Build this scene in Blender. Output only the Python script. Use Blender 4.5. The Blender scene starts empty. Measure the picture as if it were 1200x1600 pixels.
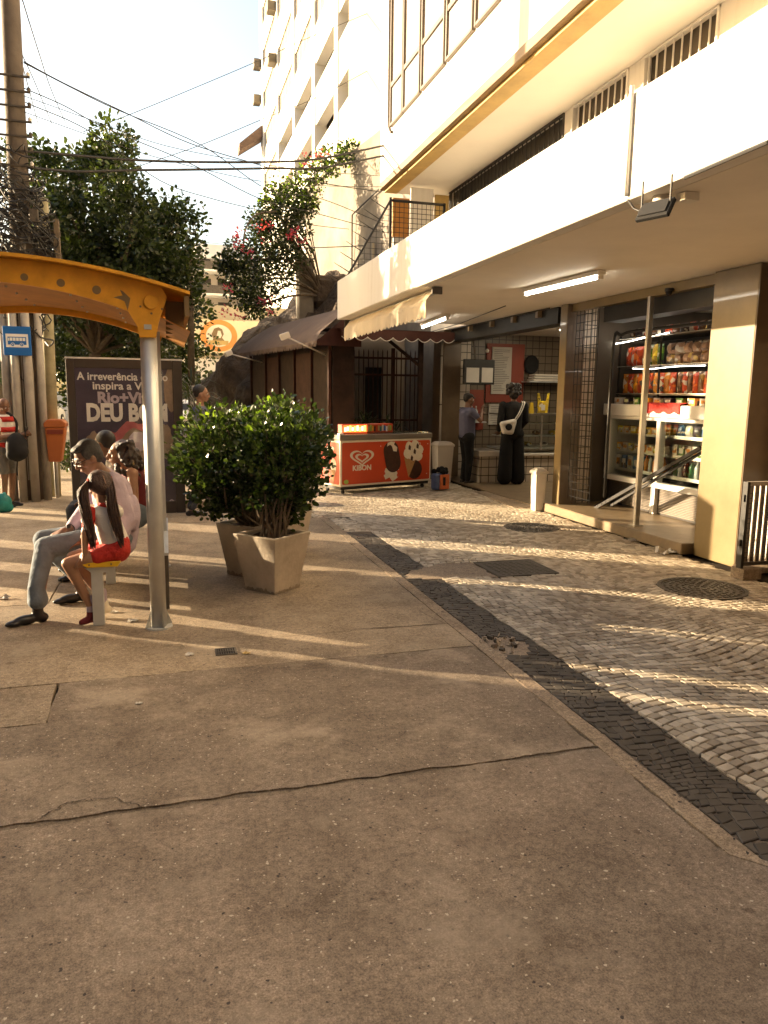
import bpy, bmesh, math, random
from mathutils import Vector, Matrix, noise
R = math.radians
random.seed(7)
sc = bpy.context.scene
col = sc.collection

# ---------------------------------------------------------------- camera
YAW, PITCH, ROLL, FPX, CAMH = 16.4, 9.1, 0.7, 1155.0, 1.6
_y, _p, _r = R(YAW), R(PITCH), R(ROLL)
FW = Vector((math.sin(_y)*math.cos(_p), math.cos(_y)*math.cos(_p), -math.sin(_p)))
_rt = Vector((math.cos(_y), -math.sin(_y), 0))
_up = _rt.cross(FW)
RT = _rt*math.cos(_r) + _up*math.sin(_r)
UP = _up*math.cos(_r) - _rt*math.sin(_r)
CAM = Vector((0, 0, CAMH))
cd = bpy.data.cameras.new('camera')
cam = bpy.data.objects.new('camera', cd)
col.objects.link(cam)
cam.matrix_world = Matrix(((RT.x, UP.x, -FW.x, 0), (RT.y, UP.y, -FW.y, 0), (RT.z, UP.z, -FW.z, CAMH), (0, 0, 0, 1)))
cd.sensor_fit = 'VERTICAL'
cd.sensor_height = 24.0
cd.lens = 24.0*FPX/1600.0
cd.clip_start = 0.05
cd.clip_end = 2000
sc.camera = cam

def P(ax, v, px, py):            # point of the plane axis=v seen at pixel (px, py) of the 1200x1600 photo
    d = RT*((px-600)/FPX) - UP*((py-800)/FPX) + FW
    t = (v-CAM[ax])/d[ax]
    return CAM + d*t

# ---------------------------------------------------------------- light
SUN_EL, SUN_DIR = 11.0, (-0.839, 0.545)      # towards the sun, in plan
w = bpy.data.worlds.new('World'); sc.world = w; w.use_nodes = True
nt = w.node_tree
bgn = nt.nodes['Background']
sky = nt.nodes.new('ShaderNodeTexSky'); sky.sky_type = 'NISHITA'; sky.sun_disc = False
sky.sun_elevation = R(SUN_EL)
sky.sun_rotation = math.atan2(SUN_DIR[0], SUN_DIR[1])
sky.air_density = 1.0; sky.dust_density = 3.5; sky.ozone_density = 0.6
nt.links.new(sky.outputs[0], bgn.inputs[0])
bgn.inputs[1].default_value = 0.15
sl = bpy.data.lights.new('sun', 'SUN'); sl.energy = 5.0; sl.angle = R(0.5); sl.color = (1.0, 0.80, 0.54)
so = bpy.data.objects.new('sun', sl); col.objects.link(so)
sd = Vector((SUN_DIR[0]*math.cos(R(SUN_EL)), SUN_DIR[1]*math.cos(R(SUN_EL)), math.sin(R(SUN_EL))))
so.rotation_euler = sd.to_track_quat('Z', 'Y').to_euler()
so.location = (-10, 8, 12)
vs = sc.view_settings
vs.view_transform = 'Standard'; vs.look = 'None'; vs.gamma = 1.0; vs.use_curve_mapping = False
vs.exposure = 1.88
vs.use_white_balance = True
vs.white_balance_temperature = 6750
vs.white_balance_tint = 10
sc.cycles.max_bounces = 8; sc.cycles.diffuse_bounces = 5
sc.cycles.sample_clamp_indirect = 6

# ---------------------------------------------------------------- helpers
def wpos(o):
    v = Vector((0, 0, 0))
    while o is not None:
        v = v + o.location; o = o.parent
    return v

def tag(o, label=None, cat=None, group=None, kind=None):
    if label: o['label'] = label
    if cat: o['category'] = cat
    if group: o['group'] = group
    if kind: o['kind'] = kind
    return o

def thing(name, label, cat, loc=(0, 0, 0), group=None, kind=None):
    o = bpy.data.objects.new(name, None); col.objects.link(o); o.location = loc
    o.empty_display_size = 0.1
    return tag(o, label, cat, group, kind)

def kids(o):
    return [c for c in col.objects if c.parent == o]

def copy_tree(o, parent=None):
    c = o.copy(); col.objects.link(c); c.parent = parent
    for k in kids(o): copy_tree(k, c)
    return c

class MB:
    def __init__(s): s.v = []; s.f = []; s.m = []
    def add(s, vs, fs, mi=0):
        n = len(s.v); s.v += [tuple(a) for a in vs]
        for f in fs: s.f.append(tuple(i+n for i in f)); s.m.append(mi)
        return s
    def box(s, a, b, mi=0):          # two opposite corners
        x0, x1 = sorted((a[0], b[0])); y0, y1 = sorted((a[1], b[1])); z0, z1 = sorted((a[2], b[2]))
        return s.add([(x0,y0,z0),(x1,y0,z0),(x1,y1,z0),(x0,y1,z0),(x0,y0,z1),(x1,y0,z1),(x1,y1,z1),(x0,y1,z1)],
              [(0,3,2,1),(4,5,6,7),(0,1,5,4),(1,2,6,5),(2,3,7,6),(3,0,4,7)], mi)
    def obox(s, c, size, ux=(1,0,0), uy=(0,1,0), mi=0):   # oriented box, centre and size
        c = Vector(c); ux = Vector(ux).normalized(); uy = Vector(uy).normalized(); uz = ux.cross(uy)
        h = [k/2 for k in size]; vs = []
        for sz in (-1, 1):
            for sx, sy in ((-1,-1),(1,-1),(1,1),(-1,1)):
                vs.append(c+ux*h[0]*sx+uy*h[1]*sy+uz*h[2]*sz)
        return s.add(vs, [(0,3,2,1),(4,5,6,7),(0,1,5,4),(1,2,6,5),(2,3,7,6),(3,0,4,7)], mi)
    def beam(s, p, q, w_, h_, mi=0):
        p = Vector(p); q = Vector(q); d = q-p; L = d.length; d.normalize()
        up = Vector((0,0,1)) if abs(d.z) < .95 else Vector((1,0,0))
        sx = up.cross(d).normalized()
        return s.obox((p+q)/2, (L, w_, h_), d, sx, mi)
    def prism(s, poly, z0, z1, mi=0):
        n = len(poly)
        vs = [(x, y, z0) for x, y in poly]+[(x, y, z1) for x, y in poly]
        return s.add(vs, [tuple(range(n-1, -1, -1)), tuple(range(n, 2*n))]+[(i, (i+1) % n, n+(i+1) % n, n+i) for i in range(n)], mi)
    def extr(s, poly, o, ux, uy, un, t, mi=0):     # polygon (u,v) at origin o, extruded by t along un
        o = Vector(o); ux = Vector(ux); uy = Vector(uy); un = Vector(un); n = len(poly)
        a = [o+ux*u+uy*v for u, v in poly]; b = [k+un*t for k in a]
        return s.add(a+b, [tuple(range(n-1, -1, -1)), tuple(range(n, 2*n))]+[(i, (i+1) % n, n+(i+1) % n, n+i) for i in range(n)], mi)
    def tube(s, pts, r, n=8, mi=0, cap=True):
        pts = [Vector(p) for p in pts]; rs = r if isinstance(r, (list, tuple)) else [r]*len(pts)
        base = len(s.v); prev = None
        for i, p in enumerate(pts):
            d = (pts[min(i+1, len(pts)-1)]-pts[max(i-1, 0)])
            if d.length < 1e-9: d = Vector((0,0,1))
            d.normalize()
            if prev is None:
                a = Vector((0,0,1)).cross(d) if abs(d.z) < .9 else Vector((1,0,0)).cross(d)
            else:
                a = prev - d*prev.dot(d)
            a.normalize(); prev = a; b = d.cross(a)
            for k in range(n):
                t = 2*math.pi*k/n
                s.v.append(tuple(p+(a*math.cos(t)+b*math.sin(t))*rs[i]))
        for i in range(len(pts)-1):
            for k in range(n):
                k2 = (k+1) % n
                s.f.append((base+i*n+k, base+i*n+k2, base+(i+1)*n+k2, base+(i+1)*n+k)); s.m.append(mi)
        if cap:
            s.f.append(tuple(base+k for k in range(n-1, -1, -1))); s.m.append(mi)
            e = base+(len(pts)-1)*n
            s.f.append(tuple(e+k for k in range(n))); s.m.append(mi)
        return s
    def ball(s, c, r, nu=10, nv=7, mi=0):
        c = Vector(c); r = (r, r, r) if not isinstance(r, (tuple, list)) else r
        base = len(s.v)
        s.v.append((c.x, c.y, c.z-r[2]))
        for j in range(1, nv):
            a = math.pi*j/nv - math.pi/2
            for i in range(nu):
                t = 2*math.pi*i/nu
                s.v.append((c.x+r[0]*math.cos(a)*math.cos(t), c.y+r[1]*math.cos(a)*math.sin(t), c.z+r[2]*math.sin(a)))
        s.v.append((c.x, c.y, c.z+r[2])); top = len(s.v)-1
        for i in range(nu):
            i2 = (i+1) % nu
            s.f.append((base, base+1+i2, base+1+i)); s.m.append(mi)
            for j in range(nv-2):
                q = base+1+j*nu
                s.f.append((q+i, q+i2, q+nu+i2, q+nu+i)); s.m.append(mi)
            q = base+1+(nv-2)*nu
            s.f.append((q+i, q+i2, top)); s.m.append(mi)
        return s
    def lathe(s, c, prof, n=16, mi=0):      # prof: (r, z)
        base = len(s.v)
        for r, z in prof:
            for k in range(n):
                t = 2*math.pi*k/n; s.v.append((c[0]+r*math.cos(t), c[1]+r*math.sin(t), c[2]+z))
        for j in range(len(prof)-1):
            for k in range(n):
                k2 = (k+1) % n
                s.f.append((base+j*n+k, base+j*n+k2, base+(j+1)*n+k2, base+(j+1)*n+k)); s.m.append(mi)
        s.f.append(tuple(base+k for k in range(n-1, -1, -1))); s.m.append(mi)
        e = base+(len(prof)-1)*n; s.f.append(tuple(e+k for k in range(n))); s.m.append(mi)
        return s
    def build(s, name, mats, parent=None, smooth=False, bevel=0, origin=None, label=None, cat=None, group=None, kind=None, segs=1):
        me = bpy.data.meshes.new(name)
        org = wpos(parent) if parent is not None else Vector(origin or (0,0,0))
        me.from_pydata([(v[0]-org.x, v[1]-org.y, v[2]-org.z) for v in s.v], [], s.f)
        if not isinstance(mats, (list, tuple)): mats = [mats]
        for m in mats: me.materials.append(m)
        if len(mats) > 1: me.polygons.foreach_set('material_index', s.m)
        if smooth: me.polygons.foreach_set('use_smooth', [True]*len(me.polygons))
        me.update()
        o = bpy.data.objects.new(name, me); col.objects.link(o)
        if parent is not None: o.parent = parent
        else: o.location = org
        if bevel:
            b = o.modifiers.new('bevel', 'BEVEL'); b.width = bevel; b.segments = segs; b.limit_method = 'ANGLE'; b.angle_limit = R(40)
        return tag(o, label, cat, group, kind)

def smooth_pts(pts, n=6):
    pts = [Vector(p) for p in pts]
    if len(pts) < 3: return pts
    out = []; e = [pts[0]*2-pts[1]]+pts+[pts[-1]*2-pts[-2]]
    for i in range(1, len(e)-2):
        for k in range(n):
            t = k/n; p0, p1, p2, p3 = e[i-1], e[i], e[i+1], e[i+2]
            out.append(.5*((2*p1)+(p2-p0)*t+(2*p0-5*p1+4*p2-p3)*t*t+(3*p1-p0-3*p2+p3)*t*t*t))
    out.append(pts[-1]); return out
def text_mesh(body, origin, ux, uy, size, mat, parent, name='lettering', bold=0.0, depth=0.004, align='LEFT', sx=1.0, space=1.0):
    cu = bpy.data.curves.new(name, 'FONT'); cu.body = body; cu.size = size; cu.align_x = align
    cu.offset = bold; cu.extrude = depth/2; cu.resolution_u = 3; cu.space_character = space
    t = bpy.data.objects.new('tmp', cu); col.objects.link(t)
    bpy.context.view_layer.update()
    me = bpy.data.meshes.new_from_object(t.evaluated_get(bpy.context.evaluated_depsgraph_get()))
    bpy.data.objects.remove(t)
    ux = Vector(ux).normalized(); uy = Vector(uy).normalized(); un = ux.cross(uy); org = wpos(parent)
    for v in me.vertices:
        v.co = Vector(origin)+ux*v.co.x*sx+uy*v.co.y+un*v.co.z-org
    me.name = name; me.materials.clear(); me.materials.append(mat)
    o = bpy.data.objects.new(name, me); col.objects.link(o); o.parent = parent
    return o

# ---------------------------------------------------------------- materials
def new_mat(name):
    m = bpy.data.materials.new(name); m.use_nodes = True
    return m, m.node_tree, m.node_tree.nodes['Principled BSDF']

def mat(name, c, rough=.6, metal=0, var=.12, scale=4, bump=0, bscale=30, c2=None, spec=.5, detail=6, coat=0, bd=.01):
    m, n, b = new_mat(name)
    tc = n.nodes.new('ShaderNodeTexCoord')
    nz = n.nodes.new('ShaderNodeTexNoise'); nz.inputs['Scale'].default_value = scale; nz.inputs['Detail'].default_value = detail
    nz.inputs['Roughness'].default_value = .65
    n.links.new(tc.outputs['Object'], nz.inputs['Vector'])
    rp = n.nodes.new('ShaderNodeValToRGB')
    lo = c2 if c2 else tuple(k*(1-var) for k in c)
    hi = c if c2 else tuple(min(1, k*(1+var)) for k in c)
    rp.color_ramp.elements[0].position = .32; rp.color_ramp.elements[1].position = .68
    rp.color_ramp.elements[0].color = (*lo, 1); rp.color_ramp.elements[1].color = (*hi, 1)
    n.links.new(nz.outputs['Fac'], rp.inputs[0]); n.links.new(rp.outputs[0], b.inputs['Base Color'])
    b.inputs['Roughness'].default_value = rough; b.inputs['Metallic'].default_value = metal
    b.inputs['Specular IOR Level'].default_value = spec; b.inputs['Coat Weight'].default_value = coat
    if bump:
        n2 = n.nodes.new('ShaderNodeTexNoise'); n2.inputs['Scale'].default_value = bscale; n2.inputs['Detail'].default_value = 4
        n.links.new(tc.outputs['Object'], n2.inputs['Vector'])
        bp = n.nodes.new('ShaderNodeBump'); bp.inputs['Strength'].default_value = min(1, bump); bp.inputs['Distance'].default_value = bd
        n.links.new(n2.outputs['Fac'], bp.inputs['Height']); n.links.new(bp.outputs[0], b.inputs['Normal'])
    return m

def leafmat(name, c1, c2, trans=.35, rough=.35):
    m, n, b = new_mat(name)
    g = n.nodes.new('ShaderNodeNewGeometry'); rp = n.nodes.new('ShaderNodeValToRGB')
    rp.color_ramp.elements[0].color = (*c1, 1); rp.color_ramp.elements[1].color = (*c2, 1)
    n.links.new(g.outputs['Random Per Island'], rp.inputs[0]); n.links.new(rp.outputs[0], b.inputs['Base Color'])
    b.inputs['Roughness'].default_value = rough
    tr = n.nodes.new('ShaderNodeBsdfTranslucent'); mx = n.nodes.new('ShaderNodeMixShader'); mx.inputs[0].default_value = trans
    br = n.nodes.new('ShaderNodeMixRGB'); br.blend_type = 'MULTIPLY'; br.inputs[0].default_value = 1; br.inputs[2].default_value = (1.6, 1.7, .6, 1)
    n.links.new(rp.outputs[0], br.inputs[1]); n.links.new(br.outputs[0], tr.inputs[0])
    n.links.new(b.outputs[0], mx.inputs[1]); n.links.new(tr.outputs[0], mx.inputs[2])
    n.links.new(mx.outputs[0], n.nodes['Material Output'].inputs[0])
    return m

def glow(name, c, s):
    m, n, b = new_mat(name)
    b.inputs['Base Color'].default_value = (*c, 1)
    b.inputs['Emission Color'].default_value = (*c, 1); b.inputs['Emission Strength'].default_value = s
    return m

def glassmat(name, tint=(.9,.95,.95), refl=.25, rough=.02):     # thin pane: mostly clear, mirror at grazing angles
    m, n, b = new_mat(name)
    t = n.nodes.new('ShaderNodeBsdfTransparent'); t.inputs[0].default_value = (*tint, 1)
    gl = n.nodes.new('ShaderNodeBsdfGlossy'); gl.inputs['Roughness'].default_value = rough
    lw = n.nodes.new('ShaderNodeLayerWeight'); pw = n.nodes.new('ShaderNodeMath'); pw.operation = 'POWER'; pw.inputs[1].default_value = 4
    n.links.new(lw.outputs['Facing'], pw.inputs[0])
    ad = n.nodes.new('ShaderNodeMath'); ad.operation = 'MULTIPLY_ADD'; ad.inputs[1].default_value = .6; ad.inputs[2].default_value = refl; ad.use_clamp = True
    mx = n.nodes.new('ShaderNodeMixShader')
    n.links.new(pw.outputs[0], ad.inputs[0]); n.links.new(ad.outputs[0], mx.inputs[0])
    n.links.new(t.outputs[0], mx.inputs[1]); n.links.new(gl.outputs[0], mx.inputs[2])
    n.links.new(mx.outputs[0], n.nodes['Material Output'].inputs[0])
    return m

def streakmat(name, c, cd):      # old white paint with rain streaks and patchy grime
    m, n, b = new_mat(name); L = n.links.new
    tc = n.nodes.new('ShaderNodeTexCoord'); mp = n.nodes.new('ShaderNodeMapping'); mp.inputs['Scale'].default_value = (5, 5, .35); L(tc.outputs['Object'], mp.inputs[0])
    a = n.nodes.new('ShaderNodeTexNoise'); a.inputs['Scale'].default_value = 1.6; a.inputs['Detail'].default_value = 9; a.inputs['Roughness'].default_value = .7; L(mp.outputs[0], a.inputs['Vector'])
    g = n.nodes.new('ShaderNodeTexNoise'); g.inputs['Scale'].default_value = .9; g.inputs['Detail'].default_value = 10; g.inputs['Roughness'].default_value = .7; L(tc.outputs['Object'], g.inputs['Vector'])
    r1 = n.nodes.new('ShaderNodeValToRGB'); r1.color_ramp.elements[0].position = .50; r1.color_ramp.elements[1].position = .72; L(a.outputs['Fac'], r1.inputs[0])
    r2 = n.nodes.new('ShaderNodeValToRGB'); r2.color_ramp.elements[0].position = .42; r2.color_ramp.elements[1].position = .70; L(g.outputs['Fac'], r2.inputs[0])
    k = n.nodes.new('ShaderNodeMath'); k.operation = 'MULTIPLY'; L(r1.outputs[0], k.inputs[0]); L(r2.outputs[0], k.inputs[1])
    mx = n.nodes.new('ShaderNodeMixRGB'); mx.inputs[1].default_value = (*c, 1); mx.inputs[2].default_value = (*cd, 1); L(k.outputs[0], mx.inputs[0]); L(mx.outputs[0], b.inputs['Base Color'])
    b.inputs['Roughness'].default_value = .75
    bp = n.nodes.new('ShaderNodeBump'); bp.inputs['Strength'].default_value = .25; bp.inputs['Distance'].default_value = .01; L(g.outputs['Fac'], bp.inputs['Height']); L(bp.outputs[0], b.inputs['Normal'])
    return m

def tilemat(name, c, cj, sx, sy, axis, mortar=.02, rough=.35, var=.08):
    """ceramic tiles with dark joints; axis 'x' = tiles on a wall whose normal is x"""
    m, n, b = new_mat(name)
    tc = n.nodes.new('ShaderNodeTexCoord'); sp = n.nodes.new('ShaderNodeSeparateXYZ'); cb = n.nodes.new('ShaderNodeCombineXYZ')
    n.links.new(tc.outputs['Object'], sp.inputs[0])
    a, bb = {'x': ('Y', 'Z'), 'y': ('X', 'Z'), 'z': ('X', 'Y')}[axis]
    n.links.new(sp.outputs[a], cb.inputs[0]); n.links.new(sp.outputs[bb], cb.inputs[1])
    bt = n.nodes.new('ShaderNodeTexBrick'); bt.offset = 0; bt.squash = 1
    bt.inputs['Color1'].default_value = (*c, 1); bt.inputs['Color2'].default_value = (*[k*(1-var) for k in c], 1)
    bt.inputs['Mortar'].default_value = (*cj, 1); bt.inputs['Scale'].default_value = 1
    bt.inputs['Mortar Size'].default_value = mortar*sx; bt.inputs['Mortar Smooth'].default_value = .1
    bt.inputs['Brick Width'].default_value = sx; bt.inputs['Row Height'].default_value = sy
    n.links.new(cb.outputs[0], bt.inputs['Vector']); n.links.new(bt.outputs['Color'], b.inputs['Base Color'])
    b.inputs['Roughness'].default_value = rough
    return m

def groundmat(name, c1, c2, speck=.93, sscale=70, bump=.6, dust=None, rough=.85):
    m, n, b = new_mat(name); L = n.links.new
    tc = n.nodes.new('ShaderNodeTexCoord')
    def nz(scale, detail=8, rgh=.6):
        k = n.nodes.new('ShaderNodeTexNoise'); k.inputs['Scale'].default_value = scale; k.inputs['Detail'].default_value = detail
        k.inputs['Roughness'].default_value = rgh; L(tc.outputs['Object'], k.inputs['Vector']); return k
    def ramp(fac, a, bb, p0, p1):
        r = n.nodes.new('ShaderNodeValToRGB'); r.color_ramp.elements[0].position = p0; r.color_ramp.elements[1].position = p1
        r.color_ramp.elements[0].color = (*a, 1); r.color_ramp.elements[1].color = (*bb, 1); L(fac, r.inputs[0]); return r
    big = nz(.9, 5); mid = nz(3.1, 10, .78); fine = nz(150, 5, .8)
    r1 = ramp(big.outputs['Fac'], c2, c1, .38, .62)
    r2 = ramp(mid.outputs['Fac'], (.74, .71, .68), (1.20, 1.19, 1.18), .36, .64)
    r3 = ramp(fine.outputs['Fac'], (.42, .40, .38), (1.5, 1.49, 1.47), .34, .66)
    m1 = n.nodes.new('ShaderNodeMixRGB'); m1.blend_type = 'MULTIPLY'; m1.inputs[0].default_value = 1
    L(r1.outputs[0], m1.inputs[1]); L(r2.outputs[0], m1.inputs[2])
    m2 = n.nodes.new('ShaderNodeMixRGB'); m2.blend_type = 'MULTIPLY'; m2.inputs[0].default_value = .9
    L(m1.outputs[0], m2.inputs[1]); L(r3.outputs[0], m2.inputs[2])
    gr = nz(38, 4, .8); r4 = ramp(gr.outputs['Fac'], (.74, .73, .72), (1.24, 1.23, 1.22), .38, .62)
    m2b = n.nodes.new('ShaderNodeMixRGB'); m2b.blend_type = 'MULTIPLY'; m2b.inputs[0].default_value = 1; L(m2.outputs[0], m2b.inputs[1]); L(r4.outputs[0], m2b.inputs[2]); m2 = m2b
    # scattered pale and dark aggregate
    vo = n.nodes.new('ShaderNodeTexVoronoi'); vo.inputs['Scale'].default_value = sscale; dn0 = nz(30, 3); vm = n.nodes.new('ShaderNodeVectorMath'); vm.operation = 'MULTIPLY_ADD'; vm.inputs[1].default_value = (.02, .02, .02); L(dn0.outputs['Color'], vm.inputs[0]); L(tc.outputs['Object'], vm.inputs[2]); L(vm.outputs[0], vo.inputs['Vector'])
    sp = n.nodes.new('ShaderNodeSeparateColor'); L(vo.outputs['Color'], sp.inputs[0])
    gt = n.nodes.new('ShaderNodeMath'); gt.operation = 'GREATER_THAN'; gt.inputs[1].default_value = speck
    patch = nz(2.3, 3)
    pa = n.nodes.new('ShaderNodeMath'); pa.operation = 'MULTIPLY_ADD'; pa.inputs[1].default_value = .22; pa.inputs[2].default_value = -.11
    L(patch.outputs['Fac'], pa.inputs[0]); ps = n.nodes.new('ShaderNodeMath'); ps.operation = 'ADD'; L(sp.outputs[0], ps.inputs[0]); L(pa.outputs[0], ps.inputs[1])
    L(ps.outputs[0], gt.inputs[0])
    lt = n.nodes.new('ShaderNodeMath'); lt.operation = 'LESS_THAN'; L(vo.outputs['Distance'], lt.inputs[0])
    sz = n.nodes.new('ShaderNodeMath'); sz.operation = 'MULTIPLY'; sz.inputs[1].default_value = .66; pw = n.nodes.new('ShaderNodeMath'); pw.operation = 'POWER'; pw.inputs[1].default_value = 2.2; L(sp.outputs[1], pw.inputs[0]); L(pw.outputs[0], sz.inputs[0]); L(sz.outputs[0], lt.inputs[1])
    mu = n.nodes.new('ShaderNodeMath'); mu.operation = 'MULTIPLY'; L(gt.outputs[0], mu.inputs[0]); L(lt.outputs[0], mu.inputs[1])
    m3 = n.nodes.new('ShaderNodeMixRGB'); L(mu.outputs[0], m3.inputs[0]); L(m2.outputs[0], m3.inputs[1]); m3.inputs[2].default_value = (.43, .37, .29, 1)
    gd = n.nodes.new('ShaderNodeMath'); gd.operation = 'LESS_THAN'; gd.inputs[1].default_value = .02; L(sp.outputs[2], gd.inputs[0])
    mu2 = n.nodes.new('ShaderNodeMath'); mu2.operation = 'MULTIPLY'; L(gd.outputs[0], mu2.inputs[0]); L(lt.outputs[0], mu2.inputs[1])
    m4 = n.nodes.new('ShaderNodeMixRGB'); L(mu2.outputs[0], m4.inputs[0]); L(m3.outputs[0], m4.inputs[1]); m4.inputs[2].default_value = (.05, .04, .035, 1)
    last = m4
    stn = nz(1.35, 6, .62); rs_ = ramp(stn.outputs['Fac'], (1, 1, 1), (.66, .62, .60), .55, .70)
    st2 = n.nodes.new('ShaderNodeTexNoise'); st2.inputs['Scale'].default_value = 9; st2.inputs['Detail'].default_value = 2; L(tc.outputs['Object'], st2.inputs['Vector'])
    r5 = ramp(st2.outputs['Fac'], (1, 1, 1), (.62, .58, .55), .70, .74)
    for rr_ in (rs_, r5):
        mq = n.nodes.new('ShaderNodeMixRGB'); mq.blend_type = 'MULTIPLY'; mq.inputs[0].default_value = .8; L(last.outputs[0], mq.inputs[1]); L(rr_.outputs[0], mq.inputs[2]); last = mq
    if dust:      # sandy film in patches
        dn = nz(1.7, 7, .7); dr = ramp(dn.outputs['Fac'], (0,0,0), (1,1,1), .52, .66)
        m5 = n.nodes.new('ShaderNodeMixRGB'); dm = n.nodes.new('ShaderNodeMath'); dm.operation = 'MULTIPLY'; dm.inputs[1].default_value = .55
        L(dr.outputs[0], dm.inputs[0]); L(dm.outputs[0], m5.inputs[0]); L(last.outputs[0], m5.inputs[1]); m5.inputs[2].default_value = (*dust, 1); last = m5
    L(last.outputs[0], b.inputs['Base Color']); b.inputs['Roughness'].default_value = rough; b.inputs['Specular IOR Level'].default_value = .25
    bp = n.nodes.new('ShaderNodeBump'); bp.inputs['Strength'].default_value = bump; bp.inputs['Distance'].default_value = .004
    ad = n.nodes.new('ShaderNodeMath'); ad.operation = 'MULTIPLY_ADD'; ad.inputs[1].default_value = .25
    L(mid.outputs['Fac'], ad.inputs[0]); L(fine.outputs['Fac'], ad.inputs[2])
    a2 = n.nodes.new('ShaderNodeMath'); a2.operation = 'ADD'; L(ad.outputs[0], a2.inputs[0]); L(mu.outputs[0], a2.inputs[1])
    L(a2.outputs[0], bp.inputs['Height']); L(bp.outputs[0], b.inputs['Normal'])
    return m

def stonemat(name, c1, c2, rough=.5, spec=.5):     # setts: each stone its own shade
    m, n, b = new_mat(name); L = n.links.new
    g = n.nodes.new('ShaderNodeNewGeometry'); rp = n.nodes.new('ShaderNodeValToRGB')
    rp.color_ramp.elements[0].color = (*c1, 1); rp.color_ramp.elements[1].color = (*c2, 1)
    L(g.outputs['Random Per Island'], rp.inputs[0])
    tc = n.nodes.new('ShaderNodeTexCoord'); nz = n.nodes.new('ShaderNodeTexNoise'); nz.inputs['Scale'].default_value = 1.4; nz.inputs['Detail'].default_value = 8
    nz.inputs['Roughness'].default_value = .7
    L(tc.outputs['Object'], nz.inputs['Vector']); r2 = n.nodes.new('ShaderNodeValToRGB')
    r2.color_ramp.elements[0].position = .35; r2.color_ramp.elements[1].position = .6
    r2.color_ramp.elements[0].color = (.62, .55, .47, 1); r2.color_ramp.elements[1].color = (1.05, 1.03, 1, 1); L(nz.outputs['Fac'], r2.inputs[0])
    mx = n.nodes.new('ShaderNodeMixRGB'); mx.blend_type = 'MULTIPLY'; mx.inputs[0].default_value = .9
    L(rp.outputs[0], mx.inputs[1]); L(r2.outputs[0], mx.inputs[2]); L(mx.outputs[0], b.inputs['Base Color'])
    n2 = n.nodes.new('ShaderNodeTexNoise'); n2.inputs['Scale'].default_value = 60; L(tc.outputs['Object'], n2.inputs['Vector'])
    bp = n.nodes.new('ShaderNodeBump'); bp.inputs['Strength'].default_value = .2; bp.inputs['Distance'].default_value = .003
    L(n2.outputs['Fac'], bp.inputs['Height']); L(bp.outputs[0], b.inputs['Normal'])
    b.inputs['Roughness'].default_value = rough; b.inputs['Specular IOR Level'].default_value = spec
    return m

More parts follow.
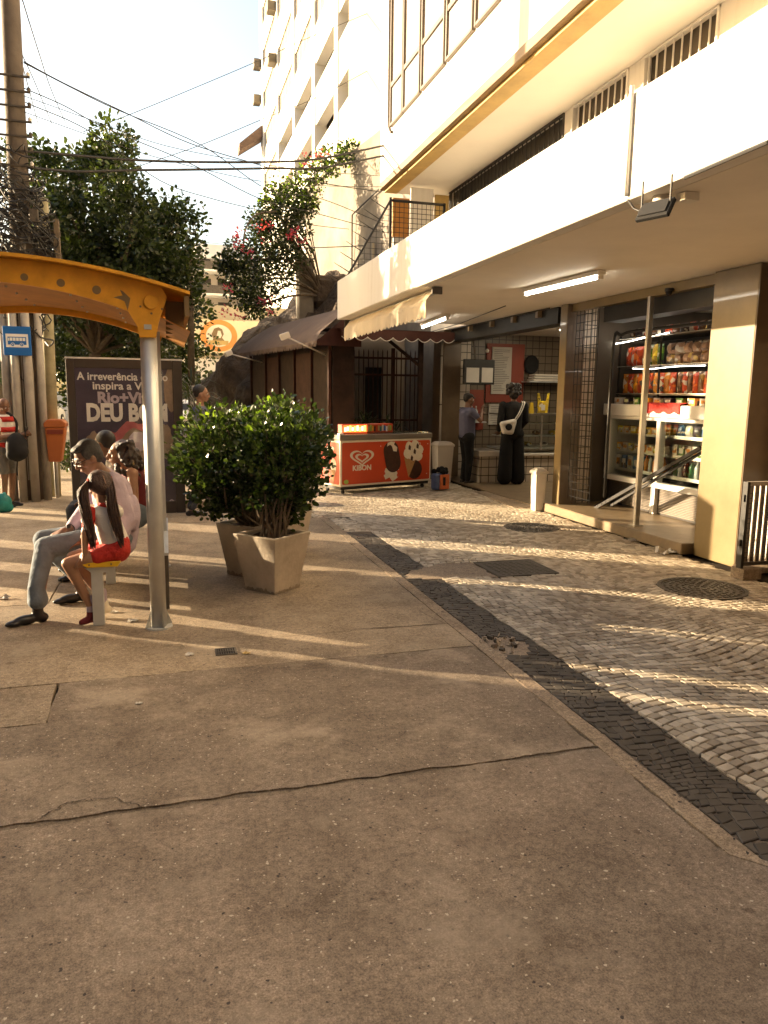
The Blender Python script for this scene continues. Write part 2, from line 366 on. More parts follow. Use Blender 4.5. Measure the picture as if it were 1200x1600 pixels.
M = dict(
 conc=groundmat('conc', (.245,.196,.152), (.182,.146,.113), .945, 105, .3, dust=(.31,.25,.19)),
 conc2=groundmat('conc2', (.235,.19,.147), (.178,.143,.11), .945, 120, .3, dust=(.42,.34,.25)),
 conc3=groundmat('conc3', (.34,.275,.20), (.26,.21,.155), .95, 100, .4, dust=(.38,.31,.225)),
 sandy=groundmat('sandy', (.44,.36,.26), (.34,.275,.20), .92, 55, .4, dust=(.52,.42,.30)),
 cement=groundmat('cement', (.34,.27,.20), (.27,.215,.155), .99, 60, .6),
 dirt=groundmat('dirt', (.07,.055,.04), (.045,.036,.027), .99, 80, 1.0),
 asphalt=groundmat('asphalt', (.07,.065,.06), (.045,.042,.04), .95, 90, .8),
 setts=stonemat('setts', (.33,.275,.205), (.68,.60,.475), .6, .3),
 dsetts=stonemat('dark_setts', (.065,.056,.047), (.105,.09,.075), .6, .3),
 iron=mat('iron', (.09,.075,.06), .55, .4, .3, 12, .4, 60),
 white=streakmat('white_paint', (.74,.71,.66), (.50,.45,.38)),
 soffit=mat('soffit_paint', (.80,.74,.64), .7, 0, .07, .9, detail=10),
 soffit2=mat('soffit_high', (.74,.70,.62), .7, 0, .05, .6),
 trimy=mat('ochre_trim', (.48,.33,.11), .6, 0, .15, 3),
 trimb=mat('brown_trim', (.21,.135,.06), .6, 0, .15, 3),
 marble=mat('brown_marble', (.235,.172,.078), .35, 0, .18, 2.2, c2=(.175,.122,.05), detail=10, coat=.3),
 marbled=mat('dark_stone_and_shade', (.13,.09,.055), .3, 0, .2, 3, coat=.3),  # dark brown stone, also laid over pillar fronts to paint their shade
 step=mat('step_stone', (.22,.16,.095), .4, 0, .25, 4, .1),
 alum=mat('aluminium', (.62,.59,.54), .35, .9, .08, 5),
 steel=mat('grey_steel', (.60,.60,.58), .42, .55, .08, 6),
 greypaint=mat('grey_paint', (.50,.49,.46), .5, .1, .08, 6),
 black=mat('black_metal', (.02,.018,.016), .5, .2, .2, 10),
 matte=mat('matte_black', (.010,.009,.009), .85),
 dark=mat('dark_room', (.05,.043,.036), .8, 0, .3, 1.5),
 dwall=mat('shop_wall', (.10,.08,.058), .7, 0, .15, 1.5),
 wire=mat('wire_rubber', (.03,.028,.026), .6),
 wood=mat('dark_wood', (.028,.015,.010), .7, 0, .35, 6, .2, 40, spec=.15),
 woodr=mat('red_wood', (.048,.020,.013), .7, 0, .3, 6, .2, 40, spec=.15),
 awn=mat('brown_canvas', (.12,.078,.058), .85, 0, .18, 3, .3, 80),
 awnr=mat('maroon_canvas', (.06,.019,.013), .85, 0, .2, 3),
 awnc=mat('cream_canvas', (.58,.49,.36), .85, 0, .12, 3, .3, 80),
 plaster=mat('old_plaster', (.27,.235,.19), .85, 0, .1, 1.2, .6, 6, c2=(.15,.125,.10), detail=10),
 plastery=mat('yellow_plaster', (.44,.38,.27), .8, 0, .1, .5, .2, 4, c2=(.35,.295,.20), detail=9),
 towerw=mat('tower_white', (.80,.77,.70), .8, 0, .05, .4),
 towerg=mat('tower_panel', (.12,.095,.06), .6, 0, .2, 1.0),
 towerd=mat('tower_recess', (.06,.048,.035), .8, 0, .2, .8),
 rock=mat('rock', (.12,.082,.055), .9, 0, .3, 2.0, 1.0, 6, c2=(.035,.025,.018), detail=12, bd=.15),
 bark=mat('bark', (.14,.105,.07), .9, 0, .3, 9, .8, 30),
 pole=mat('pole_concrete', (.12,.095,.075), .85, 0, .2, 3, .5, 20),
 polew=mat('pole_whitewash', (.40,.355,.30), .8, 0, .15, 4, .3, 20),
 polegreen=mat('old_wood_pole', (.32,.28,.17), .85, 0, .2, 8, .3, 30),
 leaf=leafmat('leaf_tree', (.014,.025,.008), (.065,.088,.026), .3),
 leafd=leafmat('leaf_far', (.02,.032,.012), (.07,.095,.03), .25),
 leafb=leafmat('leaf_bush', (.014,.030,.010), (.058,.085,.026), .25, .22),
 leafy=leafmat('leaf_young', (.10,.17,.025), (.20,.29,.05), .4, .3),
 leafm=leafmat('leaf_climber', (.014,.024,.008), (.055,.07,.022), .25),
 flower=leafmat('flower', (.45,.04,.10), (.6,.10,.16), .3),
 palm=leafmat('leaf_palm', (.008,.014,.006), (.03,.045,.015), .2),
 planter=mat('planter_concrete', (.60,.51,.40), .85, 0, .18, 3.0, .5, 40, c2=(.36,.295,.22), detail=12),
 soil=mat('soil', (.06,.035,.02), .95, 0, .4, 20, 1, 60),
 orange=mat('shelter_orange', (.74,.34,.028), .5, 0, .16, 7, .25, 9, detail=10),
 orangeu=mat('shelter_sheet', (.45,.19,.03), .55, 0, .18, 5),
 yellow=mat('seat_yellow', (.82,.48,.02), .4, 0, .06, 8),
 binor=mat('bin_orange', (.50,.14,.035), .45, 0, .08, 6),
 redf=mat('freezer_red', (.56,.06,.014), .35, 0, .05, 3),
 creamf=mat('freezer_cream', (.72,.64,.50), .4, 0, .05, 4),
 choc=mat('chocolate', (.055,.020,.010), .4, 0, .3, 20),
 cone=mat('wafer', (.42,.22,.08), .6, 0, .25, 60),
 ice=mat('ice_cream', (.78,.68,.52), .5, 0, .08, 20),
 green=mat('sign_green', (.35,.5,.08), .5),
 lid=mat('freezer_lid', (.20,.165,.13), .4, .2, .1, 4),
 bluesign=mat('sign_blue', (.015,.13,.42), .4, 0, .05, 4),
 whites=mat('sign_white', (.78,.76,.72), .5, 0, .03, 4),
 plastic=mat('white_plastic', (.72,.66,.58), .4, 0, .06, 5),
 bagor=mat('bag_orange', (.65,.16,.05), .5, 0, .2, 10),
 bagblue=mat('bag_blue', (.08,.12,.25), .5, 0, .2, 10),
 teal=mat('bag_teal', (.01,.20,.18), .5, 0, .3, 12),
 adframe=mat('panel_frame', (.05,.04,.035), .35, .3, .1, 5),
 paper=mat('paper', (.55,.51,.45), .7, 0, .05, 10),
 redwall=mat('menu_red', (.26,.045,.022), .5, 0, .1, 3),
 tiles=tilemat('wall_tile_x', (.52,.44,.34), (.05,.04,.03), .11, .11, 'x', .08),
 tilesy=tilemat('wall_tile_y', (.62,.53,.43), (.05,.04,.03), .15, .15, 'y', .05),
 bandfill=groundmat('band_fill', (.20,.16,.12), (.13,.10,.075), .99, 80, .8),
 tilesw=tilemat('pier_tile', (.55,.46,.35), (.05,.04,.03), .11, .15, 'y', .06),
 blockw=mat('shade_block_wall', (.16,.14,.12), .8, 0, .1, .5),
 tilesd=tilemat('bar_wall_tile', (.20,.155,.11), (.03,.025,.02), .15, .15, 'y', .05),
 tilesx=tilemat('counter_tile_x', (.62,.53,.43), (.05,.04,.03), .15, .15, 'x', .05),
 glass=glassmat('pane', (.93,.95,.93), .03),
 glassd=glassmat('fridge_pane', (.9,.93,.92), .05),
 tube=glow('lamp_tube', (1.0,.93,.80), 6),
 spot=glow('lamp_spot', (1.0,.86,.62), 45),
 lampgl=glow('shop_lamp', (1.0,.93,.82), 14),
 skin=mat('skin_brown', (.20,.098,.056), .5, 0, .10, 14),
 skinl=mat('skin_tan', (.33,.17,.10), .5, 0, .08, 14),
 skinw=mat('skin_light', (.48,.26,.16), .5, 0, .08, 14),
 hair=mat('hair_black', (.014,.010,.008), .45, 0, .3, 60, .6, 160),
 hairg=mat('hair_grey', (.035,.030,.027), .6, 0, .6, 60, .6, 160),
 hairb=mat('hair_brown', (.028,.013,.008), .45, 0, .4, 40, .8, 120),
 lilac=mat('lilac_cotton', (.43,.345,.41), .8, 0, .08, 9, 1, 8, bd=.035),
 denim=mat('denim', (.155,.185,.215), .85, 0, .22, 10, 1, 9, bd=.025),
 denimd=mat('dark_denim', (.03,.035,.05), .85, 0, .2, 14),
 redcl=mat('red_cloth', (.50,.022,.012), .75, 0, .1, 9, 1, 16, bd=.03),
 whitecl=mat('white_cloth', (.70,.65,.58), .8, 0, .06, 9, 1, 10, bd=.03),
 maroon=mat('maroon_cloth', (.14,.012,.016), .8, 0, .12, 9),
 greycl=mat('grey_cloth', (.17,.155,.135), .85, 0, .1, 9, 1, 14, bd=.03),
 bluecl=mat('blue_shirt', (.10,.10,.16), .85, 0, .12, 9),
 blackcl=mat('black_cloth', (.005,.0045,.0045), .95, 0, .3, 9),
 shoe=mat('black_leather', (.016,.013,.012), .35, 0, .3, 20),
 dwallp=mat('yard_plaster', (.36,.31,.25), .8, 0, .15, 1.2),
 steel2=mat('dark_steel', (.20,.17,.14), .4, .6, .1, 6),
 farw=mat('far_wall', (.46,.41,.36), .8, 0, .08, .5),
 embor=mat('emblem_orange', (.70,.27,.06), .6, 0, .15, 1.5),
 paper2=mat('board_print', (.74,.62,.40), .6, 0, .06, .8),
 hairgirl=mat('hair_girl', (.055,.024,.014), .5, 0, .4, 40, .8, 120),
 grime=mat('planter_grime', (.30,.245,.185), .9, 0, .3, 8),
 eyew=mat('eye_white', (.7,.65,.6), .3), 
)

# ================================================================ GROUND
def rng_poly_edge(x0, y0, x1, y1, amp, n):
    out = []
    for i in range(n):
        t = i/n; q_ = Vector((x0+(x1-x0)*t, y0+(y1-y0)*t, x0+y1)); k = amp*(noise.noise(q_*6)+.7*noise.noise(q_*23))*1.6
        dx, dy = x1-x0, y1-y0; L = math.hypot(dx, dy)
        out.append((x0+dx*t-dy/L*k, y0+dy*t+dx/L*k))
    return out
def slab(name, pts, m, z=0.0, amp=.004, step=.12, th=.03):
    poly = []
    for i in range(len(pts)):
        a, b = pts[i], pts[(i+1) % len(pts)]
        poly += rng_poly_edge(*a, *b, amp, max(2, int(math.hypot(b[0]-a[0], b[1]-a[1])/step)))
    return MB().prism(poly, z-th, z).build(name, m, kind='structure')

MB().add([(-400,-200,-.16),(400,-200,-.16),(400,700,-.16),(-400,700,-.16)], [(0,1,2,3)]).build('ground', M['asphalt'], kind='structure')
MB().box((-4.2,-6,-.16),(9.6,70,-.028)).build('pavement_bed', M['dirt'], kind='structure')
MB().box((-4.35,-6,-.16),(-4.205,70,0)).build('kerb', M['cement'], kind='structure')
XB = 1.862
slab('pavement_slab', [(-4.2,-6),(4,-6),(3.2,0.6),(XB,2.0),(XB,2.776),(-4.2,2.774)], M['conc'], amp=.011, step=.035)
slab('pavement_slab', [(-4.2,2.812),(XB,2.806),(XB,4.222),(.02,4.225),(-.62,4.218),(-.60,3.70),(-4.2,3.70)], M['conc2'], amp=.009, step=.03)
slab('pavement_slab', [(-4.2,3.706),(-.607,3.706),(-.627,4.215),(-4.2,4.215)], M['conc3'])
slab('pavement_slab', [(-4.2,4.225),(XB,4.2265),(XB,4.708),(-4.2,4.725)], M['conc3'])
slab('pavement_slab', [(-4.2,4.729),(XB,4.7125),(XB,9.3),(-.9,9.3),(-.9,5.9),(-4.2,5.9)], M['conc3'])
slab('pavement_slab', [(-4.2,5.91),(-.91,5.91),(-.91,9.3),(-4.2,9.3)], M['sandy'])
slab('pavement_slab', [(-4.2,9.31),(.6,9.31),(.6,40),(-4.2,40)], M['sandy'])
MB().box((-4.2,2.75,-.029),(XB-.01,2.84,-.007)).build('joint_fill', M['bandfill'], kind='structure')
slab('kerb_strip', [(XB+.004,1.95),(1.955,1.85),(1.965,9.28),(XB+.004,9.28)], M['cement'], z=.003)
# the crack branching off the joint, a narrow dark groove
def groove(name, pts, w_, m, z=.004):
    mb = MB(); n = len(pts); L = []; Rr = []
    for i, p in enumerate(pts):
        a = Vector(pts[max(i-1,0)]); b = Vector(pts[min(i+1,n-1)]); d = (b-a).normalized(); nn = Vector((-d.y, d.x))
        ww = w_*(.35+random.random())*(0.4 if i in (0, n-1) else 1)
        L.append((p[0]+nn.x*ww, p[1]+nn.y*ww, z)); Rr.append((p[0]-nn.x*ww, p[1]-nn.y*ww, z))
    mb.add(L+Rr, [(i, i+1, n+i+1, n+i) for i in range(n-1)])
    return mb.build(name, m, kind='structure')
def wob(a, b, n, amp):
    out = []
    for i in range(n+1):
        t = i/n; e = math.sin(math.pi*t)
        out.append((a[0]+(b[0]-a[0])*t+random.uniform(-amp,amp)*e, a[1]+(b[1]-a[1])*t+random.uniform(-amp,amp)*e))
    return out
g0 = P(2,0,60,1282); g1 = P(2,0,105,1255); g2 = P(2,0,180,1247); g3 = P(2,0,222,1262)
groove('pavement_crack', wob(g0.xy,g1.xy,16,.014)+wob(g1.xy,g2.xy,18,.016)[1:]+wob(g2.xy,g3.xy,12,.010)[1:], .0028, M['dirt'])
g0 = P(2,0,655,955); g1 = P(2,0,695,975); g2 = P(2,0,540,985)
groove('pavement_crack', wob(g0.xy,g1.xy,5,.006)+wob(g1.xy,g2.xy,9,.008)[1:], .004, M['dirt'])

# holes left in the stone paving
holes = [('r', 2.80,5.86,3.40,6.44), ('c', 4.33,5.10,.36), ('c', 4.26,8.07,.33)]
patchP = [(1.97,6.02),(2.10,6.26),(2.5,6.5),(2.79,6.44),(2.79,5.86),(2.45,5.95),(2.2,5.93)]
gap2 = [(1.97,4.02),(2.16,4.02),(2.24,4.2),(2.10,4.36),(1.97,4.42)]
gap3 = [(1.97,8.3),(2.05,8.15),(2.25,8.05),(2.4,8.4),(2.2,9.2),(1.97,9.3)]
def inpoly(x, y, P_):
    c = False; j = len(P_)-1
    for i in range(len(P_)):
        if (P_[i][1] > y) != (P_[j][1] > y) and x < (P_[j][0]-P_[i][0])*(y-P_[i][1])/(P_[j][1]-P_[i][1])+P_[i][0]: c = not c
        j = i
    return c
def blocked(x, y):
    for h in holes:
        if h[0] == 'r' and h[1] < x < h[3] and h[2] < y < h[4]: return True
        if h[0] == 'c' and math.hypot(x-h[1], y-h[2]) < h[3]: return True
    return inpoly(x, y, patchP) or inpoly(x, y, gap2)
def warp(u, v, amp, f):
    n1 = noise.noise(Vector((u*f, v*f, 3.1))); n2 = noise.noise(Vector((u*f, v*f, 9.7)))
    return u+amp*n1+.03*math.sin(v*4.1+u*2), v+amp*n2+.06*math.sin(u*3.3+.9*math.sin(v*1.7))
def setts(test, x0, x1, y0, y1, su, sv, gap, jit, wamp, wf, ztop, zj=.004, ang=0, clip=None, tilt=.004):
    rs = random.Random(5); mb = MB()
    ca, sa = math.cos(ang), math.sin(ang); cx, cy = (x0+x1)/2, (y0+y1)/2
    ext = math.hypot(x1-x0, y1-y0)/2+.3
    nj = int(2*ext/sv); ni = int(2*ext/su)
    for j in range(nj):
        off = rs.random()*su; v = -ext+j*sv; u = -ext+off
        while u < ext:
            wu = su*rs.uniform(.75, 1.3)
            ucx, vcx = u+wu/2, v+sv/2
            X = cx+ucx*ca-vcx*sa; Y = cy+ucx*sa+vcx*ca
            if x0-.3 < X < x1+.3 and y0-.3 < Y < y1+.3:
                wx, wy = warp(X, Y, wamp, wf)
                if x0 < wx < x1 and y0 < wy < y1 and test(wx, wy):
                    cs = []
                    for a, b in ((0,0),(1,0),(1,1),(0,1)):
                        uu = u+(gap if a == 0 else wu-gap)+rs.uniform(-jit, jit); vv = v+(gap if b == 0 else sv-gap)+rs.uniform(-jit, jit)
                        px, py = cx+uu*ca-vv*sa, cy+uu*sa+vv*ca
                        cs.append(warp(px, py, wamp, wf))
                    z = ztop+rs.uniform(-zj, zj); tx, ty = rs.uniform(-tilt,tilt), rs.uniform(-tilt,tilt)
                    if clip: cs = [clip(*c) for c in cs]
                    mx = sum(c[0] for c in cs)/4; my = sum(c[1] for c in cs)/4
                    bot = [(c[0], c[1], -.03) for c in cs]
                    mid = [(c[0], c[1], z-.003+(c[0]-mx)*tx+(c[1]-my)*ty) for c in cs]
                    top = [(mx+(c[0]-mx)*.86, my+(c[1]-my)*.86, z+(c[0]-mx)*tx+(c[1]-my)*ty) for c in cs]
                    mb.add(bot+mid+top, [(0,1,5,4),(1,2,6,5),(2,3,7,6),(3,0,4,7),(4,5,9,8),(5,6,10,9),(6,7,11,10),(7,4,8,11),(8,9,10,11)])
            u += wu
    return mb
bandL = lambda y: 1.968+.006*math.sin(y*3)
bandR = lambda y: 2.272+.010*math.sin(y*2.2)+.02*noise.noise(Vector((y*5, 0, 0)))
okband = lambda x, y: bandL(y)-.03 < x < bandR(y)+.03 and not blocked(x, y) and not inpoly(x, y, gap3)
def okpale(x, y):
    if blocked(x, y): return False
    if y > 9.3: return .62 < x < 4.98
    if inpoly(x, y, gap3): return True
    return bandR(y)-.03 < x < 5.0
clipP = lambda x, y: (max(x, bandR(y)+.004), y) if (y < 8.25 and x < 2.5) else (x, y)
clipB = lambda x, y: (min(max(x, bandL(y)), bandR(y)), y)
setts(okpale, .6, 5.0, .2, 13.2, .062, .055, .0034, .0065, .15, 1.0, 0, .0005, ang=.12, clip=clipP).build('stone_paving', M['setts'], kind='structure')
setts(okband, 1.95, 2.32, .2, 9.0, .066, .047, .0016, .009, .12, 1.8, -.001, .0012, ang=-.35, clip=clipB, tilt=.008).build('dark_stone_band', M['dsetts'], kind='structure')
MB().box((1.966,.2,-.025),(2.276,9.0,-.0085)).build('joint_fill', M['bandfill'], kind='structure')
MB().box((2.2765,.2,-.026),(4.99,9.3,-.0125)).box((.62,9.3005,-.026),(4.97,13.2,-.0125)).build('joint_fill', M['dirt'], kind='structure')
slab('cement_patch', patchP, M['cement'], z=-.002, amp=.02, step=.05)
slab('cement_patch', [(5.0,9.4),(4.75,9.6),(4.9,11.3),(5.25,11.2),(5.25,9.4)], M['cement'], z=.012, amp=.02, step=.08)
MB().box((1.97,3.99,-.03),(2.27,4.44,-.0075)).build('mortar_bed', M['cement'], kind='structure')
# broken bits where the band has lifted
rs = random.Random(11); mb = MB()
for i in range(34):
    x = rs.uniform(1.93, 2.17); y = rs.uniform(4.02, 4.42)
    s = rs.uniform(.012, .032); mb.obox((x, y, -.008+s*.3), (s*1.3, s, s*.8), (rs.uniform(-1,1), rs.uniform(-1,1), rs.uniform(-.3,.3)), (0,0,1) if rs.random() < .3 else (rs.uniform(-1,1), .3, .1), rs.choice((0,0,1,2)))
mb.build('rubble', [M['sandy'], M['cement'], M['dsetts']], label='loose broken bits of stone and mortar in the hole in the dark band', cat='rubble', kind='stuff')

# covers
t = thing('manhole_cover', 'rusty square iron cover set in the pale stone paving beside a cement patch', 'manhole cover', (3.1,6.15,0), 'iron covers in the stone paving')
mb = MB().box((2.82,5.88,-.02),(3.38,6.42,.002)); mb.build('plate', M['iron'], t)
mb = MB()
for i in range(9):
    for j in range(9):
        mb.box((2.86+i*.056,5.92+j*.053,.002),(2.86+i*.056+.03,5.92+j*.053+.018,.006))
mb.build('raised_tread', M['iron'], t, kind='stuff')
mb = MB().box((2.80,5.86,-.02),(3.40,5.876,.005)).box((2.80,6.424,-.02),(3.40,6.44,.005)).box((2.80,5.8765,-.02),(2.816,6.4235,.005)).box((3.384,5.8765,-.02),(3.40,6.4235,.005)); mb.build('rim', M['iron'], t)
def round_cover(c, r, label):
    t = thing('manhole_cover', label, 'manhole cover', (c[0], c[1], 0), 'iron covers in the stone paving')
    MB().lathe((c[0],c[1],0), [(r,-.03),(r,.004),(r-.03,.004),(r-.03,-.02)], 40).build('rim', M['iron'], t)
    MB().lathe((c[0],c[1],0), [(r-.035,-.03),(r-.035,-.001)], 40).build('plate', M['iron'], t)
    mb = MB()
    for k in range(1, 7):
        rr = (r-.05)*k/6.2; n = int(rr*2*math.pi/.06)
        for i in range(n):
            a = 2*math.pi*(i+.5*(k % 2))/n
            mb.obox((c[0]+rr*math.cos(a), c[1]+rr*math.sin(a), .002), (.022, .036, .007), (math.cos(a), math.sin(a), 0), (-math.sin(a), math.cos(a), 0))
    mb.build('raised_tread', M['iron'], t, kind='stuff')
round_cover((4.33,5.10), .36, 'large round iron cover in the paving by the low gate at the right edge')
round_cover((4.26,8.07), .33, 'round iron cover in the paving by the white bin at the bar pillar')
t = thing('drain_grate', 'small rusty rectangular drain grate set in the pale concrete strip', 'grate', (.31,4.5,0))
mb = MB().box((.245,4.44,0),(.375,4.452,.006)).box((.245,4.552,0),(.375,4.564,.006)).box((.245,4.4525,0),(.257,4.5515,.006)).box((.363,4.4525,0),(.375,4.5515,.006)); mb.build('frame', M['iron'], t)
mb = MB()
for i in range(7): mb.box((.262+i*.0145,4.453,.001),(.269+i*.0145,4.551,.0045))
mb.box((.258,4.495,.001),(.362,4.507,.005)); mb.build('bars', M['iron'], t)
MB().box((.257,4.452,.0005),(.363,4.552,.0009)).build('pit', M['matte'], t)

# litter
def litter(px, py, s, label, m, seed, z=0.004):
    p = P(2, 0, px, py); r_ = random.Random(seed); n = 6; mb = MB(); vs = []; fs = []
    for i in range(n):
        for j in range(n):
            u = (i/(n-1)-.5)*s*1.5; v = (j/(n-1)-.5)*s
            vs.append((p.x+u+r_.uniform(-.12,.12)*s, p.y+v+r_.uniform(-.12,.12)*s, z+abs(r_.gauss(0,.16))*s))
    for i in range(n-1):
        for j in range(n-1): fs.append((i*n+j, (i+1)*n+j, (i+1)*n+j+1, i*n+j+1))
    o = mb.add(vs, fs).build('litter', m, origin=(p.x,p.y,0), label=label, cat='litter', group='scraps of litter on the pavement')
    so_ = o.modifiers.new('thick', 'SOLIDIFY'); so_.thickness = .002
litter(990,845,.10,'crumpled white tissue at the foot of the aluminium shop post', M['paper'], 1)
litter(1040,865,.13,'flattened white plastic wrapper on the stones before the wide pillar', M['paper'], 2)
litter(296,1024,.035,'white paper scrap on the concrete left of the drain grate', M['paper'], 3)
litter(208,971,.045,'white paper scrap on the ground between the bench leg and shelter post', M['paper'], 4)
litter(178,957,.04,'white paper scrap just right of the bench leg', M['paper'], 6)
litter(385,1022,.03,'dry yellow leaf right of the drain grate', M['trimy'], 8)
litter(5,936,.06,'pale round scrap at the left edge beyond the black shoes', M['paper'], 9)
litter(217,1100,.022,'tiny pale crumb of paper on the middle concrete slab', M['paper'], 10)

# ================================================================ MAIN BUILDING
WX, SX, SZ0, SZ1 = 5.15, 2.78, 2.80, 3.42       # pillar line, canopy edge, canopy underside and parapet top
B = thing('apartment_building', 'white building with a deep canopy over an open bar and corner shop', 'building', (WX, 6, 0))
YE, YS = 12.33, -4.0
MB().box((SX,YS,SZ0),(SX+.14,YE,SZ1)).build('parapet', M['white'], B, bevel=.012)
MB().box((SX+.142,YS,SZ0+.003),(9.6,YE-.002,SZ0+.16)).build('canopy_slab', M['soffit'], B)
MB().box((SX+.1425,YE-.12,SZ0+.1605),(5.0,YE-.001,SZ1)).build('parapet', M['white'], B)
MB().box((5.1,YE+.0,SZ0+.004),(9.6,14.2,SZ0+.16)).build('canopy_slab', M['soffit'], B)
# mezzanine wall and its grilles, just below the upper floors
ZU = 5.27
MB().box((WX,YS,SZ0+.161),(WX+.2,13.6,ZU-.42)).build('wall', M['white'], B)
ga = [(6.45,7.62),(7.90,9.12)]
prev = YS
for i,(y0,y1) in enumerate(ga+[(9.32,13.45)]):
    MB().box((WX,prev,ZU-.4195),(WX+.2,y0,ZU-.001)).build('wall', M['white'], B); prev = y1
    fr = MB().box((WX-.02,y0,ZU-.40),(WX+.02,y0+.03,ZU-.012)).box((WX-.02,y1-.03,ZU-.40),(WX+.02,y1,ZU-.012)).box((WX-.022,y0,ZU-.03),(WX+.022,y1,ZU-.008)).box((WX-.022,y0,ZU-.42),(WX+.022,y1,ZU-.395))
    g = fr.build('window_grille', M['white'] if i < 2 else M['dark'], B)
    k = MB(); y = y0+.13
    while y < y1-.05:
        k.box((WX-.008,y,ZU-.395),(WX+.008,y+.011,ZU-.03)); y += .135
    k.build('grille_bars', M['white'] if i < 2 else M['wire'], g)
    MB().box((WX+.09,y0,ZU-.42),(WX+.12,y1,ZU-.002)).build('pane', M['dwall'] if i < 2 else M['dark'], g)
MB().box((WX,13.45,ZU-.4195),(WX+.2,13.6,ZU-.001)).build('wall', M['white'], B)
# upper floors
UX, UY = 3.93, 13.85
MB().box((UX+.30,YS,ZU),(9.6,UY-.003,ZU+.1)).build('upper_soffit', M['soffit2'], B)
MB().box((UX+.06,YS,ZU-.02),(UX+.2995,UY-.05,ZU+.09)).build('trim', M['trimy'], B)
MB().box((UX-.03,YS,ZU+.02),(UX+.0595,UY-.02,ZU+.13)).build('trim', M['trimb'], B)
MB().box((UX-.002,YS,ZU+.1305),(9.6,UY,14)).build('wall', M['white'], B)
# windows of the upper floors
def upwin(y0, y1, z0, z1, rounded=False):
    d = .05
    f = MB().box((UX-.05,y0-d,z0),(UX-.003,y0,z1)).box((UX-.05,y1,z0),(UX-.003,y1+d,z1)).box((UX-.05,y0,z0),(UX-.003,y1,z0+d)).box((UX-.05,y0,z1-d),(UX-.003,y1,z1)).box((UX-.045,y0,z0+.62),(UX-.004,y1,z0+.70))
    f = f.build('window', M['trimb'] if False else M['winframe'], B, bevel=.006)
    MB().box((UX-.03,y0+.04,z0+d+.005),(UX-.018,y1-.04,z0+.60)).build('sash', M['sash'], f)
    MB().box((UX-.022,y0+.04,z0+.72),(UX-.012,y1-.04,z1-d-.005)).build('sash', M['sash'], f)
M['winframe'] = mat('window_frame', (.13,.105,.08), .4, .4, .08, 5)
M['sash'] = mat('opaque_pane', (.31,.285,.28), .22, 0, .05, 1.5)
for zb in (6.16, 9.1):
    for y0, y1 in ((12.5,13.1),(11.63,12.38),(10.58,11.47),(9.56,10.42),(8.5,9.4),(7.5,8.4)):
        upwin(y0, y1, zb, zb+2.2)
MB().tube([(UX-.02,13.30,9.0),(UX-.02,13.30,6.35),(UX-.02,13.27,6.2),(UX-.02,13.18,6.10),(UX-.02,13.08,6.06)], .022, 8).build('window_surround', M['winframe'], B, True)
# drain pipe on the parapet
MB().tube([(SX-.016,4.20,SZ1+.03),(SX-.016,4.20,SZ0+.02)], .014, 10).build('pipe', M['white'], B, True)
# pillars
def pillar(x0, x1, y0, y1, z1, m1=None):
    o = MB().box((x0,y0,0),(x1,y1,z1)).build('pillar', m1 or M['marble'], B, bevel=.006)
    return o
p = pillar(WX, WX+.5, 5.66, 6.24, SZ0-.001)
MB().box((WX+.003,5.652,.0),(WX+.5,5.659,SZ0-.002)).build('pillar_shaded_side', M['marbled'], p)  # shade painted in: darker facing on the side away from the sun
MB().lathe((0,0,0), [(.001,0),(.045,0),(.045,.008),(.02,.008)], 16).build('vent_cap', M['plastic'], p)
vc = [k for k in kids(p) if k.name.startswith('vent_cap')][0]; vc.rotation_euler = (0, R(-90), 0)
vc.location = Vector(P(0, WX-.002, 1171, 530))-wpos(p); 
p = pillar(WX, WX+.27, 9.0, 9.18, SZ0-.001)
MB().box((WX+.003,8.993,.0),(WX+.27,8.9995,SZ0-.002)).build('pillar_shaded_side', M['marbled'], p)  # same painted shade on the narrow pillar's unlit front
p = pillar(5.06, 5.42, 13.35, 13.9, SZ0-.001, M['marbled'])
# rooms behind
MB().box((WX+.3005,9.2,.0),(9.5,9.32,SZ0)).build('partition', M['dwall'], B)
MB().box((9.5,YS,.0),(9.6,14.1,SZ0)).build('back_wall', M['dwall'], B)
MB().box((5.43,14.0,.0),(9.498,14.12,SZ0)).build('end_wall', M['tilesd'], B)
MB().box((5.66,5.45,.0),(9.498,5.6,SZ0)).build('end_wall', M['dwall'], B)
MB().box((WX+.52,YS,.0),(WX+.6,5.449,SZ0)).build('side_wall', M['marbled'], B)
MB().box((5.02,6.26,.0),(9.498,9.19,.12)).build('step', M['step'], B, bevel=.01)
MB().box((5.08,9.33,.0),(9.498,13.999,.022)).build('bar_floor', M['step'], B)
MB().box((5.4205,9.10,.121),(5.66,9.19,SZ0-.001)).build('tiled_wall', M['tilesw'], B)
MB().box((5.425,13.5,.022),(5.68,13.56,SZ0-.001)).build('tiled_wall', M['tilesy'], B)
# rolled shutter housings
MB().box((5.2,9.34,2.58),(5.5,13.34,SZ0-.001)).build('shutter_box', M['black'], B)
MB().box((5.32,6.26,2.52),(5.6,8.40,SZ0-.001)).build('shutter_box', M['black'], B)
MB().box((5.21,6.26,2.70),(5.315,8.98,SZ0-.002)).build('lintel', M['marble'], B)
for yy in (9.8,10.6,11.4,12.3): MB().box((5.13,yy,2.70),(5.198,yy+.07,SZ0-.001)).build('bracket', M['step'], B)
MB().tube([(5.1,13.2,2.785),(5.1,9.4,2.785)], .008, 6).build('cable', M['wire'], B)
MB().tube([P(2,2.79,790,478),P(2,2.79,720,505),P(2,2.79,668,520)], .006, 6).build('cable', M['wire'], B)
MB().tube([P(2,2.79,1200,222),P(2,2.79,1070,278)], .010, 6).build('cable', M['wire'], B)

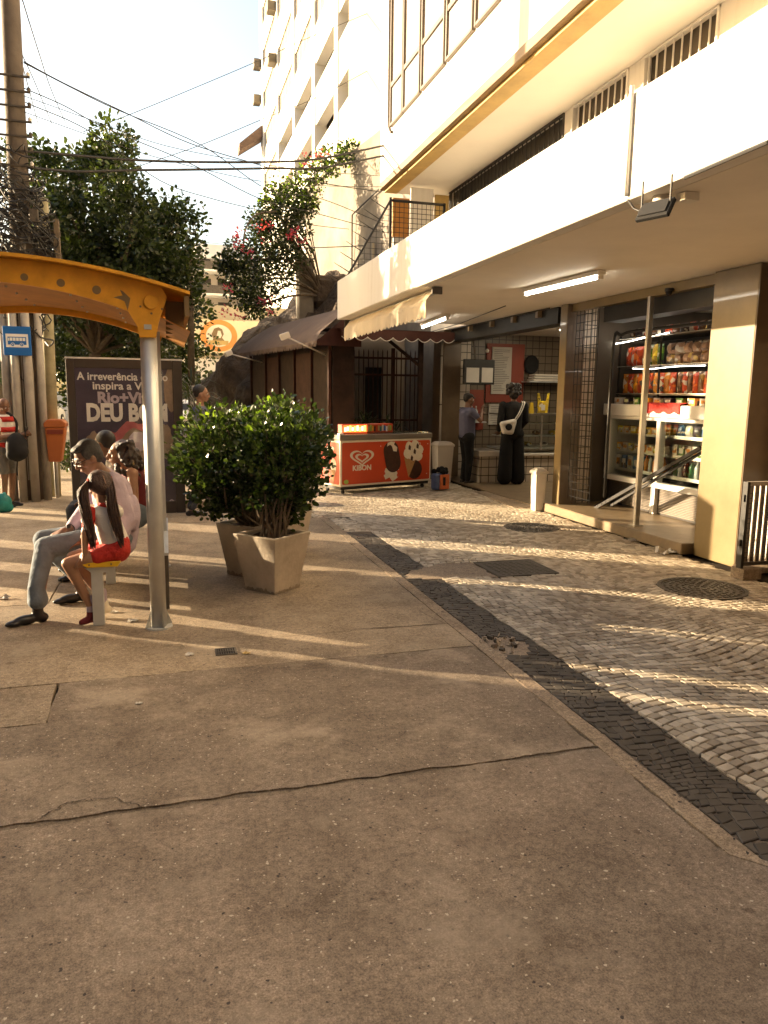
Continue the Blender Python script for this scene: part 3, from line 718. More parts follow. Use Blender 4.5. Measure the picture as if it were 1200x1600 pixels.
# free-standing aluminium post and the two folded shutter arms of the shop
t = thing('shutter_guide', 'upright aluminium shutter guide in the middle of the shop front', 'post', (5.2,7.3,.12))
MB().box((5.17,7.27,.121),(5.23,7.30,2.699)).box((5.18,7.3005,.121),(5.22,7.33,2.699)).build('rail', M['alum'], t, bevel=.003)
MB().box((5.14,7.24,.1205),(5.26,7.36,.13)).build('foot_plate', M['alum'], t)
t = thing('folded_shutter_frame', 'pair of dark diagonal bars leaning across the shop front fridge', 'bar', (5.5,8.7,.12))
a = P(0,5.5,925,797); b_ = P(0,5.5,1095,700); MB().beam(a, b_, .03, .045).build('bar', M['black'], t, bevel=.003)
a = P(0,5.54,955,790); b_ = P(0,5.54,1098,706); MB().beam(a, b_, .025, .03).build('bar', M['black'], t)

# ceiling lamps
def fluo(a, b, label, m=M['tube']):
    a = Vector(a); b = Vector(b); d = (b-a).normalized()
    t = thing('fluorescent_lamp', label, 'lamp', tuple((a+b)/2), 'tube lamps under the canopy')
    z = SZ0
    MB().beam(a.to_2d().to_3d()+Vector((0,0,z-.022)), b.to_2d().to_3d()+Vector((0,0,z-.022)), .09, .04).build('housing', M['whites'], t, bevel=.004)
    MB().tube([a.to_2d().to_3d()+d*.04+Vector((0,0,z-.065)), b.to_2d().to_3d()-d*.04+Vector((0,0,z-.065))], .014, 10).build('tube', m, t, True)
    for q in (a+d*.02, b-d*.02): MB().obox((q.x,q.y,z-.06), (.03,.05,.05), d, Vector((0,0,1)).cross(d)).build('end_cap', M['whites'], t)
fluo((3.98,7.93,0), (4.07,6.50,0), 'long fluorescent tube lamp under the canopy before the shop')
fluo((4.30,12.4,0), (4.13,10.75,0), 'fluorescent tube lamp under the canopy by the cream awning')
# dome camera and floodlight at the canopy edge
t = thing('dome_camera', 'cream dome security camera under the canopy edge above the floodlight', 'camera', (2.98,4.05,2.8))
MB().lathe((2.92,4.06,2.8), [(.05,-.0),(.05,-.05),(.042,-.075)], 16).build('body', M['plastic'], t, True)
MB().ball((2.92,4.06,2.72), .036, 14, 10).build('dome', M['matte'], t, True)
MB().box((2.98,3.92,2.755),(3.08,4.0,2.799)).build('junction_box', M['soffit2'], t)
t = thing('floodlight', 'black floodlight hanging under the canopy edge below the dome camera', 'floodlight', (2.86,4.0,2.8))
fc = P(2, 2.63, 1024, 328)
MB().obox(fc, (.21,.12,.03), (.35,-.93,.0), (.5,.2,.85)).build('housing', M['matte'], t, bevel=.006)
MB().obox(fc+Vector((-.016,-.006,.010)), (.17,.085,.008), (.35,-.93,.0), (.5,.2,.85)).build('lens', M['matte'], t)
for s_ in (-1, 1):
    q = fc+Vector((.35,-.93,0))*.09*s_
    MB().box((q.x-.004,q.y-.004,q.z-.01),(q.x+.004,q.y+.004,2.799)).build('arm', M['black'], t)
MB().tube([(SX-.0,4.2,2.80),(SX+.02,4.16,2.74),fc+Vector((-.03,.07,0))], .006, 6).build('cable', M['wire'], t, True)

# mesh fence closing the end of the terrace, its spiked arm leaning out
t = thing('terrace_fence', 'black wire mesh fence with a spiked slanting arm at the end of the terrace', 'fence', (3.7,12.3,SZ1))
fy = 12.27
mb = MB().tube([(3.66,fy,SZ1),(3.66,fy,4.78)], .022, 8).tube([(3.66,fy,4.74),(4.62,fy,4.74)], .02, 8).tube([(4.6,fy,4.1),(4.6,fy,4.76)], .025, 8); mb.build('frame', M['black'], t, True)
mb = MB()
for i in range(13): mb.tube([(3.66+i*.078,fy,SZ1),(3.66+i*.078,fy,4.72)], .005, 4, cap=False)
for i in range(17): mb.tube([(3.66,fy,SZ1+.02+i*.08),(4.62,fy,SZ1+.02+i*.08)], .005, 4, cap=False)
mb.build('mesh', M['black'], t)
a = Vector((3.66,fy,4.74)); b_ = Vector((2.82,fy,3.30)); MB().tube([a,b_], .018, 8).build('arm', M['black'], t)
mb = MB()
for i in range(8):
    q = b_.lerp(a, .06+i*.12); mb.tube([q, q+Vector((-.26,0,.14))], [.010,.004], 5)
mb.build('spikes', M['black'], t)
mb = MB()
for i in range(1, 9):
    x = 2.82+i*.1; zt = 3.30+(x-2.82)*1.714
    if zt > SZ1+.02: mb.tube([(x,fy,SZ1),(x,fy,zt)], .004, 4, cap=False)
for i in range(1, 15):
    z = SZ1+i*.09; x = 2.82+(z-3.30)/1.714
    if x < 3.66: mb.tube([(x,fy,z),(3.66,fy,z)], .004, 4, cap=False)
mb.build('mesh', M['black'], t)
t = thing('terrace_screen', 'orange and cream boards standing behind the terrace fence', 'screen', (4.2,13.2,4.1))
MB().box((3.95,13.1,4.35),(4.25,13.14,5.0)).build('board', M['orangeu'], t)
MB().box((4.28,13.1,3.7),(4.7,13.14,5.2)).build('board', M['white'], t)
MB().box((4.72,13.05,4.3),(4.98,13.09,5.1)).build('board', M['trimy'], t)
MB().box((3.97,13.1,3.5),(4.24,13.14,4.33)).build('board', M['greypaint'], t)
for k,(px,py) in enumerate(((606,383),(636,371),(577,405))):
    q = P(1,12.2,px,py); lab = ('dark potted plant on the parapet at the foot of the mesh fence','dark round ornament on the parapet right of the potted plant','small dark knob at the low end of the parapet by the spikes')[k]
    o = MB().lathe((q.x,q.y,SZ1), [(.03,0),(.045,.05),(.03,.09)], 10).ball((q.x,q.y,SZ1+.12), (.05,.05,.06), 8, 6).build('pot', M['matte'], origin=(q.x,q.y,SZ1), label=lab, cat='pot')

# ================================================================ AWNINGS, KIOSK, GATE
def scallop_strip(mb, p0, p1, h, n, amp, thick=.004, mi=0, seg=6, out=None):
    p0 = Vector(p0); p1 = Vector(p1); d = p1-p0; N = n*seg
    nn = Vector((-d.y, d.x, 0)).normalized()*thick
    top = []; bot = []
    for i in range(N+1):
        t = i/N; q = p0+d*t; a = (i % seg)/seg
        w_ = .012*math.sin(t*n*2.1)
        top.append(q); bot.append(q+Vector((nn.x*w_/thick, nn.y*w_/thick, -h-amp*math.sin(math.pi*a))))
    k = len(top)
    mb.add(top+bot, [(i, i+1, k+i+1, k+i) for i in range(k-1)], mi)
    mb.add([v+nn for v in top+bot], [(i, k+i, k+i+1, i+1) for i in range(k-1)], mi)
# cream awning rolled out under the slab's left end
t = thing('awning', 'cream fabric awning with scalloped valance hanging under the white canopy edge', 'awning', (2.95,10,2.7), 'fabric awnings')
MB().tube([(3.0,12.28,2.76),(3.0,8.2,2.76)], .035, 10).build('roller', M['steel'], t, True)
mb = MB()
N = 40
for side, o_ in ((0,0),(1,.004)):
    vs = []
    for i in range(N+1):
        yy = 12.28-(4.05)*i/N; s_ = .010*math.sin(i*1.1)
        vs += [(2.965+o_,yy,2.76),(2.89+o_+s_,yy,2.66+.006*math.sin(i*.7)),(2.885+o_,yy,2.62)]
    fs = []
    for i in range(N): 
        a = i*3; fs += [(a,a+1,a+4,a+3),(a+1,a+2,a+5,a+4)]
    mb.add(vs, fs)
mb.build('canvas', M['awnc'], t)
mb = MB(); scallop_strip(mb, (2.885,12.28,2.62), (2.885,8.23,2.62), .13, 34, .035); mb.build('valance', M['awnc'], t)
MB().box((2.93,8.13,2.72),(3.05,8.16,2.799)).build('bracket', M['iron'], t)
MB().box((2.90,12.285,2.62),(3.06,12.31,2.799)).build('bracket', M['iron'], t)
# brown kiosk with panelled front
KD = Vector((-.162,.987,0)); KN = Vector((-.987,-.162,0)); K0 = Vector((2.84,13.2,0))
t = thing('kiosk', 'dark brown panelled kiosk closed up behind the bushes under a brown awning', 'kiosk', tuple(K0))
mb = MB(); mb.obox(K0+KD*2.6-KN*.27+Vector((0,0,1.30)), (5.2,.42,2.6), KD, -KN); mb.build('body', M['wood'], t)
k = [0.02,.95,1.95,2.95,3.95,5.15]
for i in range(5):
    a = K0+KD*(k[i]+.03); b_ = K0+KD*(k[i+1]-.03)
    c = (a+b_)/2+KN*-.035
    o = MB().obox(c+Vector((0,0,1.2)), ((b_-a).length,.03,2.3), KD, -KN).build('panel', M['woodr'] if i in (1,3) else M['wood'], t)
for i in range(6):
    q = K0+KD*k[i]+KN*.0; MB().obox(q+Vector((0,0,1.25)), (.045,.05,2.5), KD, -KN).build('post', M['woodr'], t)
MB().obox(K0+KD*2.6+KN*.0+Vector((0,0,.05)), (5.2,.12,.10), KD, -KN).build('sill', M['cement'], t)
t = thing('awning', 'long brown fabric awning with fringed valance over the dark kiosk', 'awning', tuple(K0+Vector((0,0,2.5))), 'fabric awnings')
mb = MB(); N = 26; L0, L1 = -.15, 5.3
for o_ in (0, -.006):
    vs = []
    for i in range(N+1):
        s_ = L0+(L1-L0)*i/N; sag = .02*math.sin(i*.9)
        vs += [K0+KD*s_-KN*.55+Vector((0,0,3.18+o_)), K0+KD*s_-KN*.1+Vector((0,0,2.93+sag+o_)), K0+KD*s_+KN*.22+Vector((0,0,2.66+.4*sag+o_)), K0+KD*s_+KN*.30+Vector((0,0,2.5+o_))]
    mb.add(vs, [(i*4+j, i*4+j+1, i*4+j+5, i*4+j+4) for i in range(N) for j in range(3)])
mb.build('canvas', M['awn'], t, True)
mb = MB(); scallop_strip(mb, K0+KD*L0+KN*.30+Vector((0,0,2.5)), K0+KD*L1+KN*.30+Vector((0,0,2.5)), .05, 44, .06); mb.build('valance', M['awn'], t)
mb = MB().add([K0+KD*L0-KN*.55+Vector((0,0,3.18)),K0+KD*L0+KN*.30+Vector((0,0,2.5)),K0+KD*L0+KN*.30+Vector((0,0,2.42)),K0+KD*L0-KN*.55+Vector((0,0,2.42))],[(0,1,2,3)]); mb.build('side_flap', M['awnr'], t)
for n_, (s_, zz) in enumerate(((.25,2.58),(4.3,2.45))):
    a = K0+KD*s_-KN*.02+Vector((0,0,2.28)); b_ = K0+KD*(s_+.0)+KN*.75+Vector((0,0,zz))
    o = thing('spotlight', ('white spotlight on a slanting arm in front of the near end of the brown awning','white spotlight on a slanting arm near the far end of the brown awning')[n_], 'lamp', tuple(a), 'spotlights on the kiosk')
    MB().tube([a,b_], .014, 8).build('arm', M['plastic'], o, True)
    MB().obox(b_, (.16,.12,.11), (KN.x,KN.y,-.4), KD).build('head', M['plastic'], o, bevel=.01)
# back yard closed by a barred gate under a maroon canopy
t = thing('maroon_canopy', 'maroon canopy with white scalloped edge over the barred gate', 'awning', (4,13,2.7), 'fabric awnings')
mb = MB().add([(2.95,12.75,2.70),(5.04,12.75,2.70),(5.04,16.6,2.95),(2.4,16.6,2.95)],[(0,1,2,3)]).add([(2.95,12.75,2.706),(5.04,12.75,2.706),(5.04,16.6,2.956),(2.4,16.6,2.956)],[(3,2,1,0)]); mb.build('roof', M['awnr'], t)
mb = MB(); scallop_strip(mb, (2.95,12.75,2.70), (5.04,12.75,2.70), .13, 9, .06, seg=8); mb.build('valance', M['awnr'], t)
pts = []
for i in range(73):
    tt = i/72; a = (i % 8)/8; pts.append((2.95+2.09*tt, 12.742, 2.57-.06*math.sin(math.pi*a)))
MB().tube(pts, .007, 5).build('trim', M['whitecl'], t)
t = thing('barred_gate', 'tall dark iron gate of upright bars behind the freezer', 'gate', (4.1,14.5,0))
mb = MB()
x = 3.22
while x < 5.0: mb.tube([(x,14.5,.05),(x,14.5,2.42),(x,14.5,2.47)], [.012,.012,.002], 5); x += .098
mb.build('bars', M['woodr'], t)
for z in (.12,1.05,1.95,2.28): MB().box((3.18,14.48,z),(5.02,14.52,z+.04)).build('rail', M['woodr'], t)
for x in (3.16,4.42,5.02): MB().box((x-.03,14.46,0),(x+.03,14.54,2.5)).build('post', M['woodr'], t)
MB().box((4.46,13.0,0),(4.54,13.08,2.68)).build('post', M['wood'], t)
MB().beam((4.5,13.04,2.1), (3.95,13.6,2.66), .05,.05).build('brace', M['wood'], t)
MB().box((3.2,14.49,1.98),(3.55,14.51,2.26)).box((3.55,14.49,2.02),(4.0,14.51,2.24)).build('plate', M['iron'], t) if False else None
t = thing('yard_wall', 'pale plaster wall with a dark doorway behind the barred gate', 'wall', (4.2,16.8,0))
MB().box((2.5,16.8,0),(4.45,17.0,2.9)).box((4.85,16.8,0),(6.0,17.0,2.9)).box((4.4505,16.8,2.2),(4.8495,17.0,2.9)).build('plaster', M['dwallp'] if 'dwallp' in M else M['plaster'], t)
MB().box((4.4505,16.86,0),(4.8495,16.9,2.199)).build('door', M['black'], t)
t = thing('gutter_pipe', 'thin white downpipe on the left side of the dark pillar by the bar', 'pipe', (5.0,13.28,0))
MB().tube([(5.0,13.28,.0),(5.0,13.28,2.75)], .022, 8).build('pipe', M['polew'], t, True)
for z in (.5,1.4,2.3): MB().lathe((5.0,13.28,z), [(.028,0),(.028,.02)], 10).build('clip', M['iron'], t)

# ---- low side gate at the right edge
t = thing('side_gate', 'low dark barred gate with a pale top rail at the right edge', 'gate', (5.0,5.3,0))
for a, b_, m_ in (((4.88,5.27,.84),(5.66,5.31,.875),'polew'),((4.88,5.275,.12),(5.66,5.305,.15),'iron')):
    MB().box(a, b_).build('rail', M[m_], t)
for k in range(13):
    x = 4.90+.062*k; MB().box((x,5.285,.151),(x+.012,5.297,.839)).build('bar', M['plastic'] if k > 0 else M['black'], t)
MB().box((4.86,5.262,.10),(4.888,5.318,.875)).build('post', M['black'], t)
for z in (.3,.7): MB().box((4.845,5.28,z),(4.86,5.30,z+.06)).build('hinge', M['black'], t)
mb = MB()
for i in range(14): mb.tube([(4.89,5.33,.18+i*.045),(5.66,5.33,.18+i*.045)], .003, 4, cap=False)
for i in range(12): mb.tube([(4.92+i*.06,5.33,.15),(4.92+i*.06,5.33,.84)], .003, 4, cap=False)
mb.build('mesh', M['matte'], t)
MB().box((4.86,5.22,0),(5.06,5.38,.099)).box((5.063,5.40,0),(5.66,5.6,.05)).build('footing', M['cement'], t, bevel=.006)

# ================================================================ OTHER BUILDINGS
TX = 7.5
T = thing('apartment_tower', 'tall white apartment block with deep window bays and yellow end wall', 'building', (TX,44,0))
def cell(y0, y1, z0, z1, mi=None):
    pass
cols_ = [(29.2,32.25),(32.85,37.2),(37.8,42.9),(43.5,48.9),(49.6,55.9)]
rows_ = [10.45+2.7*i for i in range(8)]
mbw = MB()
# piers and spandrels as one wall mesh, the bays left open
ys = [28.2]+[v for c in cols_ for v in c]+[57.4]
for i in range(0, len(ys), 2): mbw.box((TX-.25,ys[i],0),(TX+.35,ys[i+1],33))
for (y0, y1) in cols_:
    zz = 0
    for r_ in rows_:
        mbw.box((TX-.18,y0,zz),(TX+.3,y1,r_)); zz = r_+1.05
    mbw.box((TX-.18,y0,zz),(TX+.3,y1,33))
mbw.build('wall', M['towerw'], T)
MB().box((TX+.9,28.3,0),(TX+9,57.3,32.9)).build('core', M['towerd'], T)
mb = MB()
for r_ in rows_: mb.box((TX+.3,28.3,r_-.2),(TX+.9,57.3,r_-.02))
mb.build('floor_slabs', M['towerw'], T)
rs = random.Random(3)
for ci, (y0, y1) in enumerate(cols_):
    for ri, r_ in enumerate(rows_):
        if ri >= 3 and ci >= 1 or (ci == 4 and ri >= 1):
            o = MB().box((TX-.10,y0+.02,r_+.02),(TX-.05,y1-.02,r_+1.03)).build('window', M['towerg'], T)
            k = MB()
            for q in range(1, 5): k.box((TX-.115,y0+(y1-y0)*q/5-.03,r_+.02),(TX-.101,y0+(y1-y0)*q/5+.03,r_+1.03))
            k.build('frame', M['towerw'], o)
        else:
            MB().box((TX+.6,y0+.3,r_+.05),(TX+.66,y1-.3,r_+1.0)).build('window', M['towerd'], T)
def ac(y, z):
    o = MB().box((TX-.75,y,z),(TX-.255,y+.8,z+.55)).build('air_conditioner', M['iron'] if rs.random() < .4 else M['towerg'], T, bevel=.03)
for y, z in ((56.4,19.4),(57.0,22.0),(56.6,24.2),(49.2,21.6),(49.3,24.6),(43.1,24.4),(56.5,14.0),(49.1,27)): ac(y, z)
mb = MB().add([(TX-.25,56.2,20.3),(TX-1.9,56.2,18.9),(TX-1.9,57.6,18.9),(TX-.25,57.6,20.3),(TX-.25,56.2,19.5),(TX-1.9,56.2,18.4),(TX-1.9,57.6,18.4),(TX-.25,57.6,19.5)],[(0,1,2,3),(4,7,6,5),(0,4,5,1),(1,5,6,2),(2,6,7,3),(3,7,4,0)])
mb.build('balcony_awning', M['awn'], T)
MB().box((6.75,21.5,0),(12.5,28.15,34)).build('end_wall', M['plastery'], T)
# old retaining wall
Q0 = Vector((5.62,15.0,0)); Q1 = Vector((4.42,24.2,0)); d = (Q1-Q0); L_ = d.length; d.normalize(); nn = Vector((-d.y, d.x, 0))
t = thing('retaining_wall', 'tall weathered plaster wall streaked with dirt below the climbing plant', 'wall', tuple(Q0))
mb = MB()
NU, NV = 60, 44
vs = []
for i in range(NU+1):
    for j in range(NV+1):
        q = Q0+d*(L_*i/NU); z = 7.9*j/NV
        q = q+nn*(.05*noise.noise(Vector((q.y*.7, z*.7, 0)))); vs.append((q.x,q.y,z))
mb.add(vs, [(i*(NV+1)+j, i*(NV+1)+j+1, (i+1)*(NV+1)+j+1, (i+1)*(NV+1)+j) for i in range(NU) for j in range(NV)])
mb.build('face', M['plaster'], t, True)
MB().obox(Q0+d*(L_/2)-nn*.3+Vector((0,0,3.94)), (L_,.4,7.88), d, nn).build('core', M['plaster'], t)
MB().obox(Q0+d*3.6+nn*.06+Vector((0,0,3.6)), (.05,.05,3.4), d, nn).build('pipe', M['plastery'], t)
t = thing('conduit', 'thin conduit running up the old plaster wall', 'pipe', tuple(Q0+d*4))
pq = [Q0+d*5.0+nn*.08+Vector((0,0,z)) for z in (3.6,6.25)]+[Q0+d*2.7+nn*.08+Vector((0,0,6.55))]
MB().tube(pq, .02, 6).build('pipe', M['wire'], t)
o = MB().obox(P(1,20.5,476,395+60), (.45,.3,1.7)).build('old_column', M['plaster'], origin=(4,20.5,3.5), label='short broken plaster column standing on the rock beside the climbing plant', cat='column', bevel=.05)
o = MB().box((3.9,20.3,3.9),(5.4,21.7,4.75)).build('old_column', M['rock'], origin=(4.6,21,3.9), label='dark stone ledge on top of the rock below the plaster wall', cat='ledge', bevel=.15)

# rock outcrop
bm = bmesh.new(); bmesh.ops.create_icosphere(bm, subdivisions=6, radius=1)
for v in bm.verts:
    p = v.co.copy()
    k = 1+.22*noise.noise(p*1.6)+.13*abs(noise.noise(p*3.7+Vector((5,2,1))))-.06*abs(noise.noise(p*8))+.03*noise.noise(p*17)
    p = p*k
    v.co = Vector((4.6+p.x*3.5+p.z*.6, 22.5+p.y*5.0, .2+p.z*4.3))
me = bpy.data.meshes.new('rock_outcrop'); bm.to_mesh(me); bm.free(); me.materials.append(M['rock'])
me.polygons.foreach_set('use_smooth', [True]*len(me.polygons))
o = bpy.data.objects.new('rock_outcrop', me); col.objects.link(o); tag(o, 'big brown rock outcrop rising behind the kiosk', 'rock')

# far apartment block and signboard building
F = thing('far_building', 'distant beige apartment block with stacked balconies beyond the signboard', 'building', (3.5,62,0))
x0, x1 = 1.5, 9.5
MB().box((x0+.9,61,0),(x1,72,11.7)).build('wall', M['farw'] if 'farw' in M else M['towerg'], F)
MB().box((x0-1.0,66,0),(x0+.85,72,10.3)).build('wall', M['towerw'], F)
MB().box((x0+.6,60.6,11.7),(x1,72,12.0)).build('roof', M['towerw'], F)
MB().box((x0+1.2,63,12.0),(x1-2,70,13.2)).build('penthouse', M['towerw'], F)
for i in range(6):
    z = 1.8+i*1.75+.0
    b_ = MB().box((x0+.3,59.2,z),(x0+5.5,60.98,z+.14)).build('balcony', M['towerw'], F)
    MB().box((x0+.32,59.22,z+.141),(x0+5.48,59.26,z+.75)).build('railing', M['iron'], b_)
    for q in range(3): MB().box((x0+1.2+q*1.5,60.94,z+.3),(x0+2.2+q*1.5,60.985,z+1.45)).build('window', M['dark'], F)
S = thing('shop_building', 'low cream building carrying the round signboard beyond the trees', 'building', (3,43,0))
MB().box((.35,43,0),(9,50,6.3)).build('wall', M['plastery'], S)
MB().box((.36,42.9,0),(9,42.99,3.4)).build('shopfront', M['whites'], S)
for q in range(3): MB().box((.8+q*1.5,42.86,.6),(1.9+q*1.5,42.895,2.7)).build('window', M['dark'], S)
MB().box((-.6,44,0),(.345,50,5.2)).build('wall', M['towerw'], S)
for q in range(5): MB().box((-.5+q*.17,43.95,3.0),(-.42+q*.17,43.995,3.5)).build('shutter', M['redwall'], S)
G = thing('signboard', 'cream billboard with a round orange portrait emblem on the far building', 'sign', (2.5,42,3.5))
a = P(1,42,262,500); b_ = P(1,42,405,500)
MB().box((a.x,41.9,3.66),(b_.x,42.0,5.42)).build('board', M['paper2'] if 'paper2' in M else M['creamf'], G)
c = P(1,41.9,342,524)
MB().extr([(0.98*math.cos(k*math.pi/20),.98*math.sin(k*math.pi/20)) for k in range(40)], (c.x,41.89,c.z-.02), (1,0,0),(0,0,.86),(0,-1,0), .01).build('emblem_ring', M['embor'] if 'embor' in M else M['trimy'], G)
MB().extr([(0.68*math.cos(k*math.pi/20),.68*math.sin(k*math.pi/20)) for k in range(40)], (c.x,41.875,c.z-.02), (1,0,0),(0,0,.86),(0,-1,0), .01).build('emblem_disc', M['creamf'], G)
MB().extr([(-.45,-.5),(-.3,-.2),(-.38,.1),(-.25,.42),(-.02,.52),(.18,.4),(.26,.1),(.16,-.12),(.3,-.3),(.42,-.52),(0,-.6)], (c.x,41.86,c.z-.02), (1,0,0),(0,0,.86),(0,-1,0), .01).build('portrait', M['trimb'], G)
MB().extr([(-.12,.0),(-.05,.3),(.08,.3),(.15,.02),(.08,-.14),(-.05,-.14)], (c.x,41.845,c.z-.02), (1,0,0),(0,0,.86),(0,-1,0), .008).build('face', M['creamf'], G)
MB().box((c.x-.62,41.84,c.z-.50),(c.x+.5,41.856,c.z-.28)).build('lettering_band', M['trimy'], G)
MB().box((a.x+.25,41.89,4.75),(a.x+.8,41.899,4.78)).box((a.x+.25,41.89,4.62),(a.x+.7,41.899,4.65)).build('lettering', M['iron'], G)

# ================================================================ BUS SHELTER
BS = thing('bus_shelter', 'bus shelter with arched orange roof on grey round posts', 'bus shelter', (-1.0,6.0,0))
def ru(x): u = (x+1.02)/1.19; return 2.385-.175*u*u      # roof curve, top of sheet
def rl(x): u = (x+1.02)/.93; return 2.235-.185*u*u        # lower edge of the ribs
NX = 28; x0, x1 = -2.21, .17
xs = [x0+(x1-x0)*i/NX for i in range(NX+1)]
def rib(y, t_, name='beam'):
    xx = [-1.95+(1.90)*i/24 for i in range(25)]
    poly = [(x, min(rl(x), ru(x)-.05)) for x in xx if -1.88 < x < -.16]
    top = [(x, ru(x)-.012) for x in reversed([-2.02+(2.02)*i/24 for i in range(25)])]
    poly = [(-1.91,1.955)]+[(-1.86,2.0)]+poly+[(-.155,2.0),(-.145,1.935),(-.045,1.935),(-.025,2.03),(.01,2.13),(.03,2.19)]+top+[(-2.06,2.19),(-2.01,2.0),(-2.01,1.955)]
    mb = MB(); n = len(poly)
    a = [(x, y, z) for x, z in poly]; b_ = [(x, y+t_, z) for x, z in poly]
    mb.add(a+b_, [tuple(range(n)), tuple(range(2*n-1, n-1, -1))]+[(i, n+i, n+(i+1) % n, (i+1) % n) for i in range(n)])
    return mb.build(name, M['orange'], BS)
r1 = rib(5.05, .05); r2 = rib(6.95, .05)
for px, py, s in ((38,433,.022),(95,442,.024),(151,453,.026)):
    q = P(1, 5.05, px, py)
    MB().extr([(s*math.cos(k*math.pi/8), s*math.sin(k*math.pi/8)) for k in range(16)], (q.x,5.049,q.z), (1,0,0),(0,0,1),(0,-1,0), .002).build('hole', M['trimb'], r1)
q = P(1, 5.05, 236, 472)
MB().extr([(.045*math.cos(k*math.pi/12), .045*math.sin(k*math.pi/12)) for k in range(24)], (q.x,5.049,q.z), (1,0,0),(0,0,1),(0,-1,0), .012).build('cap', M['orange'], r1, bevel=.003)
for dx, dz in ((-.065,-.03),(.065,-.04),(0,-.07)): MB().extr([(.007*math.cos(k*math.pi/5), .007*math.sin(k*math.pi/5)) for k in range(10)], (q.x+dx,5.049,q.z+dz), (1,0,0),(0,0,1),(0,-1,0), .004).build('bolt', M['trimb'], r1)
q = P(1, 5.05, 196, 471)      # dark paw-like sprayed mark
MB().extr([(.012,-.055),(.022,-.01),(.03,.02),(.015,.035),(-.01,.06),(-.03,.07),(-.015,.035),(-.04,.03),(-.07,.02),(-.03,.012),(-.005,.0)], (q.x,5.049,q.z), (1,0,0),(0,0,1),(0,-1,0), .0015).build('painted_mark', M['trimb'], r1)
MB().box((-.115,5.046,1.985),(-.07,5.0495,2.015)).build('label_plate', M['greypaint'], r1)
def sheet(mb, y0, y1, f, t_, mi=0):
    vs = []
    for x in xs: vs += [(x,y0,f(x)),(x,y1,f(x)),(x,y1,f(x)+t_),(x,y0,f(x)+t_)]
    fs = []
    for i in range(NX):
        a = i*4; fs += [(a,a+4,a+5,a+1),(a+3,a+2,a+6,a+7),(a,a+3,a+7,a+4),(a+1,a+5,a+6,a+2)]
    fs += [(0,1,2,3),(NX*4,NX*4+3,NX*4+2,NX*4+1)]
    mb.add(vs, fs, mi)
mb = MB(); sheet(mb, 4.97, 7.12, lambda x: ru(x)-.008, .02); mb.build('roof_sheet', M['orange'], BS)
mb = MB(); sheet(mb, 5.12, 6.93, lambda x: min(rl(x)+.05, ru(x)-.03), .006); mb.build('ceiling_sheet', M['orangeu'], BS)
for k in range(5):
    y = 5.25+k*.38; q = MB()
    for x in (-1.5,-1.0,-.6,-.3): q.lathe((x,y,rl(x)+.05), [(.008,-.012),(.008,0)], 8)
    q.build('rivets', M['steel'], BS)
mb = MB().box((.135,4.99,2.07),(.165,7.10,2.195)).box((.02,5.2,2.03),(.134,5.215,2.18)).box((.02,5.6,2.03),(.134,5.615,2.18)).box((.02,6.0,2.03),(.134,6.015,2.18)).box((.02,6.5,2.03),(.134,6.515,2.18)); mb.build('gutter', M['trimb'], BS)
for (x, y, r_) in ((-.093,5.11,.052),(-.093,6.97,.045),(-1.96,5.11,.052),(-1.96,6.97,.045)):
    p_ = MB().lathe((x,y,0), [(r_,.0),(r_,1.945)], 24).build('post', M['steel'], BS, True)
    mb = MB().lathe((x,y,0), [(.09,0),(.09,.012)], 20)
    for k in range(4):
        a = k*math.pi/2+.4; c, s_ = math.cos(a), math.sin(a)
        mb.add([(x+c*r_,y+s_*r_,.012),(x+c*(r_+.045),y+s_*(r_+.045),.012),(x+c*r_,y+s_*r_,.13)],[(0,1,2),(2,1,0)])
    mb.build('base_plate', M['greypaint'], p_)
MB().box((-.045,5.4,.04),(-.02,6.9,.44)).build('low_panel', M['iron'], BS)
MB().box((-.05,5.38,.44),(-.015,6.92,.46)).build('panel_rail', M['steel'], BS)
MB().box((-.055,6.25,.46),(-.025,6.29,2.06)).build('upright', M['steel'], BS)
# bench
t = thing('bus_bench', 'long bench with yellow seat on grey steel legs under the shelter', 'bench', (-.46,6.3,0))
mb = MB()
for k, (x_0, x_1) in enumerate(((-.595,-.325),)):
    mb.add([(x_0,5.22,.452),(x_1,5.22,.452),(x_1-.025,5.22,.415),(x_0+.05,5.22,.415),(x_0,7.6,.452),(x_1,7.6,.452),(x_1-.025,7.6,.415),(x_0+.05,7.6,.415)],[(0,3,2,1),(4,5,6,7),(0,1,5,4),(1,2,6,5),(2,3,7,6),(3,0,4,7)])
mb.build('seat', M['yellow'], t, bevel=.004)
for x in (-.53,-.39): MB().extr([(.006*math.cos(k*math.pi/5), .006*math.sin(k*math.pi/5)) for k in range(10)], (x,5.219,.435), (1,0,0),(0,0,1),(0,-1,0), .003).build('bolt', M['trimb'], t)
for y in (5.24, 6.4, 7.5):
    l = MB().box((-.525,y,.0),(-.45,y+.05,.40)).build('leg', M['greypaint'], t, bevel=.004)
    MB().add([(-.565,y-.001,.414),(-.36,y-.001,.414),(-.40,y-.001,.375),(-.52,y-.001,.375),(-.565,y+.05,.414),(-.36,y+.05,.414),(-.40,y+.05,.375),(-.52,y+.05,.375)],[(0,3,2,1),(4,5,6,7),(0,1,5,4),(1,2,6,5),(2,3,7,6),(3,0,4,7)]).build('bracket', M['greypaint'], l)

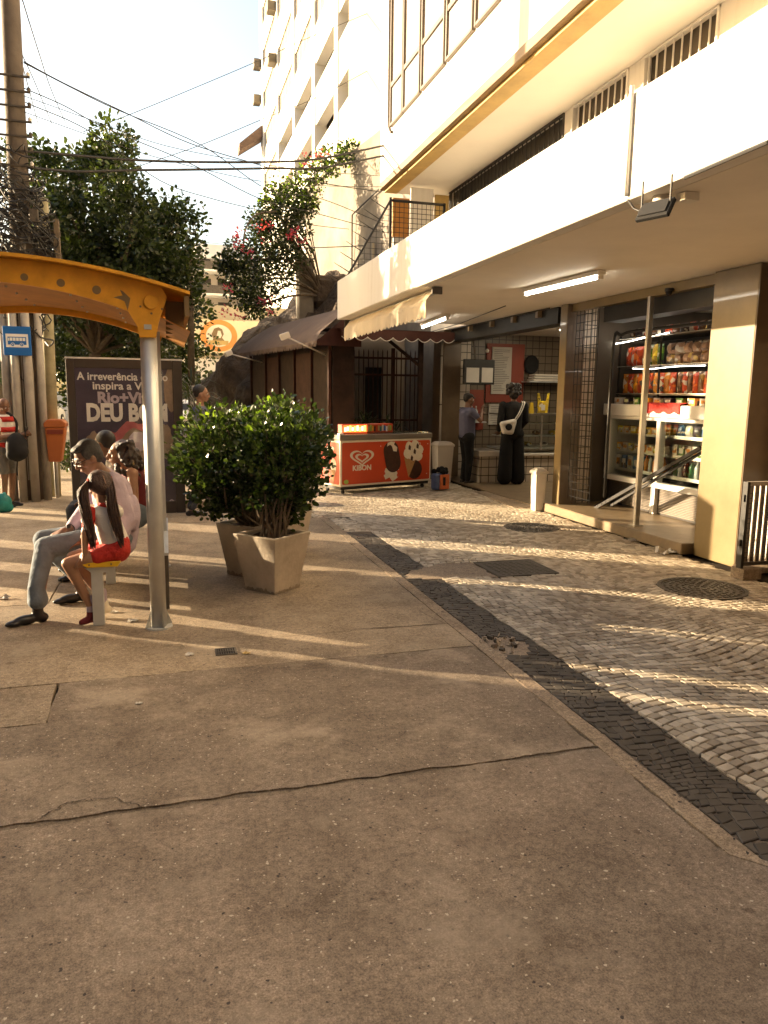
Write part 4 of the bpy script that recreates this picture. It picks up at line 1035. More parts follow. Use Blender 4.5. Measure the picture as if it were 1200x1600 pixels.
# advertising panel
def fit_text(body, origin, size, mat_, parent, width, bold=.0, uy=(0,0,1), ux=(1,0,0), depth=.003):
    o = text_mesh(body, (0,0,0), (1,0,0), (0,1,0), size, mat_, parent, bold=bold, depth=depth)
    org = wpos(parent); xs_ = [v.co.x+org.x for v in o.data.vertices]; k = width/(max(xs_)-min(xs_)); m0 = min(xs_)
    ux = Vector(ux).normalized(); uy = Vector(uy).normalized(); un = ux.cross(uy)
    for v in o.data.vertices:
        c = v.co+org; v.co = Vector(origin)+ux*(c.x-m0)*k+uy*c.y+un*c.z-org
    return o
M['admauve'] = mat('ad_print', (.085,.05,.09), .5, 0, .3, 1.1, c2=(.04,.025,.055))
M['adlet'] = mat('ad_letters', (.80,.70,.70), .5)
M['adlet2'] = mat('ad_letters_dim', (.50,.38,.46), .5)
M['adpink'] = mat('ad_pink', (.42,.10,.12), .5, 0, .3, 5)
M['adskin'] = mat('ad_skin', (.30,.19,.14), .5, 0, .4, 4)
AD = thing('advertising_panel', 'tall dark advertising panel with large pale lettering behind the bus shelter', 'billboard', (-.48,10.2,0))
ya = 10.1; xl, xr, zb, zt = -1.18, .215, .0, 1.985
MB().box((xl,ya+.012,zb+.02),(xr,ya+.17,zt-.02)).build('case', M['adframe'], AD)
mb = MB().box((xl,ya-.005,zb),(xl+.10,ya+.175,zt)).box((xr-.12,ya-.005,zb),(xr,ya+.175,zt)).box((xl+.1003,ya-.004,zt-.11),(xr-.1203,ya+.174,zt)).box((xl+.1003,ya-.004,zb),(xr-.1203,ya+.174,zb+.16)); mb.build('frame', M['adframe'], AD, bevel=.006)
MB().box((xl-.004,ya-.008,zt+.0005),(xr+.004,ya+.178,zt+.022)).build('top_trim', M['steel'], AD)
MB().box((xl+.1,ya+.006,zb+.16),(xr-.12,ya+.0115,zt-.11)).build('poster', M['admauve'], AD)
def T(body, px, py, pxe, h, m_, bold):
    a = P(1, ya+.004, px, py); b_ = P(1, ya+.004, pxe, py)
    fit_text(body, (a.x, ya+.0045, a.z), h, m_, AD, b_.x-a.x, bold)
T('A irreverência do Rio', 120, 593, 262, .135, M['adlet'], .003)
T('inspira a Vivo', 145, 608, 243, .135, M['adlet'], .003)
T('Rio+Vivo', 153, 629, 246, .19, M['adlet2'], .008)
T('DEU BOM', 136, 657, 262, .30, M['adlet'], .014)
def blob(px, py, rx, rz, m_, dy, seed, n=26, wob_=.08):
    q = P(1, ya, px, py); r_ = random.Random(seed)
    MB().extr([(rx*math.cos(2*math.pi*k/n)*(1+r_.uniform(-wob_,wob_)), rz*math.sin(2*math.pi*k/n)*(1+r_.uniform(-wob_,wob_))) for k in range(n)], (q.x,ya+.006-dy,q.z), (1,0,0),(0,0,1),(0,-1,0), .001).build('printed_picture', m_, AD)
blob(212,700,.30,.34,M['adpink'],0,1); blob(214,702,.23,.26,M['adskin'],.0012,2); blob(216,690,.12,.13,M['adlet2'],.0024,3)
blob(150,690,.11,.12,M['adskin'],.0,4,wob_=.2); blob(176,684,.07,.08,M['adpink'],.0012,5,wob_=.2); blob(258,690,.10,.22,M['adskin'],.0,6,wob_=.15); blob(268,610,.10,.28,M['adskin'],.0,7,wob_=.1)
fit_text('A   A', P(1,ya+.004,225,787), .07, M['adlet2'], AD, .42, .001)
MB().box((xl+.1,ya-.002,zb+.16),(xr-.12,ya+.001,zt-.11)).build('glass', M['glass'], AD)
MB().box((-1.3,10.45,.0),(2.0,10.75,.10)).build('low_kerb', M['cement'], origin=(.3,10.6,0), label='low pale kerb running behind the advertising panel', cat='kerb', bevel=.01)

# ================================================================ POLES, SIGN, WIRES
t = thing('utility_pole', 'tall tapering concrete pole at the left edge, wrapped in tangled cables', 'utility pole', (-1.93,11.85,0))
MB().tube([(-1.93,11.85,-.1),(-1.82,11.85,6.7),(-1.79,11.85,9.5)], [.17,.118,.10], 18).build('pole', M['pole'], t, True)
for i in range(9):
    z = 5.75-i*.19; x = -1.93+.11*z/6.7
    MB().box((x-.22,11.7,z),(x+.22,11.735,z+.022)).build('insulator_arm', M['iron'], t)
    for s_ in (-1,1): MB().lathe((x+.2*s_,11.715,z+.022), [(.02,0),(.028,.03),(.015,.05)], 8).build('insulator', M['plastic'] if i % 3 == 0 else M['iron'], t)
rs = random.Random(4)
mb = MB()
for i in range(190):
    z = rs.triangular(2.5, 4.9, 4.0); x = -1.88; r_ = .2+.12*rs.random()+.12*max(0, 1-abs(z-3.9))
    a0 = rs.uniform(0, 6.3); pts = []
    n = rs.randint(5, 9); zz = z
    for k in range(n):
        a0 += rs.uniform(.2, .8); zz += rs.uniform(-.22, .12); rr = r_*rs.uniform(.6,1.25)
        pts.append((x+rr*math.cos(a0), 11.85+rr*math.sin(a0)*.9, zz))
    mb.tube(smooth_pts(pts,3), rs.choice((.006,.009,.012)), 4, cap=False)
mb.build('cable_tangle', M['wire'], t)
mb = MB()
for i in range(9):
    x = -1.93+rs.uniform(-.16,.16); mb.tube([(x,11.66,.3),(x+rs.uniform(-.03,.03),11.65,1.8),(x+rs.uniform(-.05,.05),11.66,3.6)], .007, 5)
mb.build('cables', M['polew'], t)
for i in range(3): MB().box((-1.95+.12*i,11.55,3.3+.28*i),(-1.83+.12*i,11.62,3.48+.28*i)).build('splice_box', M['iron'], t, bevel=.01)
posts = ((-2.16,11.75,.06,3.0,'whitewashed thin post left of the bus stop sign pole'),(-2.0,11.55,.055,2.9,'whitewashed post carrying the bus stop sign'),(-1.84,11.55,.06,3.2,'dirty white post beside the concrete pole, right of the sign'),(-1.70,11.7,.055,2.7,'pale tube post nearest the orange litter bin'))
for x, y, r_, h, lb in posts:
    MB().tube([(x,y,0),(x,y,1.6),(x,y,h)], [r_,r_*.98,r_*.9], 12, mi=0).build('post', M['polew'], smooth=True, origin=(x,y,0), label=lb, cat='post', group='white posts round the utility pole')
t = thing('wooden_pole', 'short cut-off old pole with yellowish top behind the cable tangle', 'utility pole', (-1.63,12.1,0))
MB().tube([(-1.66,12.1,0),(-1.60,12.1,4.30)], [.09,.08], 12).build('pole', M['polegreen'], t, True)
for z in (3.47,3.77): MB().box((-1.75,11.97,z),(-1.37,12.01,z+.07)).build('crossbar', M['pole'], t)
MB().box((-1.45,11.93,3.42),(-1.38,12.03,4.0)).build('bracket', M['bark'], t)
t = thing('utility_pole', 'slim brown pole with a whitewashed foot right of the advertising panel', 'utility pole', (.68,20,0))
MB().tube([(.66,20,1.75),(.72,20,5.35)], [.09,.075], 12).build('pole', M['bark'], t, True)
MB().tube([(.655,20,0),(.66,20,1.749)], [.10,.092], 12).build('painted_foot', M['polew'], t, True)
MB().lathe((.69,20,3.62), [(.1,0),(.1,.07)], 12).build('band', M['iron'], t)
# bus stop sign
BSg = thing('bus_stop_sign', 'square blue bus stop sign with a white bus pictogram', 'sign', (-2,11.45,2.4))
ys_ = 11.46
a = P(1,ys_,3,509); b_ = P(1,ys_,50,556)
MB().box((a.x,ys_,b_.z),(b_.x,ys_+.012,a.z)).build('plate', M['bluesign'], BSg, bevel=.004)
W_ = b_.x-a.x; Hh = a.z-b_.z
def SB(u0,v0,u1,v1,m_,k,nm='pictogram'): return MB().box((a.x+W_*u0,ys_-.0008*k,b_.z+Hh*v0),(a.x+W_*u1,ys_-.0008*k+.0006,b_.z+Hh*v1)).build(nm, m_, BSg)
SB(.10,.28,.90,.74,M['whites'],1,'panel')
SB(.17,.37,.83,.64,M['bluesign'],2); 
for k in range(5): SB(.24+k*.115,.50,.335+k*.115,.61,M['whites'],3)
SB(.185,.50,.22,.60,M['whites'],3)
for u in (.34,.66):
    for r_, m_, k in ((.075,M['whites'],4),(.055,M['bluesign'],5),(.022,M['whites'],6)):
        MB().extr([(r_*W_*math.cos(q*math.pi/9), r_*W_*math.sin(q*math.pi/9)) for q in range(18)], (a.x+W_*u,ys_-.0008*k,b_.z+Hh*.37), (1,0,0),(0,0,1),(0,-1,0), .0006).build('wheel', m_, BSg)

def wire(pix, y0, y1, r_, label, m_=None):
    n = len(pix); pts = []
    xa = pix[0][0]; xb = pix[-1][0]
    for (px, py) in pix:
        t = (px-xa)/(xb-xa) if xb != xa else 0
        # even spacing in depth along the span
        k = t*y0/(y1*(1-t)+t*y0)
        pts.append(P(1, y0+(y1-y0)*k, px, py))
    return MB().tube(smooth_pts(pts), r_, 6).build('overhead_wire', m_ or M['wire'], smooth=True, origin=tuple(pts[0]), label=label, cat='wire', group='overhead wires')
wire([(44,236),(120,243),(210,250),(300,253),(420,253),(500,248),(607,226)], 11.8, 13.7, .018, 'upper of the two thick black cables from the pole to the white building')
wire([(44,262),(120,268),(210,266),(300,265),(420,263),(500,262),(607,242)], 11.8, 13.7, .018, 'lower of the two thick black cables from the pole to the white building')
wire([(37,96),(100,130),(200,178),(297,224),(410,259),(500,285),(596,300)], 11.7, 13.7, .007, 'thin wire falling from the top arm of the pole towards the terrace')
wire([(37,98),(110,136),(182,171),(315,227),(420,297),(500,310),(600,350)], 11.7, 16, .007, 'thin wire just below the top one, dropping to the old wall')
wire([(38,138),(100,165),(165,200),(290,252),(410,312),(500,335),(600,362)], 11.7, 16, .007, 'thin wire from the middle arm of the pole to the old wall')
wire([(40,160),(140,205),(250,282),(330,310),(410,330),(480,350),(545,358)], 11.7, 18, .007, 'lowest thin wire crossing the sky to the climbing plant')
wire([(130,206),(200,180),(300,139),(406,94),(480,60),(596,12)], 20, 26, .010, 'wire rising to the right across the sky to the tall tower')
wire([(210,262),(315,226),(413,185),(500,150),(594,100)], 20, 26, .010, 'second lower wire rising to the right to the tall tower')
wire([(35,0),(60,80),(80,140),(105,198)], 11.0, 20, .008, 'thin wire coming steeply down from the top left corner')
wire([(32,80),(55,130),(82,196)], 11.8, 20, .008, 'left wire fanning down from the pole into the big tree')
wire([(34,98),(48,150),(60,196)], 11.8, 20, .008, 'shortest wire fanning down from the pole into the big tree')
wire([(38,150),(150,190),(260,228),(400,255),(500,268),(596,275)], 11.7, 13.7, .005, 'very thin wire sagging between pole and white building')
wire([(38,175),(150,215),(260,250),(400,282),(500,290),(600,292)], 11.7, 13.7, .005, 'lowest very thin wire between pole and white building')
wire([(470,388),(520,386),(570,384)], 19, 17.5, .012, 'short dark wire across the old plaster wall')
wire([(300,375),(340,380),(390,372)], 20, 19, .008, 'short wire from the slim brown pole to the climbing plant')

# litter bins
t = thing('litter_bin', 'orange plastic litter bin hung on a post by the bus stop', 'bin', (-1.6,11.6,.5))
yb = 11.6; a = P(1,yb,70,668); b_ = P(1,yb,102,668); c = P(1,yb,76,722); e = P(1,yb,96,722)
mb = MB(); z1, z0 = a.z, c.z
mb.add([(c.x,yb,z0),(e.x,yb,z0),(e.x,yb+.22,z0),(c.x,yb+.22,z0),(a.x,yb-.04,z1),(b_.x,yb-.04,z1),(b_.x,yb+.26,z1),(a.x,yb+.26,z1)],[(0,3,2,1),(4,5,6,7),(0,1,5,4),(1,2,6,5),(2,3,7,6),(3,0,4,7)])
mb.build('body', M['binor'], t, bevel=.02, segs=3)
mb = MB().extr([(0,0),(b_.x-a.x+.02,0),(b_.x-a.x+.02,.06),(b_.x-a.x-.03,.11),(.05,.11),(0,.06)], (a.x-.01,yb+.27,z1+.003), (1,0,0),(0,0,1),(0,-1,0), .32); mb.build('lid', M['binor'], t, bevel=.015, segs=2)
MB().box((a.x+.03,yb-.045,z1-.09),(b_.x-.03,yb-.041,z1-.03)).build('slot', M['redwall'], t)
MB().tube([(-1.60,11.9,0),(-1.60,11.9,1.05)], .03, 10).build('post', M['greypaint'], t, True)
def swing_bin(c, s, h, label):
    t = thing('litter_bin', label, 'bin', (c[0],c[1],0), 'white plastic bins')
    r0, r1 = s*.40, s*.5
    def ring(r_, z): return [(c[0]-r_,c[1]-r_,z),(c[0]+r_,c[1]-r_,z),(c[0]+r_,c[1]+r_,z),(c[0]-r_,c[1]+r_,z)]
    mb = MB().add(ring(r0,.0)+ring(r1,h), [(0,3,2,1),(4,5,6,7),(0,1,5,4),(1,2,6,5),(2,3,7,6),(3,0,4,7)]); mb.build('body', M['plastic'], t, bevel=.012, segs=2)
    mb = MB().add(ring(r1+.015,h)+ring(r1+.015,h+.035)+ring(r1-.04,h+.085), [(0,3,2,1),(0,1,5,4),(1,2,6,5),(2,3,7,6),(3,0,4,7),(4,5,9,8),(5,6,10,9),(6,7,11,10),(7,4,8,11),(8,9,10,11)]); mb.build('lid', M['plastic'], t, bevel=.008)
swing_bin((4.98,9.27), .17, .52, 'narrow white bin standing in the sun beside the bar pillar')
swing_bin((4.86,12.75), .32, .66, 'grey-white bin with rim in the shade left of the blue-shirted man')

# ================================================================ PLANTERS
def leaf_cloud(n, sampler, size, m_, parent, name='foliage', seed=1, shape='ovate', up=.3, young=None):
    r_ = random.Random(seed); V = []; F = []; MI = []
    for _ in range(n):
        s = sampler(r_)
        if s is None: continue
        c, out = s
        d = Vector((out[0]+r_.gauss(0,.6), out[1]+r_.gauss(0,.6), out[2]*.6+up+r_.gauss(0,.5)))
        if d.length < .05: continue
        d.normalize()
        t = Vector((r_.gauss(0,1), r_.gauss(0,1), r_.gauss(0,.6))); side = d.cross(t)
        if side.length < .05: continue
        side.normalize(); nn_ = side.cross(d)
        L = size*r_.uniform(.5, 1.4); W = L*(.30 if shape == 'ovate' else .36); b0 = len(V); c = Vector(c)
        cu = L*r_.uniform(.0,.22)
        V += [c, c+d*L*.45+side*W+nn_*cu*.4, c+d*L*.85+side*W*.75-nn_*cu*.2, c+d*L-nn_*cu*.6, c+d*L*.85-side*W*.75-nn_*cu*.2, c+d*L*.45-side*W+nn_*cu*.4, c+d*L*.5-nn_*.02*L]
        F += [(b0,b0+1,b0+6),(b0+1,b0+2,b0+6),(b0+2,b0+3,b0+6),(b0+3,b0+4,b0+6),(b0+4,b0+5,b0+6),(b0+5,b0,b0+6)]
        k = 1 if (young and young(c, r_)) else 0
        MI += [k]*6
    mb = MB(); mb.v = [tuple(v) for v in V]; mb.f = F; mb.m = MI
    return mb.build(name, m_, parent)
def planter_plant(cx, cy, ang, top, bot, h, label, crown, nleaf, seed, z_lo, m_pl=None):
    t = thing('potted_bush', label, 'potted plant', (cx,cy,0), 'bushes in concrete planters')
    ca, sa = math.cos(ang), math.sin(ang)
    def ring(s, z): return [(cx+(x*ca-y*sa)*s/2, cy+(x*sa+y*ca)*s/2, z) for x, y in ((-1,-1),(1,-1),(1,1),(-1,1))]
    mb = MB().add(ring(bot,0)+ring(top,h)+ring(top-.07,h)+ring(top-.09,h-.06), [(0,3,2,1),(0,1,5,4),(1,2,6,5),(2,3,7,6),(3,0,4,7),(4,5,9,8),(5,6,10,9),(6,7,11,10),(7,4,8,11),(8,9,13,12),(9,10,14,13),(10,11,15,14),(11,8,12,15),(12,13,14,15)])
    pl_ = mb.build('planter', M['planter'], t, bevel=.006)
    k_ = MB(); rg = random.Random(seed+5)
    for sd in range(4):      # dirt splashed up from the ground, with a ragged edge
        q0 = ring(bot+.004,.002)[sd]; q1 = ring(bot+.004,.002)[(sd+1) % 4]; hs = [.012+.03*abs(noise.noise(Vector((i*.13,sd*7.1,seed))))*2+rg.uniform(0,.012) for i in range(60)]; vs = []
        for i in range(60):
            tt = i/59; hh = hs[i]; sc_ = (bot+.004+(top-bot)*hh/h)/(bot+.004)
            x_ = q0[0]+(q1[0]-q0[0])*tt; y_ = q0[1]+(q1[1]-q0[1])*tt; vs += [(x_,y_,.002),(cx+(x_-cx)*sc_,cy+(y_-cy)*sc_,hh)]
        k_.add(vs, [(2*i,2*i+2,2*i+3,2*i+1) for i in range(59)])
    k_.build('grime', M['grime'], pl_)
    mb = MB(); g = 8; vs = []; r_ = random.Random(seed)
    for i in range(g+1):
        for j in range(g+1):
            u = (i/g-.5)*(top-.10); v = (j/g-.5)*(top-.10); vs.append((cx+u*ca-v*sa, cy+u*sa+v*ca, h-.05+.03*r_.random()))
    mb.add(vs, [(i*(g+1)+j,(i+1)*(g+1)+j,(i+1)*(g+1)+j+1,i*(g+1)+j+1) for i in range(g) for j in range(g)]); mb.build('soil', M['soil'], t)
    (kx,ky,kz,rx,ry,rz) = crown
    mb = MB()
    for i in range(46):
        a = r_.uniform(0,6.28); e = Vector((kx+rx*.75*math.cos(a)*r_.random(), ky+ry*.75*math.sin(a)*r_.random(), kz+rz*r_.uniform(-.4,.7)))
        s_ = Vector((cx+r_.uniform(-.1,.1), cy+r_.uniform(-.1,.1), h-.04)); m = s_.lerp(e,.5)+Vector((r_.uniform(-.08,.08),r_.uniform(-.08,.08),-.02))
        mb.tube(smooth_pts([s_,m,e],4), [.011]*4+[.008]*4+[.004], 5)
    mb.build('stems', M['bark'], t)
    def samp(rr):
        for _ in range(20):
            v = Vector((rr.gauss(0,1), rr.gauss(0,1), rr.gauss(0,1))).normalized(); q = rr.random()**.42
            tz = v.z*q
            wz = 1.0 if tz > -.15 else max(.52, 1+(tz+.15)*.62)
            bump = 1+.24*noise.noise(v*2.3+Vector((seed,0,0)))+.26*noise.noise(v*6+Vector((seed,3,0)))
            c = Vector((kx+rx*v.x*q*bump*wz, ky+ry*v.y*q*bump*wz, kz+rz*tz*bump))
            if c.z < z_lo: continue
            if noise.noise(c*7+Vector((0,seed,0))) < -.14: continue
            return c, v
        return None
    leaf_cloud(nleaf, samp, .050, [M['leafb'], M['leafy']], t, seed=seed, up=.45, young=lambda c, rr: (c.z > kz+rz*.55 and rr.random() < .14) or rr.random() < .01)
    return t
A41 = R(41)
planter_plant(.80,5.95,A41,.45,.31,.47, 'leafy bush in the front tapered concrete planter, set corner-on', (.90,5.98,1.02,.39,.38,.50), 4600, 21, .41)
planter_plant(.70,6.50,A41,.45,.31,.47, 'bush in the second concrete planter, half hidden behind the front one', (.47,6.42,1.00,.46,.48,.50), 5200, 22, .50)
planter_plant(1.10,7.40,A41,.46,.32,.50, 'bush in the rear concrete planter, only its rim corner showing', (1.08,7.25,1.08,.50,.45,.48), 2600, 23, .56)

# ================================================================ FREEZER
P0 = Vector((2.62,11.38,0)); fx = Vector((.94,.34,0)).normalized(); fn = Vector((fx.y,-fx.x,0)); fb = -fn
FR = thing('ice_cream_freezer', 'red chest freezer with ice cream pictures on its front', 'freezer', tuple(P0+fx*.9+fb*.33))
FW_, FD_ = 1.86, .62
def fbox(u0,u1,d0,d1,z0,z1): 
    return MB().obox(P0+fx*(u0+u1)/2+fb*(d0+d1)/2+Vector((0,0,(z0+z1)/2)), (u1-u0,d1-d0,z1-z0), fx, fb)
fbox(0,FW_,0,FD_,.12,.86).build('body', M['creamf'], FR, bevel=.012, segs=2)
fbox(-.012,FW_+.012,-.012,FD_+.012,.8605,.945).build('lid', M['lid'], FR, bevel=.012, segs=2)
fbox(.04,FW_-.04,.03,FD_-.03,.946,.956).build('glass_top', M['glassd'], FR)
fbox(.03,FW_-.03,.03,FD_-.03,.07,.1195).build('base', M['black'], FR)
fbox(-.01,.07,.0,.08,.9455,.975).build('handle', M['plastic'], FR, bevel=.005)
for u in (.10,FW_-.12):
    for d_ in (.08,FD_-.08):
        q = P0+fx*u+fb*d_; MB().tube([q+fx*-.015+Vector((0,0,.035)), q+fx*.015+Vector((0,0,.035))], .034, 12).build('caster', M['matte'], FR)
def rrect(w_, h_, r_, n=5):
    out = []
    for cx_, cy_, a0 in ((w_-r_,r_,-90),(w_-r_,h_-r_,0),(r_,h_-r_,90),(r_,r_,180)):
        for k in range(n+1):
            a = R(a0+90*k/n); out.append((cx_+r_*math.cos(a), cy_+r_*math.sin(a)))
    return out
def fpoly(poly, u, z, lift, m_, name, sc_=1, rot=0, parent=None):
    c, s_ = math.cos(rot), math.sin(rot); pp = [((x*c-y*s_)*sc_, (x*s_+y*c)*sc_) for x, y in poly]
    return MB().extr(pp, P0+fx*u+Vector((0,0,z))+fn*(.0005+lift), fx, (0,0,1), fn, .0012).build(name, m_, parent or FR)
fpoly(rrect(FW_-.06,.67,.03), .03, .155, .0, M['redf'], 'front_panel')
def heart(n=44):
    out = []
    for k in range(n):
        t = 2*math.pi*k/n; out.append((16*math.sin(t)**3/16, (13*math.cos(t)-5*math.cos(2*t)-2*math.cos(3*t)-math.cos(4*t))/16*.62))
    return out
def ring_poly(mb, pts, s0, s1, u, z, lift):
    n = len(pts); o_ = P0+fx*u+Vector((0,0,z))+fn*lift; vs = [o_+fx*x*s0+Vector((0,0,y*s0)) for x, y in pts]+[o_+fx*x*s1+Vector((0,0,y*s1)) for x, y in pts]
    mb.add(vs, [(i,(i+1)%n,n+(i+1)%n,n+i) for i in range(n)])
mb = MB(); ring_poly(mb, heart(), .235,.185,.415,.585,.0035); ring_poly(mb, heart(), .135,.085,.415,.578,.0035); mb.build('heart_emblem', M['creamf'], FR)
o = fit_text('KIBON', P0+fx*.235+Vector((0,0,.375))+fn*.003, .115, M['creamf'], FR, .36, .004, ux=fx)
# chocolate ice cream bar
fpoly([(.16*math.cos(k*math.pi/9)*(1.25 if False else 1), .16*math.sin(k*math.pi/9)) for k in range(18)], 1.50,.33,.0035, M['choc'], 'picture_sauce')
rs = random.Random(8)
fpoly([(.19*math.cos(k*math.pi/12)*rs.uniform(.55,1.25), .11*math.sin(k*math.pi/12)*rs.uniform(.55,1.3)) for k in range(24)], 1.00,.29,.0035, M['ice'], 'picture_splash')
fpoly([(x-.155,y-.26) for x, y in rrect(.31,.52,.15,8)], 1.02,.565,.005, M['choc'], 'picture_ice_cream_bar', rot=R(13))
fpoly([(-.10,.02),(-.04,.05),(.0,.02),(.03,-.06),(.10,-.07),(.11,0),(.04,.05),(.06,.09),(-.02,.10),(-.09,.08)], 1.01,.72,.0067, M['ice'], 'picture_bite')
fpoly([(-.13,.12),(.13,.10),(-.03,-.22)], 1.40,.42,.005, M['cone'], 'picture_cone')
for du, dz, r_ in ((-.07,.17,.085),(.06,.19,.09),(.16,.11,.085),(.14,-.0,.08),(-.09,.06,.09),(.03,.04,.12)):
    fpoly([(r_*math.cos(k*math.pi/9)*rs.uniform(.88,1.08), r_*math.sin(k*math.pi/9)*rs.uniform(.88,1.08)) for k in range(18)], 1.44+du,.555+dz,.0067+.0003*(du+.2), M['ice'], 'picture_ice_cream')
for du, dz in ((.0,-.03),(.06,.08),(-.05,.15),(.12,.17)): fpoly([(.0,.05),(.03,.01),(.02,-.05),(-.025,-.03),(-.02,.02)], 1.43+du,.56+dz,.0082, M['choc'], 'picture_sauce')
fpoly([(.045*math.cos(k*math.pi/6)*rs.uniform(.8,1.1), .035*math.sin(k*math.pi/6)) for k in range(12)], .11,.20,.003, M['green'], 'green_mark')
for i in range(16): fpoly([(.010*math.cos(k*math.pi/3), .008*math.sin(k*math.pi/3)) for k in range(6)], rs.uniform(.75,1.78), rs.choice((rs.uniform(.2,.34), rs.uniform(.7,.8))), .003, M['ice'], 'picture_drop')
# end panel of the freezer
def epoly(poly, d_, z, lift, m_, name, sc_=1, rot=0):
    c, s_ = math.cos(rot), math.sin(rot); pp = [(-(x*c-y*s_)*sc_, (x*s_+y*c)*sc_) for x, y in poly]
    return MB().extr(pp, P0+fb*d_+Vector((0,0,z))-fx*(.0005+lift), fb, (0,0,1), -fx, .0012).build(name, m_, FR)
epoly([(-x,y) for x, y in rrect(FD_-.06,.67,.03)], .03,.155,0, M['redf'], 'end_panel')
epoly([(x,y*1.0) for x, y in heart()], .30,.70,.003, M['creamf'], 'heart_emblem', .12)
epoly([(x-.06,y-.16) for x, y in rrect(.12,.34,.055,6)], .40,.37,.003, M['choc'], 'picture_ice_cream_bar', rot=R(-10))
epoly([(.09*math.cos(k*math.pi/8),.13*math.sin(k*math.pi/8)) for k in range(16)], .20,.44,.003, M['ice'], 'picture_ice_cream')
epoly([(-.07,.1),(.07,.1),(.0,-.14)], .20,.28,.0045, M['cone'], 'picture_cone')
# lit box of ice pops standing on it
DB = thing('display_box', 'long red display box with coloured packs standing on the freezer lid', 'display box', tuple(P0+fx*.62+fb*.35+Vector((0,0,.957))))
fbox(.22,1.24,.28,.42,.957,1.10).build('box', M['redf'], DB, bevel=.006)
cs_ = [M['trimy'],M['creamf'],M['redf'],M['green'],M['bluesign'],M['trimy'],M['orange'],M['whites'],M['teal'],M['choc']]
lm = [glow('lit_panel', (1.0,.16,.03), .7), glow('lit_yellow', (1.0,.62,.12), .9), glow('lit_cream', (1.0,.85,.5), .8)]
fbox(.235,.70,.272,.2795,.968,1.088).build('lit_face', lm[0], DB)
for i in range(9): fbox(.25+i*.048,.285+i*.048,.266,.2715,.985+.008*(i%2),1.05+.014*((i*7)%3)).build('pack_picture', lm[1+(i*5)%2] if i > 1 else lm[2], DB)
for i in range(12): fbox(.72+i*.041,.75+i*.041,.272,.2795,.975+.006*(i%3),1.06+.012*((i*5)%3)).build('pack_picture', cs_[(i*3)%10], DB)
# bag on the ground by the freezer
t = thing('carrier_bag', 'orange and blue printed carrier bag stuffed full beside the freezer', 'bag', (4.40,11.62,0))
mb = MB().obox((4.40,11.62,.15), (.30,.16,.28), (.96,.28,0), (-.28,.96,0)); mb.build('bag', M['bagblue'], t, bevel=.04, segs=3)
mb = MB().obox((4.45,11.545,.15), (.19,.02,.25), (.96,.28,0), (-.28,.96,0)); mb.build('printed_front', M['bagor'], t, bevel=.005)
mb = MB().obox((4.44,11.530,.16), (.05,.01,.14), (.96,.28,0), (-.28,.96,0)); mb.build('printed_mark', M['matte'], t)
mb = MB()
for i in range(12): mb.ball((4.40+rs.uniform(-.13,.13),11.62+rs.uniform(-.07,.07),.31+rs.uniform(0,.06)), rs.uniform(.03,.055), 7, 5)
mb.build('contents', M['blackcl'], t, True)
# potted palms behind the freezer
def strap_plant(x, y, h, n, L, label, m_=None, seed=1, name='potted_palm', potr=.16):
    t = thing(name, label, 'plant', (x,y,0), 'dark palms by the gate')
    MB().lathe((x,y,0), [(potr*.7,0),(potr,.3),(potr*.93,.3),(potr*.9,.27)], 14).build('pot', M['matte'], t)
    r_ = random.Random(seed); mb = MB()
    for i in range(3): mb.tube([(x+r_.uniform(-.05,.05),y+r_.uniform(-.05,.05),.27),(x+r_.uniform(-.1,.1),y+r_.uniform(-.1,.1),h)], .015, 6)
    mb.build('stem', M['bark'], t)
    mb = MB()
    for i in range(n):
        a = r_.uniform(0,6.28); el = r_.uniform(-.2,1.1); c = Vector((x+r_.uniform(-.1,.1), y+r_.uniform(-.1,.1), h*r_.uniform(.8,1.05)))
        d_ = Vector((math.cos(a)*math.cos(el), math.sin(a)*math.cos(el), math.sin(el))); sd_ = d_.cross(Vector((0,0,1))).normalized()*.016; l = L*r_.uniform(.6,1.1)
        m1 = c+d_*l*.55; e = c+d_*l+Vector((0,0,-.25*l))
        mb.add([c-sd_*.4,c+sd_*.4,m1+sd_,m1-sd_,e], [(0,1,2,3),(3,2,4)])
    mb.build('fronds', m_ or M['palm'], t)
strap_plant(3.55,13.3,1.05,90,.42,'dark spiky palm in a pot behind the display box on the freezer', seed=3)
strap_plant(4.15,13.7,.95,60,.40,'smaller dark palm in a pot right of the other, behind the freezer', seed=4)

